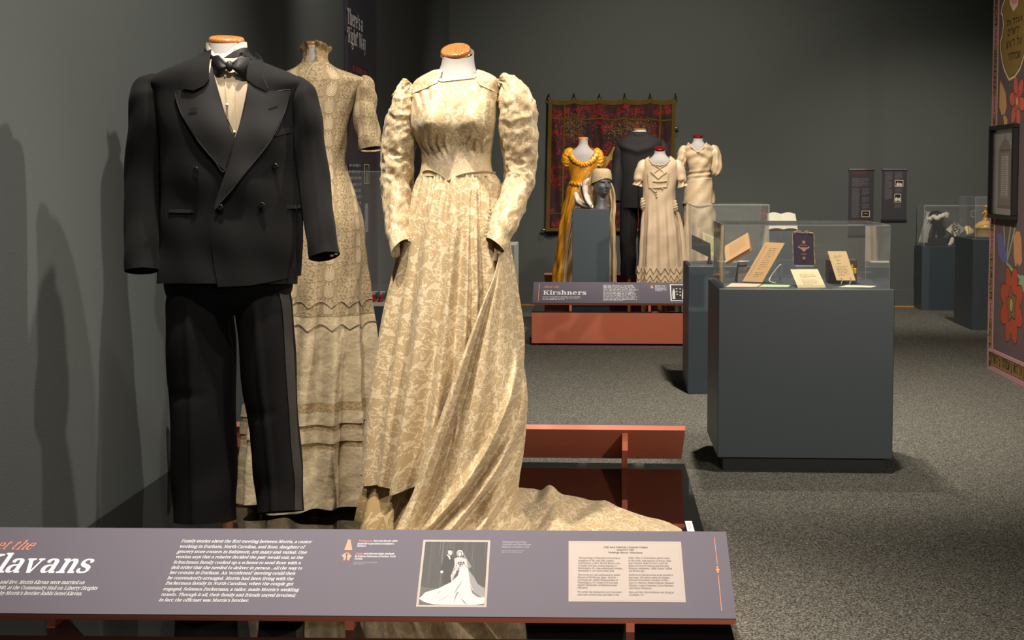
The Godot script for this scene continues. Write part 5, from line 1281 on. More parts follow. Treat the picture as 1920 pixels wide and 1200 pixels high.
func far_hanging() -> void:
	var t := thing("wall_hanging", "red damask synagogue curtain edged in gold braid with a gold star", "wall hanging", Vector3(0.1088, 1.6091, -15.9))
	var im := brocade(1024, Color(0.22, 0.02, 0.025), Color(0.55, 0.055, 0.07), 77, 2.2)
	var n := noise_image(256, 0.02, 41, 3)
	for y in 1024:
		for x in 1024:
			var k: float = n.get_pixel(x / 4, y / 4).r
			im.set_pixel(x, y, im.get_pixel(x, y).lerp(Color(0.10, 0.01, 0.015), smoothstep(0.45, 0.7, k) * 0.75))
	var r := RandomNumberGenerator.new()
	r.seed = 8
	for k in 1500:                                        # metal thread embroidery, worn
		var c: Vector2 = [Vector2(215, 250), Vector2(220, 170), Vector2(760, 220), Vector2(690, 190), Vector2(560, 230)][k % 5] + Vector2(r.randfn(0, 52), r.randfn(0, 40))
		blob(im, c, r.randf_range(2, 6), r.randf_range(2, 4), r.randf() * 3, Color(0.60, 0.50, 0.26).lerp(Color(0.16, 0.13, 0.08), r.randf()), 6)
	var velvet := with(mat(Color.WHITE, 0.75), tex(im), 1.0)
	velvet.rim_enabled = true
	velvet.rim = 0.4
	var x0 := -0.6138
	var x1 := 0.8223
	var y1 := 2.358
	var y0 := 0.8561
	var zf := func(x: float, y: float) -> float: return -15.9 + 0.018 * sin((x - x0) * 21 + 1.2 * sin(y * 3)) * (0.4 + 0.6 * (y1 - y) / 1.5) + 0.008 * sin(x * 47 + y * 4)
	var sag := func(x: float) -> float: return -0.022 * absf(sin((x - x0) / (x1 - x0) * PI * 5))
	var at := func(u: float, v: float, off: float) -> Vector3:
		var x: float = lerpf(x0, x1, u) - 0.03 * v
		var y: float = lerpf(y1, y0, v) + sag.call(lerpf(x0, x1, u)) * (1 - v)
		return Vector3(x, y, zf.call(x, y) + off)
	part("velvet", sheet(120, 60, func(u: float, v: float) -> Vector3: return at.call(u, v, 0.0)), velvet, t, "worn red damask velvet")
	var strip := func(u0: float, v0: float, u1: float, v1: float, w: float) -> ArrayMesh:
		return sheet(60, 2, func(u: float, v: float) -> Vector3:
			var d := Vector2(v1 - v0, -(u1 - u0)).normalized() * w
			return at.call(lerpf(u0, u1, u) + d.x * (v - 0.5), lerpf(v0, v1, u) + d.y * (v - 0.5), 0.008))
	for q in [[0, 0.014, 1, 0.014, 0.034], [0, 0.986, 1, 0.986, 0.026], [0.012, 0, 0.012, 1, 0.03], [0.988, 0, 0.988, 1, 0.026]]:
		part("edge_braid", strip.call(q[0], q[1], q[2], q[3], q[4]), M.gold_braid, t, "gold braid edging")
	for q in [[0.02, 0.135, 0.98, 0.150, 0.011], [0.02, 0.862, 0.98, 0.862, 0.009], [0.126, 0.02, 0.126, 0.98, 0.012], [0.882, 0.02, 0.882, 0.98, 0.012]]:
		part("inner_braid", strip.call(q[0], q[1], q[2], q[3], q[4]), M.gold_braid, t, "narrow gold braid line")
	for f in [1.0, -1.0]:
		for k in 3:
			var a := Vector2(0.535, 0.52) + Vector2.from_angle(f * PI / 2 + TAU * k / 3) * 0.165
			var b := Vector2(0.535, 0.52) + Vector2.from_angle(f * PI / 2 + TAU * (k + 1) / 3) * 0.165
			part("star_bar", strip.call(a.x, a.y, b.x, b.y, 0.030), mat(Color(0.68, 0.55, 0.22), 0.5, 0.2), t, "gold bar of a six-pointed star")
	for k in 6:
		var p: Vector3 = at.call(k / 5.0, 0.0, 0.0)
		var hk := thing("curtain_hook", ["first", "second", "third", "fourth", "fifth", "last"][k] + " dark hook from the left holding up the red hanging", "hook", Vector3(p.x, p.y + 0.05, -15.98), "hooks above the red hanging")
		part("hook_stem", tube([[p.x, p.y + 0.065, -15.999, 0.006], [p.x, p.y + 0.06, -15.93, 0.007], [p.x, p.y + 0.045, -15.90, 0.006], [p.x, p.y + 0.03, -15.915, 0.008]], 8, 16), M.dark_plinth, hk)
		part("hook_ring", sheet(20, 8, func(u: float, v: float) -> Vector3:
			var c := Vector3(cos(u * TAU), sin(u * TAU), 0)
			return Vector3(p.x, p.y + 0.012, -15.905) + c * (0.017 + 0.004 * cos(v * TAU)) + Vector3(0, 0, 0.005 * sin(v * TAU))), M.dark_plinth, hk)
	for k in 2:
		var p: Vector3 = [Vector3(-0.6758, 0.8717, -15.93), Vector3(0.8336, 2.0322, -15.93)][k]
		var cl := thing("tie_clip", "dark metal tie clip at the " + ["lower corner", "upper edge"][k] + " of the red hanging", "clip", p)
		part("clip_body", ball(p, Vector3(0.03, 0.014, 0.014), 6), M.metal, cl)
		part("cord_loop", tube([[p.x, p.y, p.z, 0.003], [p.x - 0.04, p.y - 0.03, p.z, 0.003], [p.x - 0.02, p.y - 0.07, p.z, 0.003], [p.x + 0.02, p.y - 0.05, p.z, 0.003]], 6, 16), M.dark_plinth, cl)

func front_dress() -> void:
	form_stand("dress form with rosewood neck cap wearing the braided cream dress", 13.0, [[1.7323, 0.5285, 0.0494, 0.05, 0.05], [1.6928, 0.5287, 0.0543, 0.052, 0.05], [1.6631, 0.5288, 0.079, 0.07, 0.06], [1.6286, 0.5314, 0.116, 0.085, 0.075], [1.5791, 0.5292, 0.1235, 0.088, 0.08]], [0.5285, 1.7422, -13.0, 0.05, 0.05, 0.35], [[0.535, -13.0, 0.6957, 0.03]], 0.3, with(mat(Color(0.36, 0.06, 0.07), 0.15), null, 1.0))
	var t := thing("braided_dress", "straight cream satin dress with braid trim and zigzag hem", "dress", Vector3(0.5345, 0.32, -13.0))
	var g := Form.new([[1.673, 0.5312, 0.1012, 0.085, 0.075], [1.6483, 0.5313, 0.1358, 0.1, 0.085], [1.6088, 0.5364, 0.1605, 0.11, 0.09], [1.5396, 0.5368, 0.1655, 0.115, 0.095], [1.3911, 0.5252, 0.1532, 0.12, 0.1], [1.2424, 0.521, 0.1533, 0.12, 0.105], [1.1432, 0.524, 0.1608, 0.125, 0.11], [0.9942, 0.5296, 0.1758, 0.14, 0.12], [0.7455, 0.5333, 0.1933, 0.155, 0.13], [0.4812, 0.5396, 0.2134, 0.17, 0.14]], 13.0, 0.9)
	g.fold = func(a: float, y: float) -> float: return (0.010 * sin(a * TAU * 9 + 1.0) + 0.004 * sin(a * TAU * 21)) * smoothstep(1.4, 0.9, y) + 0.002 * sin(a * 30 + y * 30)
	var gf := func(x: float, y: float) -> float: return g.front(x, y)
	var scoop := PackedVector2Array([Vector2(0.4265, 1.711), Vector2(0.6224, 1.7108), Vector2(0.6179, 1.6471), Vector2(0.5887, 1.6128), Vector2(0.5398, 1.5932), Vector2(0.4908, 1.5982), Vector2(0.4465, 1.6227), Vector2(0.4268, 1.6521)])
	part("dress_body", loft(g, g.top(), g.low(), 130, 130, 1.0, 0.0, null, func(p: Vector3) -> bool: return p.z > -13.0 and Geometry2D.is_point_in_polygon(Vector2(p.x, p.y), scoop)), M.cream_satin, t)
	for s in [[[0.4006, 1.6286, -13, 0.0249], [0.3711, 1.594, -13, 0.0448], [0.3564, 1.5495, -13, 0.0498], [0.3418, 1.5, -13, 0.0498], [0.3321, 1.4604, -13, 0.0473], [0.3297, 1.4307, -13, 0.0349], [0.3224, 1.4009, -13, 0.0448]], [[0.6672, 1.6285, -13, 0.0249], [0.697, 1.5939, -13, 0.0448], [0.7121, 1.5494, -13, 0.0498], [0.7222, 1.5, -13, 0.0523], [0.7323, 1.4555, -13, 0.0498], [0.7325, 1.4258, -13, 0.0373], [0.7426, 1.3912, -13, 0.0473]]]:
		part("sleeve", tube(s, 30, 50, 1.1, 0.3, func(u: float, v: float) -> float: return 0.0025 * sin(v * 17 + 3 * sin(u * TAU)) + smoothstep(0.6, 0.9, v) * 0.008 * sin(u * TAU * 5 + v * 20)), M.cream_satin, t, "short sleeve with gathered cuff")
	var braid := func(called: String, q: PackedVector2Array, r: float, steps: int) -> void:
		var p := []
		for c in q:
			p.append([c.x, c.y, float(gf.call(c.x, c.y)) + 0.003, r])
		part(called, tube(p, 7, steps, 1.0, 0.0, func(_u: float, v: float) -> float: return 0.0015 * sin(v * steps * 1.5)), M.braid, t)
	braid.call("neck_braid", PackedVector2Array([Vector2(0.4317, 1.6472), Vector2(0.4466, 1.6178), Vector2(0.4859, 1.5933), Vector2(0.5398, 1.5883), Vector2(0.5887, 1.6079), Vector2(0.6179, 1.6422)]), 0.007, 40)
	braid.call("chest_braid", PackedVector2Array([Vector2(0.4467, 1.5982), Vector2(0.5105, 1.5687), Vector2(0.5795, 1.5049)]), 0.005, 30)
	braid.call("chest_braid", PackedVector2Array([Vector2(0.5937, 1.5981), Vector2(0.5399, 1.5687), Vector2(0.4618, 1.5098)]), 0.005, 30)
	braid.call("chest_braid", PackedVector2Array([Vector2(0.447, 1.5295), Vector2(0.4815, 1.4951), Vector2(0.5111, 1.4656)]), 0.008, 30)
	braid.call("chest_braid", PackedVector2Array([Vector2(0.5111, 1.4656), Vector2(0.5452, 1.4951), Vector2(0.5843, 1.5245)]), 0.008, 30)
	braid.call("panel_braid", PackedVector2Array([Vector2(0.4621, 1.4411), Vector2(0.521, 1.4362), Vector2(0.5896, 1.446)]), 0.009, 30)
	braid.call("panel_braid", PackedVector2Array([Vector2(0.428, 1.3821), Vector2(0.5115, 1.3821), Vector2(0.5899, 1.392)]), 0.009, 30)
	braid.call("panel_braid", PackedVector2Array([Vector2(0.4176, 1.5147), Vector2(0.4229, 1.4411), Vector2(0.428, 1.3821)]), 0.006, 30)
	braid.call("panel_braid", PackedVector2Array([Vector2(0.6039, 1.5147), Vector2(0.5994, 1.4411), Vector2(0.5899, 1.392)]), 0.006, 30)
	braid.call("drop_braid", PackedVector2Array([Vector2(0.4477, 1.3772), Vector2(0.4674, 1.3575), Vector2(0.4872, 1.3379)]), 0.007, 20)
	for q in [PackedVector2Array([Vector2(0.492, 1.3477)]), PackedVector2Array([Vector2(0.4921, 1.3231)]), PackedVector2Array([Vector2(0.4972, 1.2985)]), PackedVector2Array([Vector2(0.5508, 1.3723)])]:
		part("bead", ball(on(gf, q[0].x, q[0].y, 0.004), Vector3.ONE * 0.009, 6), M.braid, t)
	for row in 3:                                       # zigzag braids over the hem
		part("hem_braid", sheet(240, 6, func(u: float, v: float) -> Vector3:
			var y: float = [0.6209, 0.5561, 0.5062][row] + 0.028 * (absf(fposmod(u * 22.0, 1.0) * 2 - 1) * 2 - 1)
			return g.pt(u, y + 0.009 * cos(v * TAU), 0.004 + 0.007 * sin(v * TAU))), M.braid, t, "zigzag braid round the hem")
	for s in [[[0.3658, 1.2879, -12.94, 0.0099], [0.3705, 1.2536, -12.93, 0.0198], [0.3707, 1.2141, -12.93, 0.0198], [0.3662, 1.1793, -12.94, 0.0124]], [[0.6662, 1.2684, -12.94, 0.0099], [0.6708, 1.2242, -12.93, 0.0198], [0.671, 1.1897, -12.93, 0.0223], [0.6766, 1.1549, -12.94, 0.0124]]]:
		part("hip_ornament", tube(s, 12, 20, 0.6, 0.0, func(u: float, v: float) -> float: return 0.005 * sin(v * 30 + u * 12), true), M.braid, t, "ruffled hip ornament")
	part("side_panel", tube([[0.6957, 1.1528, -13.02, 0.015], [0.7167, 1.0432, -13.03, 0.0299], [0.7324, 0.8938, -13.03, 0.0399], [0.7485, 0.6944, -13.03, 0.0449], [0.7597, 0.4847, -13.03, 0.0499]], 24, 40, 0.7, 0.2), M.cream_satin, t)

func back_dress() -> void:
	form_stand("dress form with dark red cap in the cream dress turned away", 13.7, [[1.8639, 0.9302, 0.0467, 0.05, 0.05], [1.8224, 0.9304, 0.0519, 0.052, 0.05], [1.7912, 0.9332, 0.0752, 0.07, 0.06], [1.7289, 0.9414, 0.1089, 0.085, 0.075]], [0.9275, 1.8743, -13.7, 0.048, 0.048, 0.25], [[0.9452, -13.7, 0.6535, 0.03]], 0.3, with(mat(Color(0.36, 0.06, 0.07), 0.15), null, 1.0))
	var t := thing("draped_dress", "cream silk dress with draped sash and ruffled sleeves, seen from behind", "dress", Vector3(0.9431, 0.32, -13.7))
	var g := Form.new([[1.8016, 0.9305, 0.0985, 0.085, 0.075], [1.7757, 0.9359, 0.1349, 0.1, 0.085], [1.7237, 0.9388, 0.1479, 0.11, 0.09], [1.6457, 0.9419, 0.1297, 0.115, 0.095], [1.5521, 0.9426, 0.1038, 0.11, 0.09], [1.4896, 0.943, 0.0987, 0.105, 0.09], [1.4479, 0.9433, 0.1091, 0.11, 0.095], [1.375, 0.9437, 0.1247, 0.12, 0.1], [1.2081, 0.9448, 0.1508, 0.14, 0.115], [0.9677, 0.9438, 0.1744, 0.16, 0.13], [0.601, 0.941, 0.2007, 0.19, 0.15], [0.3647, 0.94, 0.2139, 0.2, 0.16]], 13.7)
	g.fold = func(a: float, y: float) -> float: return 0.016 * sin(a * TAU * 8 + 1.4 * sin(y * 3)) * smoothstep(1.16, 0.9, y) + 0.004 * sin(a * 34 + y * 40) + 0.005 * sin(y * 130 + a * 9) * exp(-pow((y - 1.5104) / 0.05, 2))
	g.bump = func(x: float, y: float) -> float: return 0.012 * sin((y - 1.6 + 0.5 * absf(x - 0.9296)) * 60) * exp(-pow((y - 1.7221) / 0.08, 2))
	var vee := PackedVector2Array([Vector2(0.8463, 1.8408), Vector2(1.0007, 1.8406), Vector2(0.9806, 1.7684), Vector2(0.9191, 1.7272), Vector2(0.8777, 1.7531)])
	part("dress_body", loft(g, g.top(), g.low(), 130, 140, 1.0, 0.0, null, func(p: Vector3) -> bool: return p.z > -13.7 and Geometry2D.is_point_in_polygon(Vector2(p.x, p.y), vee)), M.cream_back, t)
	part("overskirt", loft(g, 1.4583, 1.2081, 100, 30, 1.0, 0.012, func(a): return 0.015 * sin(a * TAU * 3)), M.cream_back, t, "short overskirt")
	var vb := []
	for q in PackedVector2Array([Vector2(0.831, 1.8098), Vector2(0.857, 1.7789), Vector2(0.8881, 1.7479), Vector2(0.9191, 1.7221), Vector2(0.9499, 1.7427), Vector2(0.9806, 1.7684), Vector2(1.0112, 1.8096)]):
		vb.append([q.x, q.y, g.front(q.x, q.y) + 0.004, 0.010])
	part("neck_edge", tube(vb, 8, 40, 0.6), M.cream_back, t, "folded edge of the V neck")
	part("sash", loft(g, 1.5312, 1.4583, 90, 16, 1.0, 0.014), M.cream_back, t, "draped waist sash")
	for s in [[[0.8166, 1.7706, -13.7, 0.021], [0.7857, 1.7394, -13.7, 0.042], [0.7756, 1.677, -13.7, 0.0498], [0.7656, 1.6146, -13.7, 0.0472], [0.7607, 1.5729, -13.7, 0.042]], [[1.0552, 1.7807, -13.7, 0.021], [1.0865, 1.7392, -13.7, 0.0472], [1.1026, 1.6664, -13.7, 0.0525], [1.1135, 1.5936, -13.7, 0.0551], [1.1088, 1.5312, -13.7, 0.0525], [1.0987, 1.4948, -13.7, 0.0315]]]:
		part("sleeve", tube(s, 30, 50, 1.1, 0.3, func(u: float, v: float) -> float: return 0.003 * sin(v * 19 + 3 * sin(u * TAU)) + 0.004 * sin(u * TAU * 6 + 9 * v)), M.cream_back, t, "ruffled elbow sleeve")
	for k in 9:
		part("button", ball(on(func(x, y): return g.front(x, y), 1.0507, lerpf(1.3604, 1.2414, k / 8.0), 0.016), Vector3.ONE * 0.007, 5), M.braid, t)

func head_bust(at: Vector3) -> void:
	var t := thing("mannequin_bust", "matt grey female display head on the narrow plinth", "display head", at)
	org = Vector3.ZERO
	var g := Form.new([[0.335, 0, 0.012, 0.012, 0.03], [0.328, 0, 0.045, 0.045, 0.06], [0.305, 0, 0.070, 0.075, 0.09], [0.27, 0, 0.080, 0.092, 0.1], [0.235, 0, 0.080, 0.093, 0.098], [0.20, 0, 0.076, 0.090, 0.085], [0.17, 0, 0.068, 0.087, 0.062], [0.145, 0, 0.053, 0.082, 0.045], [0.128, 0, 0.040, 0.068, 0.04], [0.118, 0, 0.043, 0.040, 0.043], [0.08, 0, 0.044, 0.042, 0.046], [0.04, 0, 0.052, 0.05, 0.052], [0.0, 0, 0.07, 0.062, 0.06]], 0.0)
	g.bump = func(x: float, y: float) -> float:
		var e := func(cx: float, cy: float, sx: float, sy: float) -> float: return exp(-pow((x - cx) / sx, 2) - pow((y - cy) / sy, 2))
		var o: float = 0.030 * e.call(0.0, 0.198, 0.010, 0.012) + 0.016 * e.call(0.0, 0.22, 0.008, 0.02)                    # nose
		for s in [-1.0, 1.0]:
			o -= 0.012 * e.call(s * 0.032, 0.232, 0.017, 0.011)
			o += 0.008 * e.call(s * 0.032, 0.230, 0.012, 0.006) + 0.005 * e.call(s * 0.034, 0.252, 0.022, 0.005)          # lids, brows
			o += 0.007 * e.call(s * 0.042, 0.196, 0.02, 0.018)
		o += 0.010 * e.call(0.0, 0.1745, 0.016, 0.0045) + 0.011 * e.call(0.0, 0.164, 0.014, 0.005) - 0.004 * e.call(0.0, 0.169, 0.018, 0.0022) + 0.007 * e.call(0.0, 0.145, 0.016, 0.011)
		return o * 1.35
	part("head", loft(g, 0.335, 0.0, 90, 130), M.slate, t)
	var k := thing("bridal_headdress", "beaded cream bridal cap with long lace-edged veil on the grey head", "headdress", at)
	org = Vector3.ZERO
	var cap := tex(brocade(256, Color(0.70, 0.61, 0.47), Color(0.85, 0.77, 0.63), 15, 2.0))
	part("cap", sheet(60, 24, func(u: float, v: float) -> Vector3:
		var a := u * TAU
		var up := 1 - v
		var y := lerpf(0.268 - 0.045 * maxf(0, -sin(a)) + 0.012 * sin(a) - 0.03 * pow(cos(a), 2), 0.372, sin(up * PI / 2))
		var r := sqrt(maxf(0.0001, 1 - pow(up, 2.6)))
		return Vector3(0.094 * cos(a) * r, y, 0.108 * sin(a) * r - 0.006), 0.5, 0.14), with(mat(Color.WHITE, 0.7), cap, 0.15, cap, 0.3), k, "beaded cap")
	k.rotation.y = 0.5
	t.rotation.y = 0.5
	org = at
	k = thing("bridal_veil", "long sheer veil with lace edging falling behind the grey head", "veil", at + Vector3(0, 0.33, -0.06))
	part("veil_net", ribbon([[-0.0894, 1.5297, -13, 0.0398], [-0.124, 1.4603, -13, 0.0448], [-0.1585, 1.366, -13, 0.0597], [-0.198, 1.2169, -13, 0.0797], [-0.2375, 1.0426, -13, 0.0846], [-0.2671, 0.8431, -13, 0.0797], [-0.2917, 0.6433, -13, 0.0747], [-0.3065, 0.4931, -13, 0.0697]], 14, 60, 0.03), M.veil, k, "sheer veil net")
	part("veil_net", ribbon([[0.0099, 1.5298, -13.02, 0.0399], [0.0399, 1.4404, -13.02, 0.0399], [0.0651, 1.3311, -13.02, 0.0499], [0.0705, 1.1919, -13.02, 0.0499], [0.0659, 1.0424, -13.02, 0.0449], [0.0715, 0.8429, -13.02, 0.0449], [0.0821, 0.6431, -13.02, 0.0449], [0.0825, 0.493, -13.02, 0.0399]], 14, 60, 0.02), M.veil, k, "sheer veil net")
	part("veil_net", ribbon([[-0.0399, 1.5397, -13.03, 0.0499], [-0.0396, 1.4404, -13.03, 0.0998], [-0.0392, 1.2911, -13.03, 0.1198], [-0.039, 1.2015, -13.03, 0.1298]], 14, 30, 0.02), M.veil, k, "sheer veil net")
	var edge := with(mat(Color.WHITE, 0.8), cap, 0.12)
	part("veil_lace", ribbon([[0.0497, 1.4505, -12.99, 0.0124], [0.0847, 1.3613, -12.99, 0.0224], [0.0999, 1.2422, -12.99, 0.0249], [0.0954, 1.0933, -12.99, 0.0224], [0.101, 0.8943, -12.99, 0.0224], [0.1116, 0.6951, -12.99, 0.0224], [0.1122, 0.4954, -12.99, 0.0199]], 6, 90, 0.015), edge, k, "lace edging")
	part("veil_lace", ribbon([[-0.1238, 1.4901, -12.98, 0.0075], [-0.1881, 1.3811, -12.98, 0.0099], [-0.2474, 1.2173, -12.98, 0.0124], [-0.2918, 1.0433, -12.98, 0.0124], [-0.3214, 0.844, -12.98, 0.0124], [-0.3461, 0.6444, -12.98, 0.0124], [-0.3559, 0.4945, -12.98, 0.0124]], 6, 90, 0.015), edge, k, "lace edging")

func ribbon(path: Array, nu: int, nv: int, wave: float) -> ArrayMesh:      # a hanging strip of cloth, rows x, y, z, half width
	return sheet(nu, nv, func(u: float, v: float) -> Vector3:
		var q = cr(path, v)
		return Vector3(q[0] + q[3] * (u * 2 - 1) * (1 + 0.08 * sin(v * 31 + u)), q[1], q[2] + wave * sin(u * 9 + v * 6) + wave * 0.4 * sin(v * 23 + u * 4)), 0.2, 1.4)

func shoe(at: Vector3, turn: float, label: String, propped: bool) -> void:
	var t := thing("bridal_shoe", label, "shoe", at)
	org = Vector3.ZERO
	part("upper", sheet(28, 40, func(u: float, v: float) -> Vector3:
		var a := u * TAU
		var x := lerpf(0.0, 0.235, v)
		var w := 0.040 * sqrt(maxf(0.0, sin(PI * clampf(0.12 + v * 0.88, 0, 1)))) * (1.0 - 0.25 * exp(-pow((v - 0.42) / 0.16, 2)))
		var sole := 0.055 * pow(maxf(0, 1 - v / 0.62), 1.4) + 0.004
		var high := lerpf(0.095, 0.036, smoothstep(0.0, 0.85, v)) * (1.0 if v < 0.97 else 0.5) * (1.0 - 0.30 * smoothstep(0.08, 0.2, v) * smoothstep(0.6, 0.45, v))
		return Vector3(x, sole + high * (0.5 + 0.5 * sin(a)), w * cos(a)), 0.2, 0.2), M.kid, t)
	part("insole", sheet(10, 20, func(u: float, v: float) -> Vector3:
		var x := lerpf(0.02, 0.14, v)
		return Vector3(x, 0.058 * pow(maxf(0, 1 - x / 0.235 / 0.62), 1.4) + lerpf(0.060, 0.030, v), lerpf(-0.02, 0.02, u) * sin(PI * lerpf(0.1, 0.9, v)))), M.flower, t, "pale lining")
	part("heel", tube([[0.016, 0.06, 0, 0.020], [0.018, 0.03, 0, 0.011], [0.020, 0.001, 0, 0.010]], 12, 10, 1.0, 0.0, null, true), M.kid, t)
	part("outsole", sheet(8, 30, func(u: float, v: float) -> Vector3:
		var w := 0.032 * sqrt(maxf(0.0, sin(PI * clampf(0.12 + v * 0.88, 0, 1))))
		return Vector3(lerpf(0.0, 0.236, v), 0.055 * pow(maxf(0, 1 - v / 0.62), 1.4) + 0.003, lerpf(-w, w, u))), M.brown, t, "brown sole")
	t.rotation = Vector3(0, -turn, 0)
	if propped:
		t.rotation = Vector3(0.0, -0.6, -0.95)

# ---------------------------------------------------------------- plinths and hoods
func hood(label: String, lo: Vector3, hi: Vector3) -> void:
	var t := thing("acrylic_hood", label, "display case", Vector3((lo.x + hi.x) * 0.5, lo.y, (lo.z + hi.z) * 0.5))
	var k := 0.005
	var e := 0.0035
	part("pane", box(Vector3(lo.x, lo.y, hi.z - k), hi, 0.0), M.acrylic, t, "clear front pane")
	part("pane", box(lo, Vector3(hi.x, hi.y, lo.z + k), 0.0), M.acrylic, t, "clear rear pane")
	part("pane", box(Vector3(lo.x, lo.y, lo.z + k), Vector3(lo.x + k, hi.y, hi.z - k), 0.0), M.acrylic, t, "clear side pane")
	part("pane", box(Vector3(hi.x - k, lo.y, lo.z + k), Vector3(hi.x, hi.y, hi.z - k), 0.0), M.acrylic, t, "clear side pane")
	part("pane", box(Vector3(lo.x + k, hi.y - k, lo.z + k), Vector3(hi.x - k, hi.y, hi.z - k), 0.0), M.acrylic, t, "clear top pane")
	var b := Bag.new()
	for x in [lo.x, hi.x - e]:
		for z in [lo.z, hi.z - e]:
			add_box(b, Vector3(x, lo.y, z), Vector3(x + e, hi.y, z + e))
		add_box(b, Vector3(x, hi.y - e, lo.z), Vector3(x + e, hi.y, hi.z))
	for z in [lo.z, hi.z - e]:
		add_box(b, Vector3(lo.x, hi.y - e, z), Vector3(hi.x, hi.y, z + e))
	part("polished_edge", done(b), M.acrylic_edge, t, "pale polished edges of the acrylic")

func card(called: String, label: String, category: String, a: Vector3, b: Vector3, d: Vector3, thick: float, m: Material, group := "") -> Node3D:   # corners: top left, top right, bottom left
	var t := thing(called, label, category, (d + d + b - a) * 0.5, group)
	part("sheet", leaf(a, b - a, d - a, thick), m, t)
	return t

func flat(called: String, label: String, category: String, p: PackedVector2Array, y: float, thick: float, m: Material) -> Node3D:
	var t := thing(called, label, category, Vector3(p[0].x, y, p[0].y))
	part("sheet", slab(p, Vector3(0, y + thick, 0), Vector3(1, 0, 0), Vector3(0, 0, 1), thick), m, t)
	return t

func written(w: int, h: int, ground: Color, ink: Color, blocks: Array) -> StandardMaterial3D:
	return with(mat(Color.WHITE, 0.75), tex(typed(w, h, ground, ink, blocks)), 1.0)

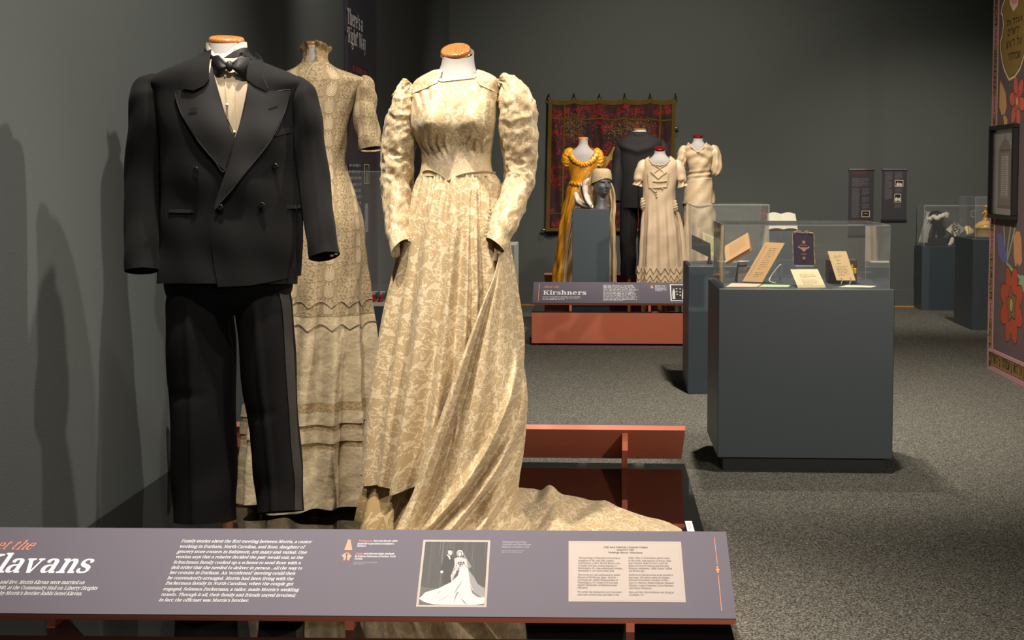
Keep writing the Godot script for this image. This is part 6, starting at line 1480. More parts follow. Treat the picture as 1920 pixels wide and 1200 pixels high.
func plinths() -> void:
	# the near plinth
	var t := thing("display_plinth", "broad slate blue plinth on a recessed black base at the right", "plinth", Vector3(1.02, 0, -7.35))
	part("plinth_body", box(Vector3(0.583, 0.075, -7.70), Vector3(1.457, 0.93, -7.0), 0.003), M.plinth, t)
	part("plinth_base", box(Vector3(0.615, 0.0, -7.66), Vector3(1.427, 0.075, -7.05), 0.0), M.dark_plinth, t, "recessed black base")
	hood("wide clear acrylic hood on the broad near plinth", Vector3(0.610, 0.931, -7.675), Vector3(1.438, 1.25, -7.03))
	var ink := Color(0.47, 0.39, 0.29)
	flat("paper_slip", "pinkish flat paper slip at the front left of the near case", "paper", PackedVector2Array([Vector2(0.6786, -7.3321), Vector2(0.8291, -7.2855), Vector2(0.7805, -7.0931), Vector2(0.6263, -7.0858)]), 0.931, 0.002, mat(Color(0.90, 0.78, 0.68), 0.8))
	flat("paper_slip", "pale green flat paper slip beside the pink one", "paper", PackedVector2Array([Vector2(0.8362, -7.2505), Vector2(0.9697, -7.2218), Vector2(0.9414, -7.0906), Vector2(0.7882, -7.0901)]), 0.931, 0.002, mat(Color(0.76, 0.82, 0.65), 0.8))
	flat("paper_slip", "cream flat paper slip under the card on clear feet", "paper", PackedVector2Array([Vector2(1.2612, -7.2356), Vector2(1.3989, -7.1731), Vector2(1.3576, -7.0834), Vector2(1.1991, -7.1094)]), 0.931, 0.002, M.paper_white)
	t = card("printed_program", "tall tan printed card leaning over on a clear easel", "card", Vector3(0.8737, 1.1368, -7.52), Vector3(0.9749, 1.1337, -7.5), Vector3(0.737, 0.9375, -7.36), 0.004, written(180, 420, Color(0.72, 0.58, 0.36), ink, [[70, 60, 150, 180, 22], [70, 190, 150, 290, 22], [70, 320, 150, 380, 20], [22, 30, 40, 370, 9]]))
	part("easel_foot", tube([[0.9055, 0.933, -7.30, 0.004], [0.8777, 0.95, -7.36, 0.004], [0.955, 1.02, -7.50, 0.004], [0.9613, 0.933, -7.58, 0.004]], 8, 20), M.acrylic_edge, t, "clear easel foot")
	var bt := thing("open_booklet", "tan open booklet tilted on a dark brown stand in the near case", "booklet", Vector3(0.7168, 0.9281, -7.5))
	var bo := Vector3(0.6499, 1.1129, -7.5)
	part("page", leaf(bo, Vector3(0.7834, 1.1866, -7.56) - bo, Vector3(0.6566, 1.0322, -7.44) - bo, 0.006), written(300, 200, Color(0.80, 0.64, 0.44), Color(0.55, 0.42, 0.30), [[60, 30, 270, 150, 13]]), bt)
	part("page", leaf(bo + Vector3(0.004, -0.006, -0.010), Vector3(0.7863, 1.1866, -7.56) - bo, Vector3(0.6595, 1.0236, -7.44) - bo, 0.008), mat(Color(0.60, 0.42, 0.24), 0.8), bt, "brown lower leaves")
	part("stand", hexa([Vector3(0.7149, 0.931, -7.40), Vector3(0.763, 0.931, -7.40), Vector3(0.763, 0.931, -7.55), Vector3(0.7149, 0.931, -7.55), Vector3(0.7282, 1.0286, -7.48), Vector3(0.7734, 1.0343, -7.48), Vector3(0.7734, 1.0343, -7.53), Vector3(0.7282, 1.0286, -7.53)]), M.brown, bt, "dark brown stand")
	part("clip", tube([[0.7036, 1.0396, -7.46, 0.0029], [0.7234, 1.0382, -7.46, 0.0046], [0.7432, 1.0383, -7.46, 0.0046], [0.78, 1.0398, -7.46, 0.0029]], 8, 12), M.acrylic_edge, bt, "bright clip")
	# velvet bag
	t = thing("velvet_bag", "purple velvet bag embroidered with a gold heart, on a clear mount", "bag", Vector3(1.0606, 0.9355, -7.42))
	var vo := Vector3(1.006, 1.1943, -7.42)
	var vu := Vector3(1.1152, 1.1916, -7.42) - vo
	var vv := Vector3(1.0078, 1.0258, -7.4) - vo
	part("bag_body", sheet(40, 20, func(u: float, v: float) -> Vector3: return vo + vu * (0.5 - 0.5 * cos(u * TAU)) + vv * v + Vector3(0, 0, 0.012 * sin(u * TAU) * (0.4 + 0.6 * sin(PI * minf(1, v + 0.1))))), M.purple, t)
	var cord := []
	for q in [[0, 1], [0, 0.5], [0, 0.02], [0.25, -0.02], [0.5, 0.02], [0.75, -0.01], [1, 0.02], [1, 0.5], [1, 1], [0.5, 1.01], [0, 1]]:
		var p: Vector3 = vo + vu * q[0] + vv * q[1]
		cord.append([p.x, p.y, p.z, 0.002])
	part("cord_edge", tube(cord, 7, 100, 1.0, 0.0, func(u: float, v: float) -> float: return 0.0008 * sin(v * 500)), M.parchment, t, "cream cord edging")
	part("cord_loop", tube([[1.0145, 1.1876, -7.41, 0.002], [1.0255, 1.2074, -7.41, 0.002], [1.0423, 1.2018, -7.41, 0.002], [1.0592, 1.1934, -7.41, 0.002], [1.0786, 1.2047, -7.41, 0.002], [1.0927, 1.1934, -7.41, 0.002], [1.1095, 1.1935, -7.41, 0.002]], 7, 40), M.parchment, t)
	var gold := mat(Color(0.80, 0.55, 0.42), 0.6)
	var bits := []
	var at := func(x: float, y: float) -> Vector2: return Vector2(x, y) * Vector2(vu.length(), vv.length())
	for c in [at.call(0.5, 0.28), at.call(0.5, 0.78)]:
		for f in [1.0, -1.0]:
			var tri := PackedVector2Array()
			for k in 3:
				tri.append(c + Vector2.from_angle(f * PI / 2 + TAU * k / 3) * 0.0105)
			bits.append(tri)
	var heart := PackedVector2Array()
	for k in 26:
		var a := TAU * k / 26
		heart.append(at.call(0.5, 0.50) + Vector2(pow(sin(a), 3), -(13 * cos(a) - 5 * cos(2 * a) - 2 * cos(3 * a) - cos(4 * a)) / 16.0) * 0.015)
	bits.append(heart)
	for s in [-1.0, 1.0]:
		bits.append(PackedVector2Array([at.call(0.5 + s * 0.16, 0.50), at.call(0.5 + s * 0.28, 0.44), at.call(0.5 + s * 0.25, 0.40), at.call(0.5 + s * 0.14, 0.45)]))
	for k in 6:
		bits.append(PackedVector2Array([at.call(0.32 + k * 0.06, 0.365), at.call(0.35 + k * 0.06, 0.365), at.call(0.35 + k * 0.06, 0.39), at.call(0.32 + k * 0.06, 0.39)]))
	for k in 4:
		bits.append(PackedVector2Array([at.call(0.38 + k * 0.06, 0.64), at.call(0.42 + k * 0.06, 0.64), at.call(0.41 + k * 0.06, 0.67), at.call(0.39 + k * 0.06, 0.67)]))
	var nrm := Vector3(0, 0, 0.0125)
	part("embroidery", joined(bits.map(func(p): return slab(p, vo + nrm, vu.normalized(), vv.normalized(), -0.0015))), gold, t, "gold embroidered heart and stars")
	part("mount", box(Vector3(1.0149, 0.931, -7.46), Vector3(1.1102, 1.0176, -7.38), 0.003), M.acrylic, t, "clear mount")
	part("mount", box(Vector3(1.0149, 1.0176, -7.46), Vector3(1.1102, 1.0233, -7.38), 0.001), M.acrylic_edge, t, "clear mount")
	t = card("invitation_card", "small cream card leaning in front of the purple bag", "card", Vector3(0.9753, 1.0078, -7.27), Vector3(1.1154, 1.0096, -7.27), Vector3(0.9855, 0.929, -7.06), 0.003, written(240, 180, Color(0.87, 0.80, 0.64), ink, [[60, 50, 200, 90, 11], [60, 105, 200, 150, 11]]))
	t = thing("wooden_box", "dark wooden box with yellow candles behind the leaning card", "box", Vector3(1.2617, 0.9406, -7.4))
	part("box_body", box(Vector3(1.1854, 0.931, -7.46), Vector3(1.336, 1.0562, -7.37), 0.004), M.brown, t)
	part("candle", tube([[1.3062, 0.9873, -7.34, 0.0056], [1.306, 1.0069, -7.34, 0.0056], [1.3056, 1.032, -7.34, 0.0045]], 12, 6, 1.0, 0.0, null, true), M.yellow, t, "yellow candle")
	part("candle", tube([[1.3201, 0.9845, -7.34, 0.0084], [1.3199, 0.9985, -7.34, 0.0084], [1.3197, 1.0125, -7.34, 0.0084]], 12, 6, 1.0, 0.0, null, true), M.yellow, t, "yellow candle")
	t = card("invitation_card", "tall cream card on two clear feet before the wooden box", "card", Vector3(1.1762, 1.1002, -7.34), Vector3(1.273, 1.1004, -7.34), Vector3(1.2084, 0.9553, -7.24), 0.003, written(160, 250, Color(0.84, 0.74, 0.54), ink, [[40, 40, 120, 60, 13], [50, 75, 110, 85, 14], [50, 105, 110, 115, 14], [30, 130, 130, 210, 13]]))
	for q in [[[1.2286, 0.9294, -7.22, 0.0022], [1.231, 0.9487, -7.22, 0.0022], [1.2432, 0.9567, -7.26, 0.0022], [1.2281, 0.9679, -7.22, 0.0022]], [[1.2694, 0.9323, -7.22, 0.0022], [1.2746, 0.9488, -7.22, 0.0022], [1.2924, 0.9569, -7.26, 0.0022], [1.2743, 0.9708, -7.22, 0.0022]]]:
		part("easel_foot", tube(q, 8, 16), M.acrylic_edge, t, "clear bent foot")
	# the plinth behind it
	t = thing("display_plinth", "slim slate plinth half hidden behind the broad near plinth", "plinth", Vector3(0.87, 0, -9.8))
	part("plinth_body", box(Vector3(0.587, 0.0, -10.15), Vector3(1.158, 0.878, -9.52), 0.003), M.plinth, t)
	hood("tall clear acrylic hood on the slim middle plinth", Vector3(0.605, 0.879, -10.10), Vector3(1.135, 1.298, -9.56))
	t = thing("photo_folder", "black folder standing open in the tall middle case", "folder", Vector3(0.7047, 0.8945, -9.8))
	var fo := Vector3(0.6227, 1.0814, -9.85)
	part("cover", leaf(fo, Vector3(0.7521, 1.0208, -9.75) - fo, Vector3(0.6239, 0.9824, -9.8) - fo, 0.008), M.black, t)
	part("stand", tube([[0.7455, 0.9321, -9.78, 0.006], [0.7455, 0.93, -9.78, 0.005], [0.7493, 0.882, -9.76, 0.02]], 10, 12), M.black, t, "black stand")
	card("letter", "yellowish letter page beside the black folder in the middle case", "letter", Vector3(0.7102, 1.0983, -9.95), Vector3(0.8344, 1.0386, -9.85), Vector3(0.7227, 0.9604, -9.9), 0.002, written(160, 200, Color(0.80, 0.78, 0.58), Color(0.40, 0.40, 0.28), [[20, 20, 140, 170, 12]]))
	flat("paper_slip", "white flat paper slip at the bottom of the tall middle case", "paper", PackedVector2Array([Vector2(0.8185, -10.1022), Vector2(0.9572, -10.1088), Vector2(0.97, -9.9246), Vector2(0.8187, -9.9175)]), 0.880, 0.003, M.flower)
	# the third plinth with the open book
	t = thing("display_plinth", "small slate plinth under the open white book", "plinth", Vector3(1.36, 0, -11.0))
	part("plinth_body", box(Vector3(1.2846, 0.0, -11.25), Vector3(1.5346, 1.0653, -10.85), 0.003), M.plinth, t)
	t = thing("open_book", "open book with blank white pages on the rear middle plinth", "book", Vector3(1.4226, 1.0655, -11))
	var ob := Vector3(1.4081, 1.0686, -10.92)
	for s in [-1.0, 1.0]:
		part("page", sheet(16, 8, func(u: float, v: float) -> Vector3: return ob + Vector3(s * 0.112 * u, 0.006 + 0.012 * sin(PI * u) + 0.118 * v, -0.16 * v)), M.flower, t, "white page")
	part("cover", leaf(ob + Vector3(-0.118, 0.121, -0.167), Vector3(0.236, 0, 0), Vector3(0, -0.12, 0.163), 0.004), M.brown, t, "brown cover")

func right_side() -> void:
	# wall texts
	var bg := Color(0.215, 0.21, 0.235)
	var ink := Color(0.50, 0.48, 0.50)
	for k in 2:
		var x0: float = [2.7969, 3.1682][k]
		var x1: float = [3.0695, 3.4402][k]
		var y1: float = [1.5603, 1.5602][k]
		var y0: float = [0.8166, 0.9868][k]
		var t := thing("wall_text", ["dark wall text with a red heading and one small picture", "dark wall text with two small pictures and an empty lower half"][k], "text panel", Vector3((x0 + x1) * 0.5, y0, -15.98))
		var h := int(280 * (y1 - y0) / (x1 - x0))
		var blocks: Array = [[36, 26, 244, 62, 12, Color(0.48, 0.19, 0.17)], [36, 100, 238, 196, 9], [36, 216, 126, 560, 9], [150, 216, 240, 296, 9, Color(0.48, 0.40, 0.38)], [150, 320, 240, 378, 9], [150, 396, 240, 458, 9], [30, 590, 230, 640, 12, Color(0.48, 0.19, 0.17)]] if k == 0 else [[32, 26, 122, 126, 9], [32, 134, 122, 216, 9], [32, 226, 122, 350, 9], [146, 26, 240, 110, 9], [150, 216, 240, 266, 9], [150, 398, 230, 450, 9]]
		var im := typed(280, h, bg, ink, blocks)
		for q in ([[148, 478, 96, 74]] if k == 0 else [[146, 122, 98, 76], [144, 282, 76, 100]]):
			im.fill_rect(Rect2i(q[0], q[1], q[2], q[3]), Color(0.86, 0.80, 0.68))
			im.fill_rect(Rect2i(q[0] + 7, q[1] + 7, q[2] - 14, q[3] - 14), Color(0.07, 0.05, 0.03))
			var c := Vector2(q[0] + q[2] * 0.5, q[1] + q[3] * 0.55)
			if k == 0:
				blob(im, c, 26, 13, 0, Color(0.80, 0.66, 0.38))
				blob(im, c + Vector2(0, 8), 30, 12, 0, Color(0.12, 0.07, 0.03))
			else:
				blob(im, c + Vector2(-14, 8), 17, 24, 0.2, Color(0.85, 0.83, 0.78))
				blob(im, c + Vector2(18, 10), 16, 22, -0.2, Color(0.82, 0.8, 0.75))
				blob(im, c + Vector2(2, -16), 12, 12, 0, Color(0.2, 0.15, 0.1))
		part("text_sheet", leaf(Vector3(x0, y1, -15.999), Vector3(x1 - x0, 0, 0), Vector3(0, y0 - y1, 0), 0.012), with(mat(Color.WHITE, 0.7), tex(im), 1.0), t)
		part("rail", box(Vector3(x0 - 0.008, y1 - 0.006, -16.0), Vector3(x1 + 0.008, y1 + 0.012, -15.972), 0.002), M.metal, t, "thin metal hanging rail")
		part("rail", box(Vector3(x0 - 0.008, y0 - 0.012, -16.0), Vector3(x1 + 0.008, y0 + 0.008, -15.972), 0.002), M.dark_plinth, t, "dark lower rail")
	# far plinths and their hoods
	var a := thing("display_plinth", "tall dark plinth with the heart and gold figure, beside the mural", "plinth", Vector3(3.95, 0, -13.9))
	part("plinth_body", box(Vector3(3.575, 0.0, -14.3), Vector3(4.4, 0.88, -13.62), 0.003), M.plinth, a)
	hood("clear acrylic hood over the heart and gold figure", Vector3(3.60, 0.881, -14.27), Vector3(4.38, 1.288, -13.65))
	var b := thing("display_plinth", "low dark plinth against the far wall under the flower wreath", "plinth", Vector3(4.0, 0, -15.8))
	part("plinth_body", box(Vector3(3.54, 0.0, -15.97), Vector3(4.55, 0.708, -15.60), 0.003), M.plinth, b)
	hood("clear acrylic hood over the wreathed black head", Vector3(3.56, 0.709, -15.95), Vector3(4.53, 1.165, -15.62))
	var t := thing("head_stand", "black head stand under the flower wreath and tulle veil", "display head", Vector3(3.7273, 0.709, -15.78))
	var hx := 3.7307
	var g := Form.new([[1.1008, 3.7273, 0.0295, 0.03, 0.03], [1.0829, 3.7217, 0.0708, 0.08, 0.08], [1.0232, 3.7256, 0.0855, 0.09, 0.09], [0.9635, 3.7325, 0.0737, 0.09, 0.09], [0.9276, 3.7419, 0.059, 0.075, 0.08], [0.9037, 3.7423, 0.0413, 0.055, 0.06], [0.8439, 3.7345, 0.0384, 0.05, 0.05], [0.8021, 3.7351, 0.0502, 0.06, 0.06]], 15.78)
	g.bump = func(x: float, y: float) -> float: return 0.02 * exp(-pow((x - hx - 0.03) / 0.015, 2) - pow((y - 0.9873) / 0.02, 2))
	part("head", loft(g, g.top(), g.low(), 40, 40), M.black, t)
	part("block", box(Vector3(3.6323, 0.709, -15.86), Vector3(3.833, 0.7961, -15.70), 0.004), M.dark_plinth, t, "black block")
	t = thing("flower_wreath", "wreath of cream silk flowers with trailing white tulle", "headdress", Vector3(hx, 1.0232, -15.78))
	for k in 17:
		var an := TAU * k / 17.0
		var c := Vector3(hx + 0.012 + 0.095 * cos(an), 1.0351 + 0.012 * sin(k * 2.3) + 0.02 * cos(an), -15.78 + 0.105 * sin(an))
		part("flower", sheet(20, 8, func(u: float, v: float) -> Vector3:
			var r := 0.030 * sin(v * PI) * (1 + 0.22 * sin(u * TAU * 5))
			return c + Vector3(r * cos(u * TAU), 0.026 * cos(v * PI), r * sin(u * TAU))), M.flower, t)
	for q in 3:
		part("tulle", sheet(40, 40, func(u: float, v: float) -> Vector3:
			var x := lerpf(3.595, 3.6599, u) + 0.02 * sin(v * 5 + q) - 0.03 * v + 0.06 * (1 - v) * (0.3 + u)
			return Vector3(x, lerpf(1.0887, 0.742, v), -15.80 + 0.025 * q + 0.014 * sin(u * 22 + v * 6 + q * 2))), M.tulle, t, "white tulle")
	t = card("sprig_card", "white diamond-turned card with a pressed brown sprig", "card", Vector3(3.953, 0.9794, -15.85), Vector3(4.0729, 0.8896, -15.85), Vector3(3.8418, 0.8882, -15.8), 0.004, mat(Color(0.88, 0.86, 0.82), 0.7))
	for k in 22:
		var c := Vector3(3.9539, 0.8914, -15.8) + Vector3(0.05 * sin(k * 2.4) * (0.4 + k / 30.0) - 0.012 + 0.02 * (k / 22.0), 0.075 - 0.15 * k / 22.0, 0.012 * 1.0)
		part("sprig_leaf", ball(c, Vector3(0.014, 0.008, 0.004), 4), mat(Color(0.38, 0.33, 0.2), 0.8) if k == 0 else (t.get_child(1) as MeshInstance3D).material_override, t, "" if k else "pressed brown sprig")
	t = thing("cream_slipper", "small cream satin slipper at the edge of the low far case", "shoe", Vector3(3.8729, 0.7346, -15.7))
	part("upper", tube([[3.8495, 0.722, -15.68, 0.012], [3.8727, 0.735, -15.70, 0.022], [3.8957, 0.765, -15.73, 0.024], [3.9071, 0.80, -15.75, 0.016]], 16, 24, 0.8, 0.0, null, true), M.kid, t)
	var hb := PackedVector2Array()
	for k in 30:
		var an := TAU * k / 30
		hb.append(Vector2(pow(sin(an), 3), -(13 * cos(an) - 5 * cos(2 * an) - 2 * cos(3 * an) - cos(4 * an)) / 16.0) * 0.05)
	t = thing("heart_box", "cream heart-shaped box lying tilted in the tall far case", "box", Vector3(3.5809, 0.8873, -13.75))
	part("box_body", slab(hb, Vector3(3.6059, 0.9417, -13.95), Vector3(0.87, -0.5, 0), Vector3(-0.45, -0.80, 0.4), -0.035), mat(Color(0.84, 0.76, 0.58), 0.6), t)
	t = thing("gilt_figure", "gold figure on a draped dome in the tall far case", "ornament", Vector3(3.7433, 0.8802, -13.8))
	var fx := 3.7468
	part("dome", lathe([[0.0, 1.06], [0.035, 1.055], [0.075, 1.03], [0.10, 1.0], [0.105, 0.985]], 30, 16, Vector3(fx, -0.005, -13.85)), mat(Color(0.83, 0.68, 0.36), 0.4), t, "draped gold dome")
	part("base", lathe([[0.10, 0.99], [0.098, 0.93], [0.10, 0.885], [0.0, 0.885]], 30, 8, Vector3(fx, -0.003, -13.85)), mat(Color(0.66, 0.58, 0.42), 0.5), t, "pale drum base")
	part("figure", tube([[fx, 1.05, -13.85, 0.03], [fx, 1.09, -13.85, 0.018], [fx + 0.005, 1.13, -13.85, 0.022], [fx, 1.16, -13.85, 0.012], [fx + 0.01, 1.185, -13.85, 0.024], [fx + 0.01, 1.205, -13.85, 0.01]], 14, 30, 1.0, 0.0, func(u: float, v: float) -> float: return 0.003 * sin(u * TAU * 4 + v * 30)), mat(Color(0.80, 0.62, 0.28), 0.4), t, "small gilt figure")
	part("figure_arm", tube([[fx, 1.14, -13.84, 0.008], [fx - 0.04, 1.12, -13.82, 0.007], [fx - 0.055, 1.135, -13.81, 0.006]], 8, 10), mat(Color(0.80, 0.62, 0.28), 0.4), t)
	mural()

const HEB := {"א": [[[0.1, 1.0], [0.9, 0.0]], [[0.85, 1.0], [0.62, 0.55]], [[0.15, 0.0], [0.36, 0.5]]], "ע": [[[0.2, 1.0], [0.5, 0.2]], [[0.88, 1.0], [0.65, 0.3], [0.05, 0.0]]], "ל": [[[0.25, 1.5], [0.25, 0.95], [0.8, 0.95], [0.75, 0.5], [0.4, 0.0]]], "ה": [[[0.05, 1.0], [0.9, 1.0], [0.9, 0.0]], [[0.2, 0.6], [0.2, 0.0]]], "ת": [[[0.1, 1.0], [0.88, 1.0], [0.88, 0.0]], [[0.3, 1.0], [0.3, 0.1], [0.0, 0.0]]], "י": [[[0.3, 1.0], [0.7, 1.0], [0.7, 0.55]]], "ר": [[[0.1, 1.0], [0.85, 1.0], [0.85, 0.0]]], "ו": [[[0.3, 1.0], [0.6, 1.0], [0.6, 0.0]]], "ש": [[[0.08, 1.0], [0.2, 0.0], [0.6, 0.05], [0.92, 1.0]], [[0.5, 1.0], [0.42, 0.1]]], "ם": [[[0.1, 1.0], [0.9, 1.0], [0.9, 0.0], [0.15, 0.0], [0.15, 1.0]]], "מ": [[[0.15, 1.0], [0.22, 0.0]], [[0.15, 0.75], [0.5, 1.0], [0.9, 0.85], [0.9, 0.0], [0.5, 0.0]]], "ח": [[[0.05, 1.0], [0.9, 1.0], [0.9, 0.0]], [[0.2, 1.0], [0.2, 0.0]]], " ": []}

func hebrew(im: Image, s: String, left: Vector2, width: float, high: float, w: float, c: Color, down := Vector2(0, 1)) -> void:     # right to left; «down» turns the line
	var across := Vector2(down.y, -down.x)
	var adv := 0.0
	for ch in s:
		adv += 0.45 if ch in "וי " else 1.0
	var x := width
	for ch in s:
		var cw := width / adv * (0.45 if ch in "וי " else 1.0)
		x -= cw
		for line in HEB[ch]:
			stroke(im, line.map(func(p): return left + across * (x + cw * (0.08 + 0.84 * p[0])) + down * high * (1 - p[1])), w, c)

func bloom(im: Image, c: Vector2, r: float, n: int, turn: float, col: Color, mid: Color, heart: Color, edge: Color) -> void:
	for pass_ in 2:                                     # round petals, outlined
		for k in n:
			var d := turn + TAU * k / n
			var q := c + Vector2.from_angle(d) * r * 0.62
			blob(im, q, r * (0.42 if pass_ == 0 else 0.395), r * (0.285 if pass_ == 0 else 0.26), d, edge if pass_ == 0 else col.lerp(mid, 0.10 * (k % 3)), 22)
	for pass_ in 2:
		for k in n / 2 + 1:
			petal(im, c, turn + 0.4 + TAU * k / (n / 2 + 1), r * (0.50 if pass_ == 0 else 0.47), r * (0.19 if pass_ == 0 else 0.165), 0.0, edge if pass_ == 0 else mid)
	blob(im, c, r * 0.15, r * 0.2, 0, edge)
	blob(im, c, r * 0.125, r * 0.175, 0, heart)

func mural() -> void:
	var S := 660.0
	var W := 990
	var Hh := 2046
	var im := Image.create(W, Hh, false, Image.FORMAT_RGB8)
	var ground := Color(0.40, 0.34, 0.345)
	var gold := Color(0.55, 0.45, 0.23)
	var pink := Color(0.76, 0.56, 0.56)
	var cream := Color(0.86, 0.80, 0.64)
	var dark := Color(0.17, 0.11, 0.09)
	im.fill(ground)
	var px := func(v: Vector2) -> Vector2: return Vector2(v.x * S, Hh - v.y * S)
	var pp := func(a: Array) -> PackedVector2Array: return PackedVector2Array(a.map(func(v): return Vector2(v.x * S, Hh - v.y * S)))
	# stems and buds
	for q in [[Vector2(0.3819, 1.1306), Vector2(0.4225, 0.9375), Vector2(0.4697, 0.849), Vector2(0.6071, 0.8108), Vector2(0.8319, 0.761), Vector2(1.0327, 0.746)], [Vector2(0.5596, 1.1212), Vector2(0.5016, 0.9812), Vector2(0.4697, 0.849)], [Vector2(0.6901, 1.1454), Vector2(0.5446, 0.9441), Vector2(0.4697, 0.849)], [Vector2(0.3035, 1.0515), Vector2(0.4225, 0.9375)]]:
		stroke(im, Array(pp.call(q)), 26, dark)
		stroke(im, Array(pp.call(q)), 20, Color(0.60, 0.64, 0.50))
	fill(im, pp.call([Vector2(0.2035, 1.0594), Vector2(0.3315, 1.0527), Vector2(0.4199, 0.9771), Vector2(0.496, 0.8625), Vector2(0.3732, 0.8469), Vector2(0.2568, 0.9043)]), Color(0.40, 0.40, 0.60))
	fill(im, pp.call([Vector2(0.6311, 1.0461), Vector2(0.6938, 1.0914), Vector2(0.784, 1.0951), Vector2(0.8262, 1.0358), Vector2(0.8496, 0.8768), Vector2(0.7881, 0.8423), Vector2(0.7475, 0.8704), Vector2(0.6983, 0.8286), Vector2(0.6534, 0.9112)]), Color(0.80, 0.56, 0.38))
	fill(im, pp.call([Vector2(0.7714, 0.7065), Vector2(0.8301, 0.7877), Vector2(0.9313, 0.7836), Vector2(0.9381, 0.6818), Vector2(0.8266, 0.6496)]), Color(0.58, 0.66, 0.52))
	fill(im, pp.call([Vector2(0.2111, 2.2145), Vector2(0.2843, 2.1698), Vector2(0.3716, 2.1051), Vector2(0.3989, 2.0052), Vector2(0.3544, 1.952), Vector2(0.2713, 1.9476), Vector2(0.2033, 2.0147)]), Color(0.82, 0.62, 0.40))
	fill(im, pp.call([Vector2(0.3138, 1.9379), Vector2(0.3688, 1.9435), Vector2(0.4258, 1.9096), Vector2(0.4153, 1.8628), Vector2(0.3464, 1.8652)]), Color(0.82, 0.62, 0.40))
	bloom(im, px.call([Vector2(0.6113, 0.5489)][0]), 0.29 * S, 8, 0.35, Color(0.71, 0.30, 0.20), Color(0.52, 0.38, 0.25), Color(0.72, 0.64, 0.28), dark)
	bloom(im, px.call([Vector2(0.6569, 2.031)][0]), 0.19 * S, 6, 0.2, Color(0.80, 0.40, 0.33), Color(0.74, 0.36, 0.28), Color(0.84, 0.74, 0.46), dark)
	bloom(im, Vector2(820, 1350), 0.2 * S, 7, 0.1, Color(0.80, 0.58, 0.34), Color(0.6, 0.4, 0.25), Color(0.72, 0.64, 0.28), dark)
	bloom(im, Vector2(850, 700), 0.15 * S, 6, 0.5, Color(0.42, 0.42, 0.62), Color(0.5, 0.38, 0.5), Color(0.84, 0.74, 0.46), dark)
	# the cartouche with its four lines
	var cart: PackedVector2Array = pp.call([Vector2(0.3707, 2.9331), Vector2(0.2963, 2.8174), Vector2(0.2167, 2.7599), Vector2(0.1961, 2.7106), Vector2(0.2442, 2.6837), Vector2(0.2643, 2.6126), Vector2(0.2312, 2.5437), Vector2(0.1902, 2.5039), Vector2(0.1983, 2.4472), Vector2(0.2439, 2.3556), Vector2(0.3, 2.2877), Vector2(0.3854, 2.2263), Vector2(0.4475, 2.1922), Vector2(0.5879, 2.2044), Vector2(0.7192, 2.2562), Vector2(0.8147, 2.3431), Vector2(0.8711, 2.4318), Vector2(0.8034, 2.5134), Vector2(0.8109, 2.5877), Vector2(0.8809, 2.6546), Vector2(0.8235, 2.7736), Vector2(0.6628, 2.9081)])
	fill(im, cart, cream)
	for q in Geometry2D.offset_polygon(cart, -13.0):
		fill(im, q, dark)
	for q in Geometry2D.offset_polygon(cart, -17.0):
		fill(im, q, gold)
	fill(im, pp.call([Vector2(0.3907, 2.8368), Vector2(0.657, 2.8025), Vector2(0.6236, 2.7228), Vector2(0.5211, 2.6889), Vector2(0.4368, 2.7531)]), cream)
	fill(im, pp.call([Vector2(0.4321, 2.8237), Vector2(0.6315, 2.7981), Vector2(0.5964, 2.7414), Vector2(0.5177, 2.7394), Vector2(0.4628, 2.7655)]), Color(0.84, 0.56, 0.58))
	var lines := ["אעלה את", "ירושלים", "על ראש", "שמחתי"]
	var spots := [[Vector2(0.3565, 2.6373), Vector2(0.3588, 2.6018), Vector2(0.759, 2.6123)], [Vector2(0.3816, 2.568), Vector2(0.3842, 2.5286), Vector2(0.682, 2.5258)], [Vector2(0.353, 2.4845), Vector2(0.3561, 2.439), Vector2(0.7569, 2.4539)], [Vector2(0.4072, 2.3894), Vector2(0.4101, 2.346), Vector2(0.7244, 2.3698)]]
	for k in 4:
		var l: Vector2 = px.call(spots[k][0])
		hebrew(im, lines[k], l, px.call(spots[k][2]).x - l.x, (px.call(spots[k][1]).y - l.y), 7.0, dark)
	# border: pink lines, a gold band with writing, flowers between
	for q in [[0, 0, 104, Hh, pink], [28, 0, 46, Hh, gold], [22, 0, 3, Hh, dark], [76, 0, 3, Hh, dark], [98, 0, 4, Hh, Color(0.85, 0.72, 0.70)], [0, Hh - 110, W, 110, pink], [28, Hh - 88, W, 56, gold], [28, Hh - 92, W, 4, dark], [28, Hh - 30, W, 4, dark], [104, Hh - 112, W, 4, Color(0.85, 0.72, 0.70)]]:
		im.fill_rect(Rect2i(q[0], q[1], q[2], q[3]), q[4])
	var words := ["ירושלים", "שמחתי", "על ראש", "אעלה את", "ירושלים", "על ראש"]
	for k in 6:
		var y := 60.0 + k * 345.0
		hebrew(im, words[k], Vector2(30, y + 250), 235, 34, 7.0, dark, Vector2(1, 0) if false else Vector2(1, 0))
		var fy := y + 300.0
		if fy < Hh - 130:
			im.fill_rect(Rect2i(26, int(fy) - 42, 50, 84), pink)
			for j in [-26, 0, 26]:
				for a in 4:
					petal(im, Vector2(51, fy + j), PI / 4 + a * PI / 2, 17, 5, 0.1, Color(0.42, 0.14, 0.14))
	for k in 5:
		hebrew(im, words[k], Vector2(60 + k * 200, Hh - 82), 140, 38, 7.0, dark)
		for a in 8:
			petal(im, Vector2(228 + k * 200, Hh - 72 + 26 * (a / 4)), PI / 4 + a * PI / 2, 17, 5, 0.1, Color(0.42, 0.14, 0.14))
	var t := thing("painted_mural", "tall painted panel of flowers and Hebrew lettering at the right edge", "mural", Vector3(3.05, 0, -9.4))
	part("panel_core", box(Vector3(2.992, 0.0, -10.918), Vector3(3.09, 3.1, -7.92), 0.002), mat(Color(0.42, 0.34, 0.33), 0.8), t)
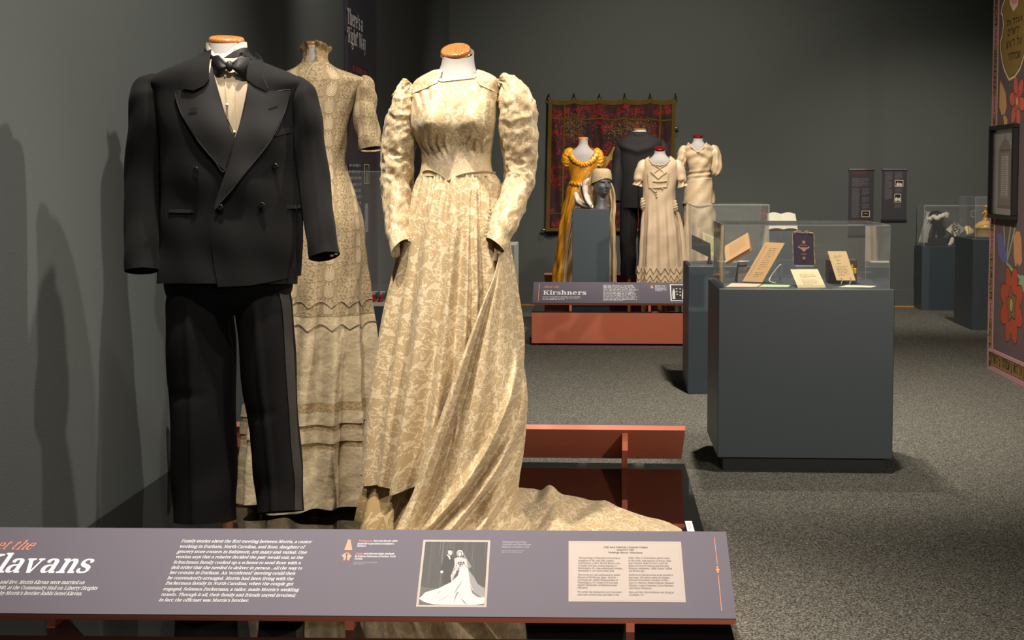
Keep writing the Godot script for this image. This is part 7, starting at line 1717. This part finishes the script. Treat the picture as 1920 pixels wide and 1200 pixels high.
	var paint := with(mat(Color.WHITE, 0.7), tex(im), 1.0)
	part("painted_face", leaf(Vector3(2.992, 3.1, -10.92), Vector3(0, 0, 1.5), Vector3(0, -3.1, 0), 0.002), paint, t, "painted flowers and lettering")
	part("painted_face", leaf(Vector3(2.992, 3.1, -9.42), Vector3(0, 0, 1.5), Vector3(0, -3.1, 0), 0.002), paint, t, "painted flowers and lettering")
	# the framed document on it
	t = thing("framed_certificate", "black-framed marriage certificate hung on the painted panel", "framed print", Vector3(2.97, 1.17, -10.51))
	var im2 := Image.create(256, 280, false, Image.FORMAT_RGB8)
	im2.fill(Color(0.62, 0.58, 0.52))
	fill(im2, PackedVector2Array([Vector2(66, 60), Vector2(90, 42), Vector2(120, 30), Vector2(128, 8), Vector2(136, 30), Vector2(166, 42), Vector2(190, 60), Vector2(196, 250), Vector2(60, 250)]), Color(0.45, 0.36, 0.24))
	for q in [[70, 66, 116, 6, Color(0.2, 0.14, 0.08)], [80, 78, 96, 150, Color(0.55, 0.47, 0.34)], [92, 88, 72, 130, Color(0.72, 0.68, 0.60)], [54, 62, 8, 190, Color(0.3, 0.22, 0.14)], [194, 62, 8, 190, Color(0.3, 0.22, 0.14)], [50, 250, 158, 10, Color(0.3, 0.22, 0.14)]]:
		im2.fill_rect(Rect2i(q[0], q[1], q[2], q[3]), q[4])
	for k in 18:
		im2.fill_rect(Rect2i(98, 94 + k * 7, 44 + (k * 13) % 18, 3), Color(0.42, 0.40, 0.38))
	var fz0 := -10.83
	var fz1 := -10.19
	var w := 0.032
	for q in [[fz0, 1.838, fz1, 1.870], [fz0, 1.173, fz1, 1.205], [fz0, 1.205, fz0 + w, 1.838], [fz1 - w, 1.205, fz1, 1.838]]:
		part("frame_rail", box(Vector3(2.945, q[1], q[0]), Vector3(2.989, q[3], q[2]), 0.003), M.black, t, "black frame rail")
	part("document", leaf(Vector3(2.985, 1.838, fz0 + w), Vector3(0, 0, fz1 - fz0 - 2 * w), Vector3(0, -0.633, 0), 0.004), with(mat(Color.WHITE, 0.6), tex(im2), 1.0), t, "printed certificate with an arched border")
	part("glazing", leaf(Vector3(2.972, 1.838, fz0 + w), Vector3(0, 0, fz1 - fz0 - 2 * w), Vector3(0, -0.633, 0), 0.002), M.acrylic, t, "clear glazing")

func left_side() -> void:
	var t := thing("wall_banner", "tall dark blue banner with white title on the side wall behind the lace gown", "text panel", Vector3(-1.745, 0.62, -10.06))
	var U := Vector3(0, 0, -1)
	var V := Vector3(0, -1, 0)
	part("banner_sheet", box(Vector3(-1.759, 0.62, -10.659), Vector3(-1.73, 3.25, -9.464), 0.002), mat(Color(0.205, 0.20, 0.255), 0.5), t)
	var o := Vector3(-1.73, 0, -9.464)
	var title := []
	for q in [["There’s a", [Vector2(-0.0253, 2.5174), Vector2(0.5747, 2.5357)]], ["‘Right’ Way", [Vector2(-0.0405, 2.394), Vector2(0.7054, 2.41)]]]:
		title.append([q[0], q[1][0].x, -(q[1][0].y + q[1][1].y) * 0.5, q[1][1].x - q[1][0].x])
	part("title_lettering", lettering(title, 0.105, 0.0, o, U, V, true), M.white_ink, t, "large white lettering")
	var body := []
	var q1 := [Vector2(-0.0163, 1.5654), Vector2(0.4896, 1.5688), Vector2(0.6022, 1.5774), Vector2(0.8048, 1.4368), Vector2(0.6129, 1.2906), Vector2(0.743, 1.0832), Vector2(0.1547, 2.2438), Vector2(0.8153, 2.2592)]
	var bw := Color(0.205, 0.20, 0.255)
	part("text_print", leaf(o + Vector3(0.0005, q1[0].y + 0.02, -q1[0].x), U * (q1[1].x - q1[0].x), V * 0.62, 0.0006), written(220, 420, bw, Color(0.6, 0.6, 0.62), [[4, 6, 214, 410, 30]]), t)
	part("heading_print", leaf(o + Vector3(0.0005, q1[6].y + 0.03, -q1[6].x), U * (q1[7].x - q1[6].x), V * 0.3, 0.0006), written(220, 120, bw, Color(0.60, 0.27, 0.20), [[4, 6, 214, 112, 36]]), t)
	var pic := typed(80, 160, Color(0.9, 0.88, 0.84), Color(0.1, 0.1, 0.1), [])
	pic.fill_rect(Rect2i(6, 6, 68, 148), Color(0.06, 0.06, 0.06))
	fill(pic, PackedVector2Array([Vector2(34, 20), Vector2(46, 20), Vector2(50, 70), Vector2(60, 150), Vector2(22, 150), Vector2(32, 70)]), Color(0.6, 0.58, 0.54))
	part("photograph", leaf(o + Vector3(0.0005, q1[2].y, -q1[2].x), U * (q1[3].x - q1[2].x), V * (q1[2].y - q1[3].y), 0.0008), with(mat(Color.WHITE, 0.6), tex(pic), 1.0), t, "small dark photograph")
	part("cutting", leaf(o + Vector3(0.0005, q1[4].y, -q1[4].x), U * (q1[5].x - q1[4].x), V * (q1[4].y - q1[5].y), 0.0008), written(90, 240, Color(0.62, 0.62, 0.68), Color(0.35, 0.35, 0.4), [[8, 40, 82, 232, 9]]), t, "pale newspaper strip")
	for x in [0.06, 1.12]:
		part("border_line", leaf(o + Vector3(0.0005, 3.24, -x), U * 0.012, V * 2.6, 0.0006), mat(Color(0.36, 0.22, 0.24), 0.6), t, "thin dark red line")
	# low table with game pieces
	t = thing("game_table", "slate table with a white board of game pieces behind the gowns", "table", Vector3(-1.2, 0, -7.5))
	part("table_body", box(Vector3(-1.755, 0.0, -7.85), Vector3(-0.62, 0.815, -7.2), 0.003), M.plinth, t)
	part("table_top", box(Vector3(-1.755, 0.815, -7.86), Vector3(-0.60, 0.838, -7.19), 0.002), mat(Color(0.80, 0.79, 0.74), 0.6), t, "white board top")
	var red := mat(Color(0.62, 0.06, 0.14), 0.4)
	var green := mat(Color(0.03, 0.30, 0.16), 0.4)
	var where := [Vector3(-1.1977, 0.838, -7.2001), Vector3(-1.1994, 0.838, -7.2618), Vector3(-1.2033, 0.838, -7.3724), Vector3(-1.2051, 0.838, -7.4371), Vector3(-1.1587, 0.838, -7.2019), Vector3(-1.1626, 0.838, -7.2792), Vector3(-1.1637, 0.838, -7.3582), Vector3(-1.162, 0.838, -7.4391), Vector3(-1.1225, 0.838, -7.2036), Vector3(-1.122, 0.838, -7.3283)]
	for k in 10:
		var is_red: bool = k in [0, 1, 4, 5, 8]
		var n: int = [0, 1, 0, 1, 2, 3, 2, 3, 4, 4][k]
		var p: Vector3 = where[k]
		var gp := thing("game_piece", ["first", "second", "third", "fourth", "fifth"][n] + " " + ("red" if is_red else "green") + " wooden game piece from the left on the white board", "game piece", p, "red game pieces" if is_red else "green game pieces")
		part("piece_body", lathe([[0.0, 0.001], [0.013, 0.001], [0.012, 0.008], [0.006, 0.018], [0.008, 0.022]], 12, 10, p), red if is_red else green, gp)
		part("piece_head", ball(p + Vector3(0, 0.027, 0), Vector3.ONE * 0.009, 5), red if is_red else green, gp)
	hood("tall clear acrylic hood standing on the game table", Vector3(-1.74, 0.839, -7.80), Vector3(-1.06, 1.52, -7.26))
	t = thing("display_plinth", "pale grey plinth almost hidden behind the brocade gown", "plinth", Vector3(-0.65, 0, -8.7))
	part("plinth_body", box(Vector3(-0.86, 0.0, -8.9), Vector3(-0.5371, 1.0729, -8.5), 0.003), mat(Color(0.56, 0.57, 0.54), 0.6), t)
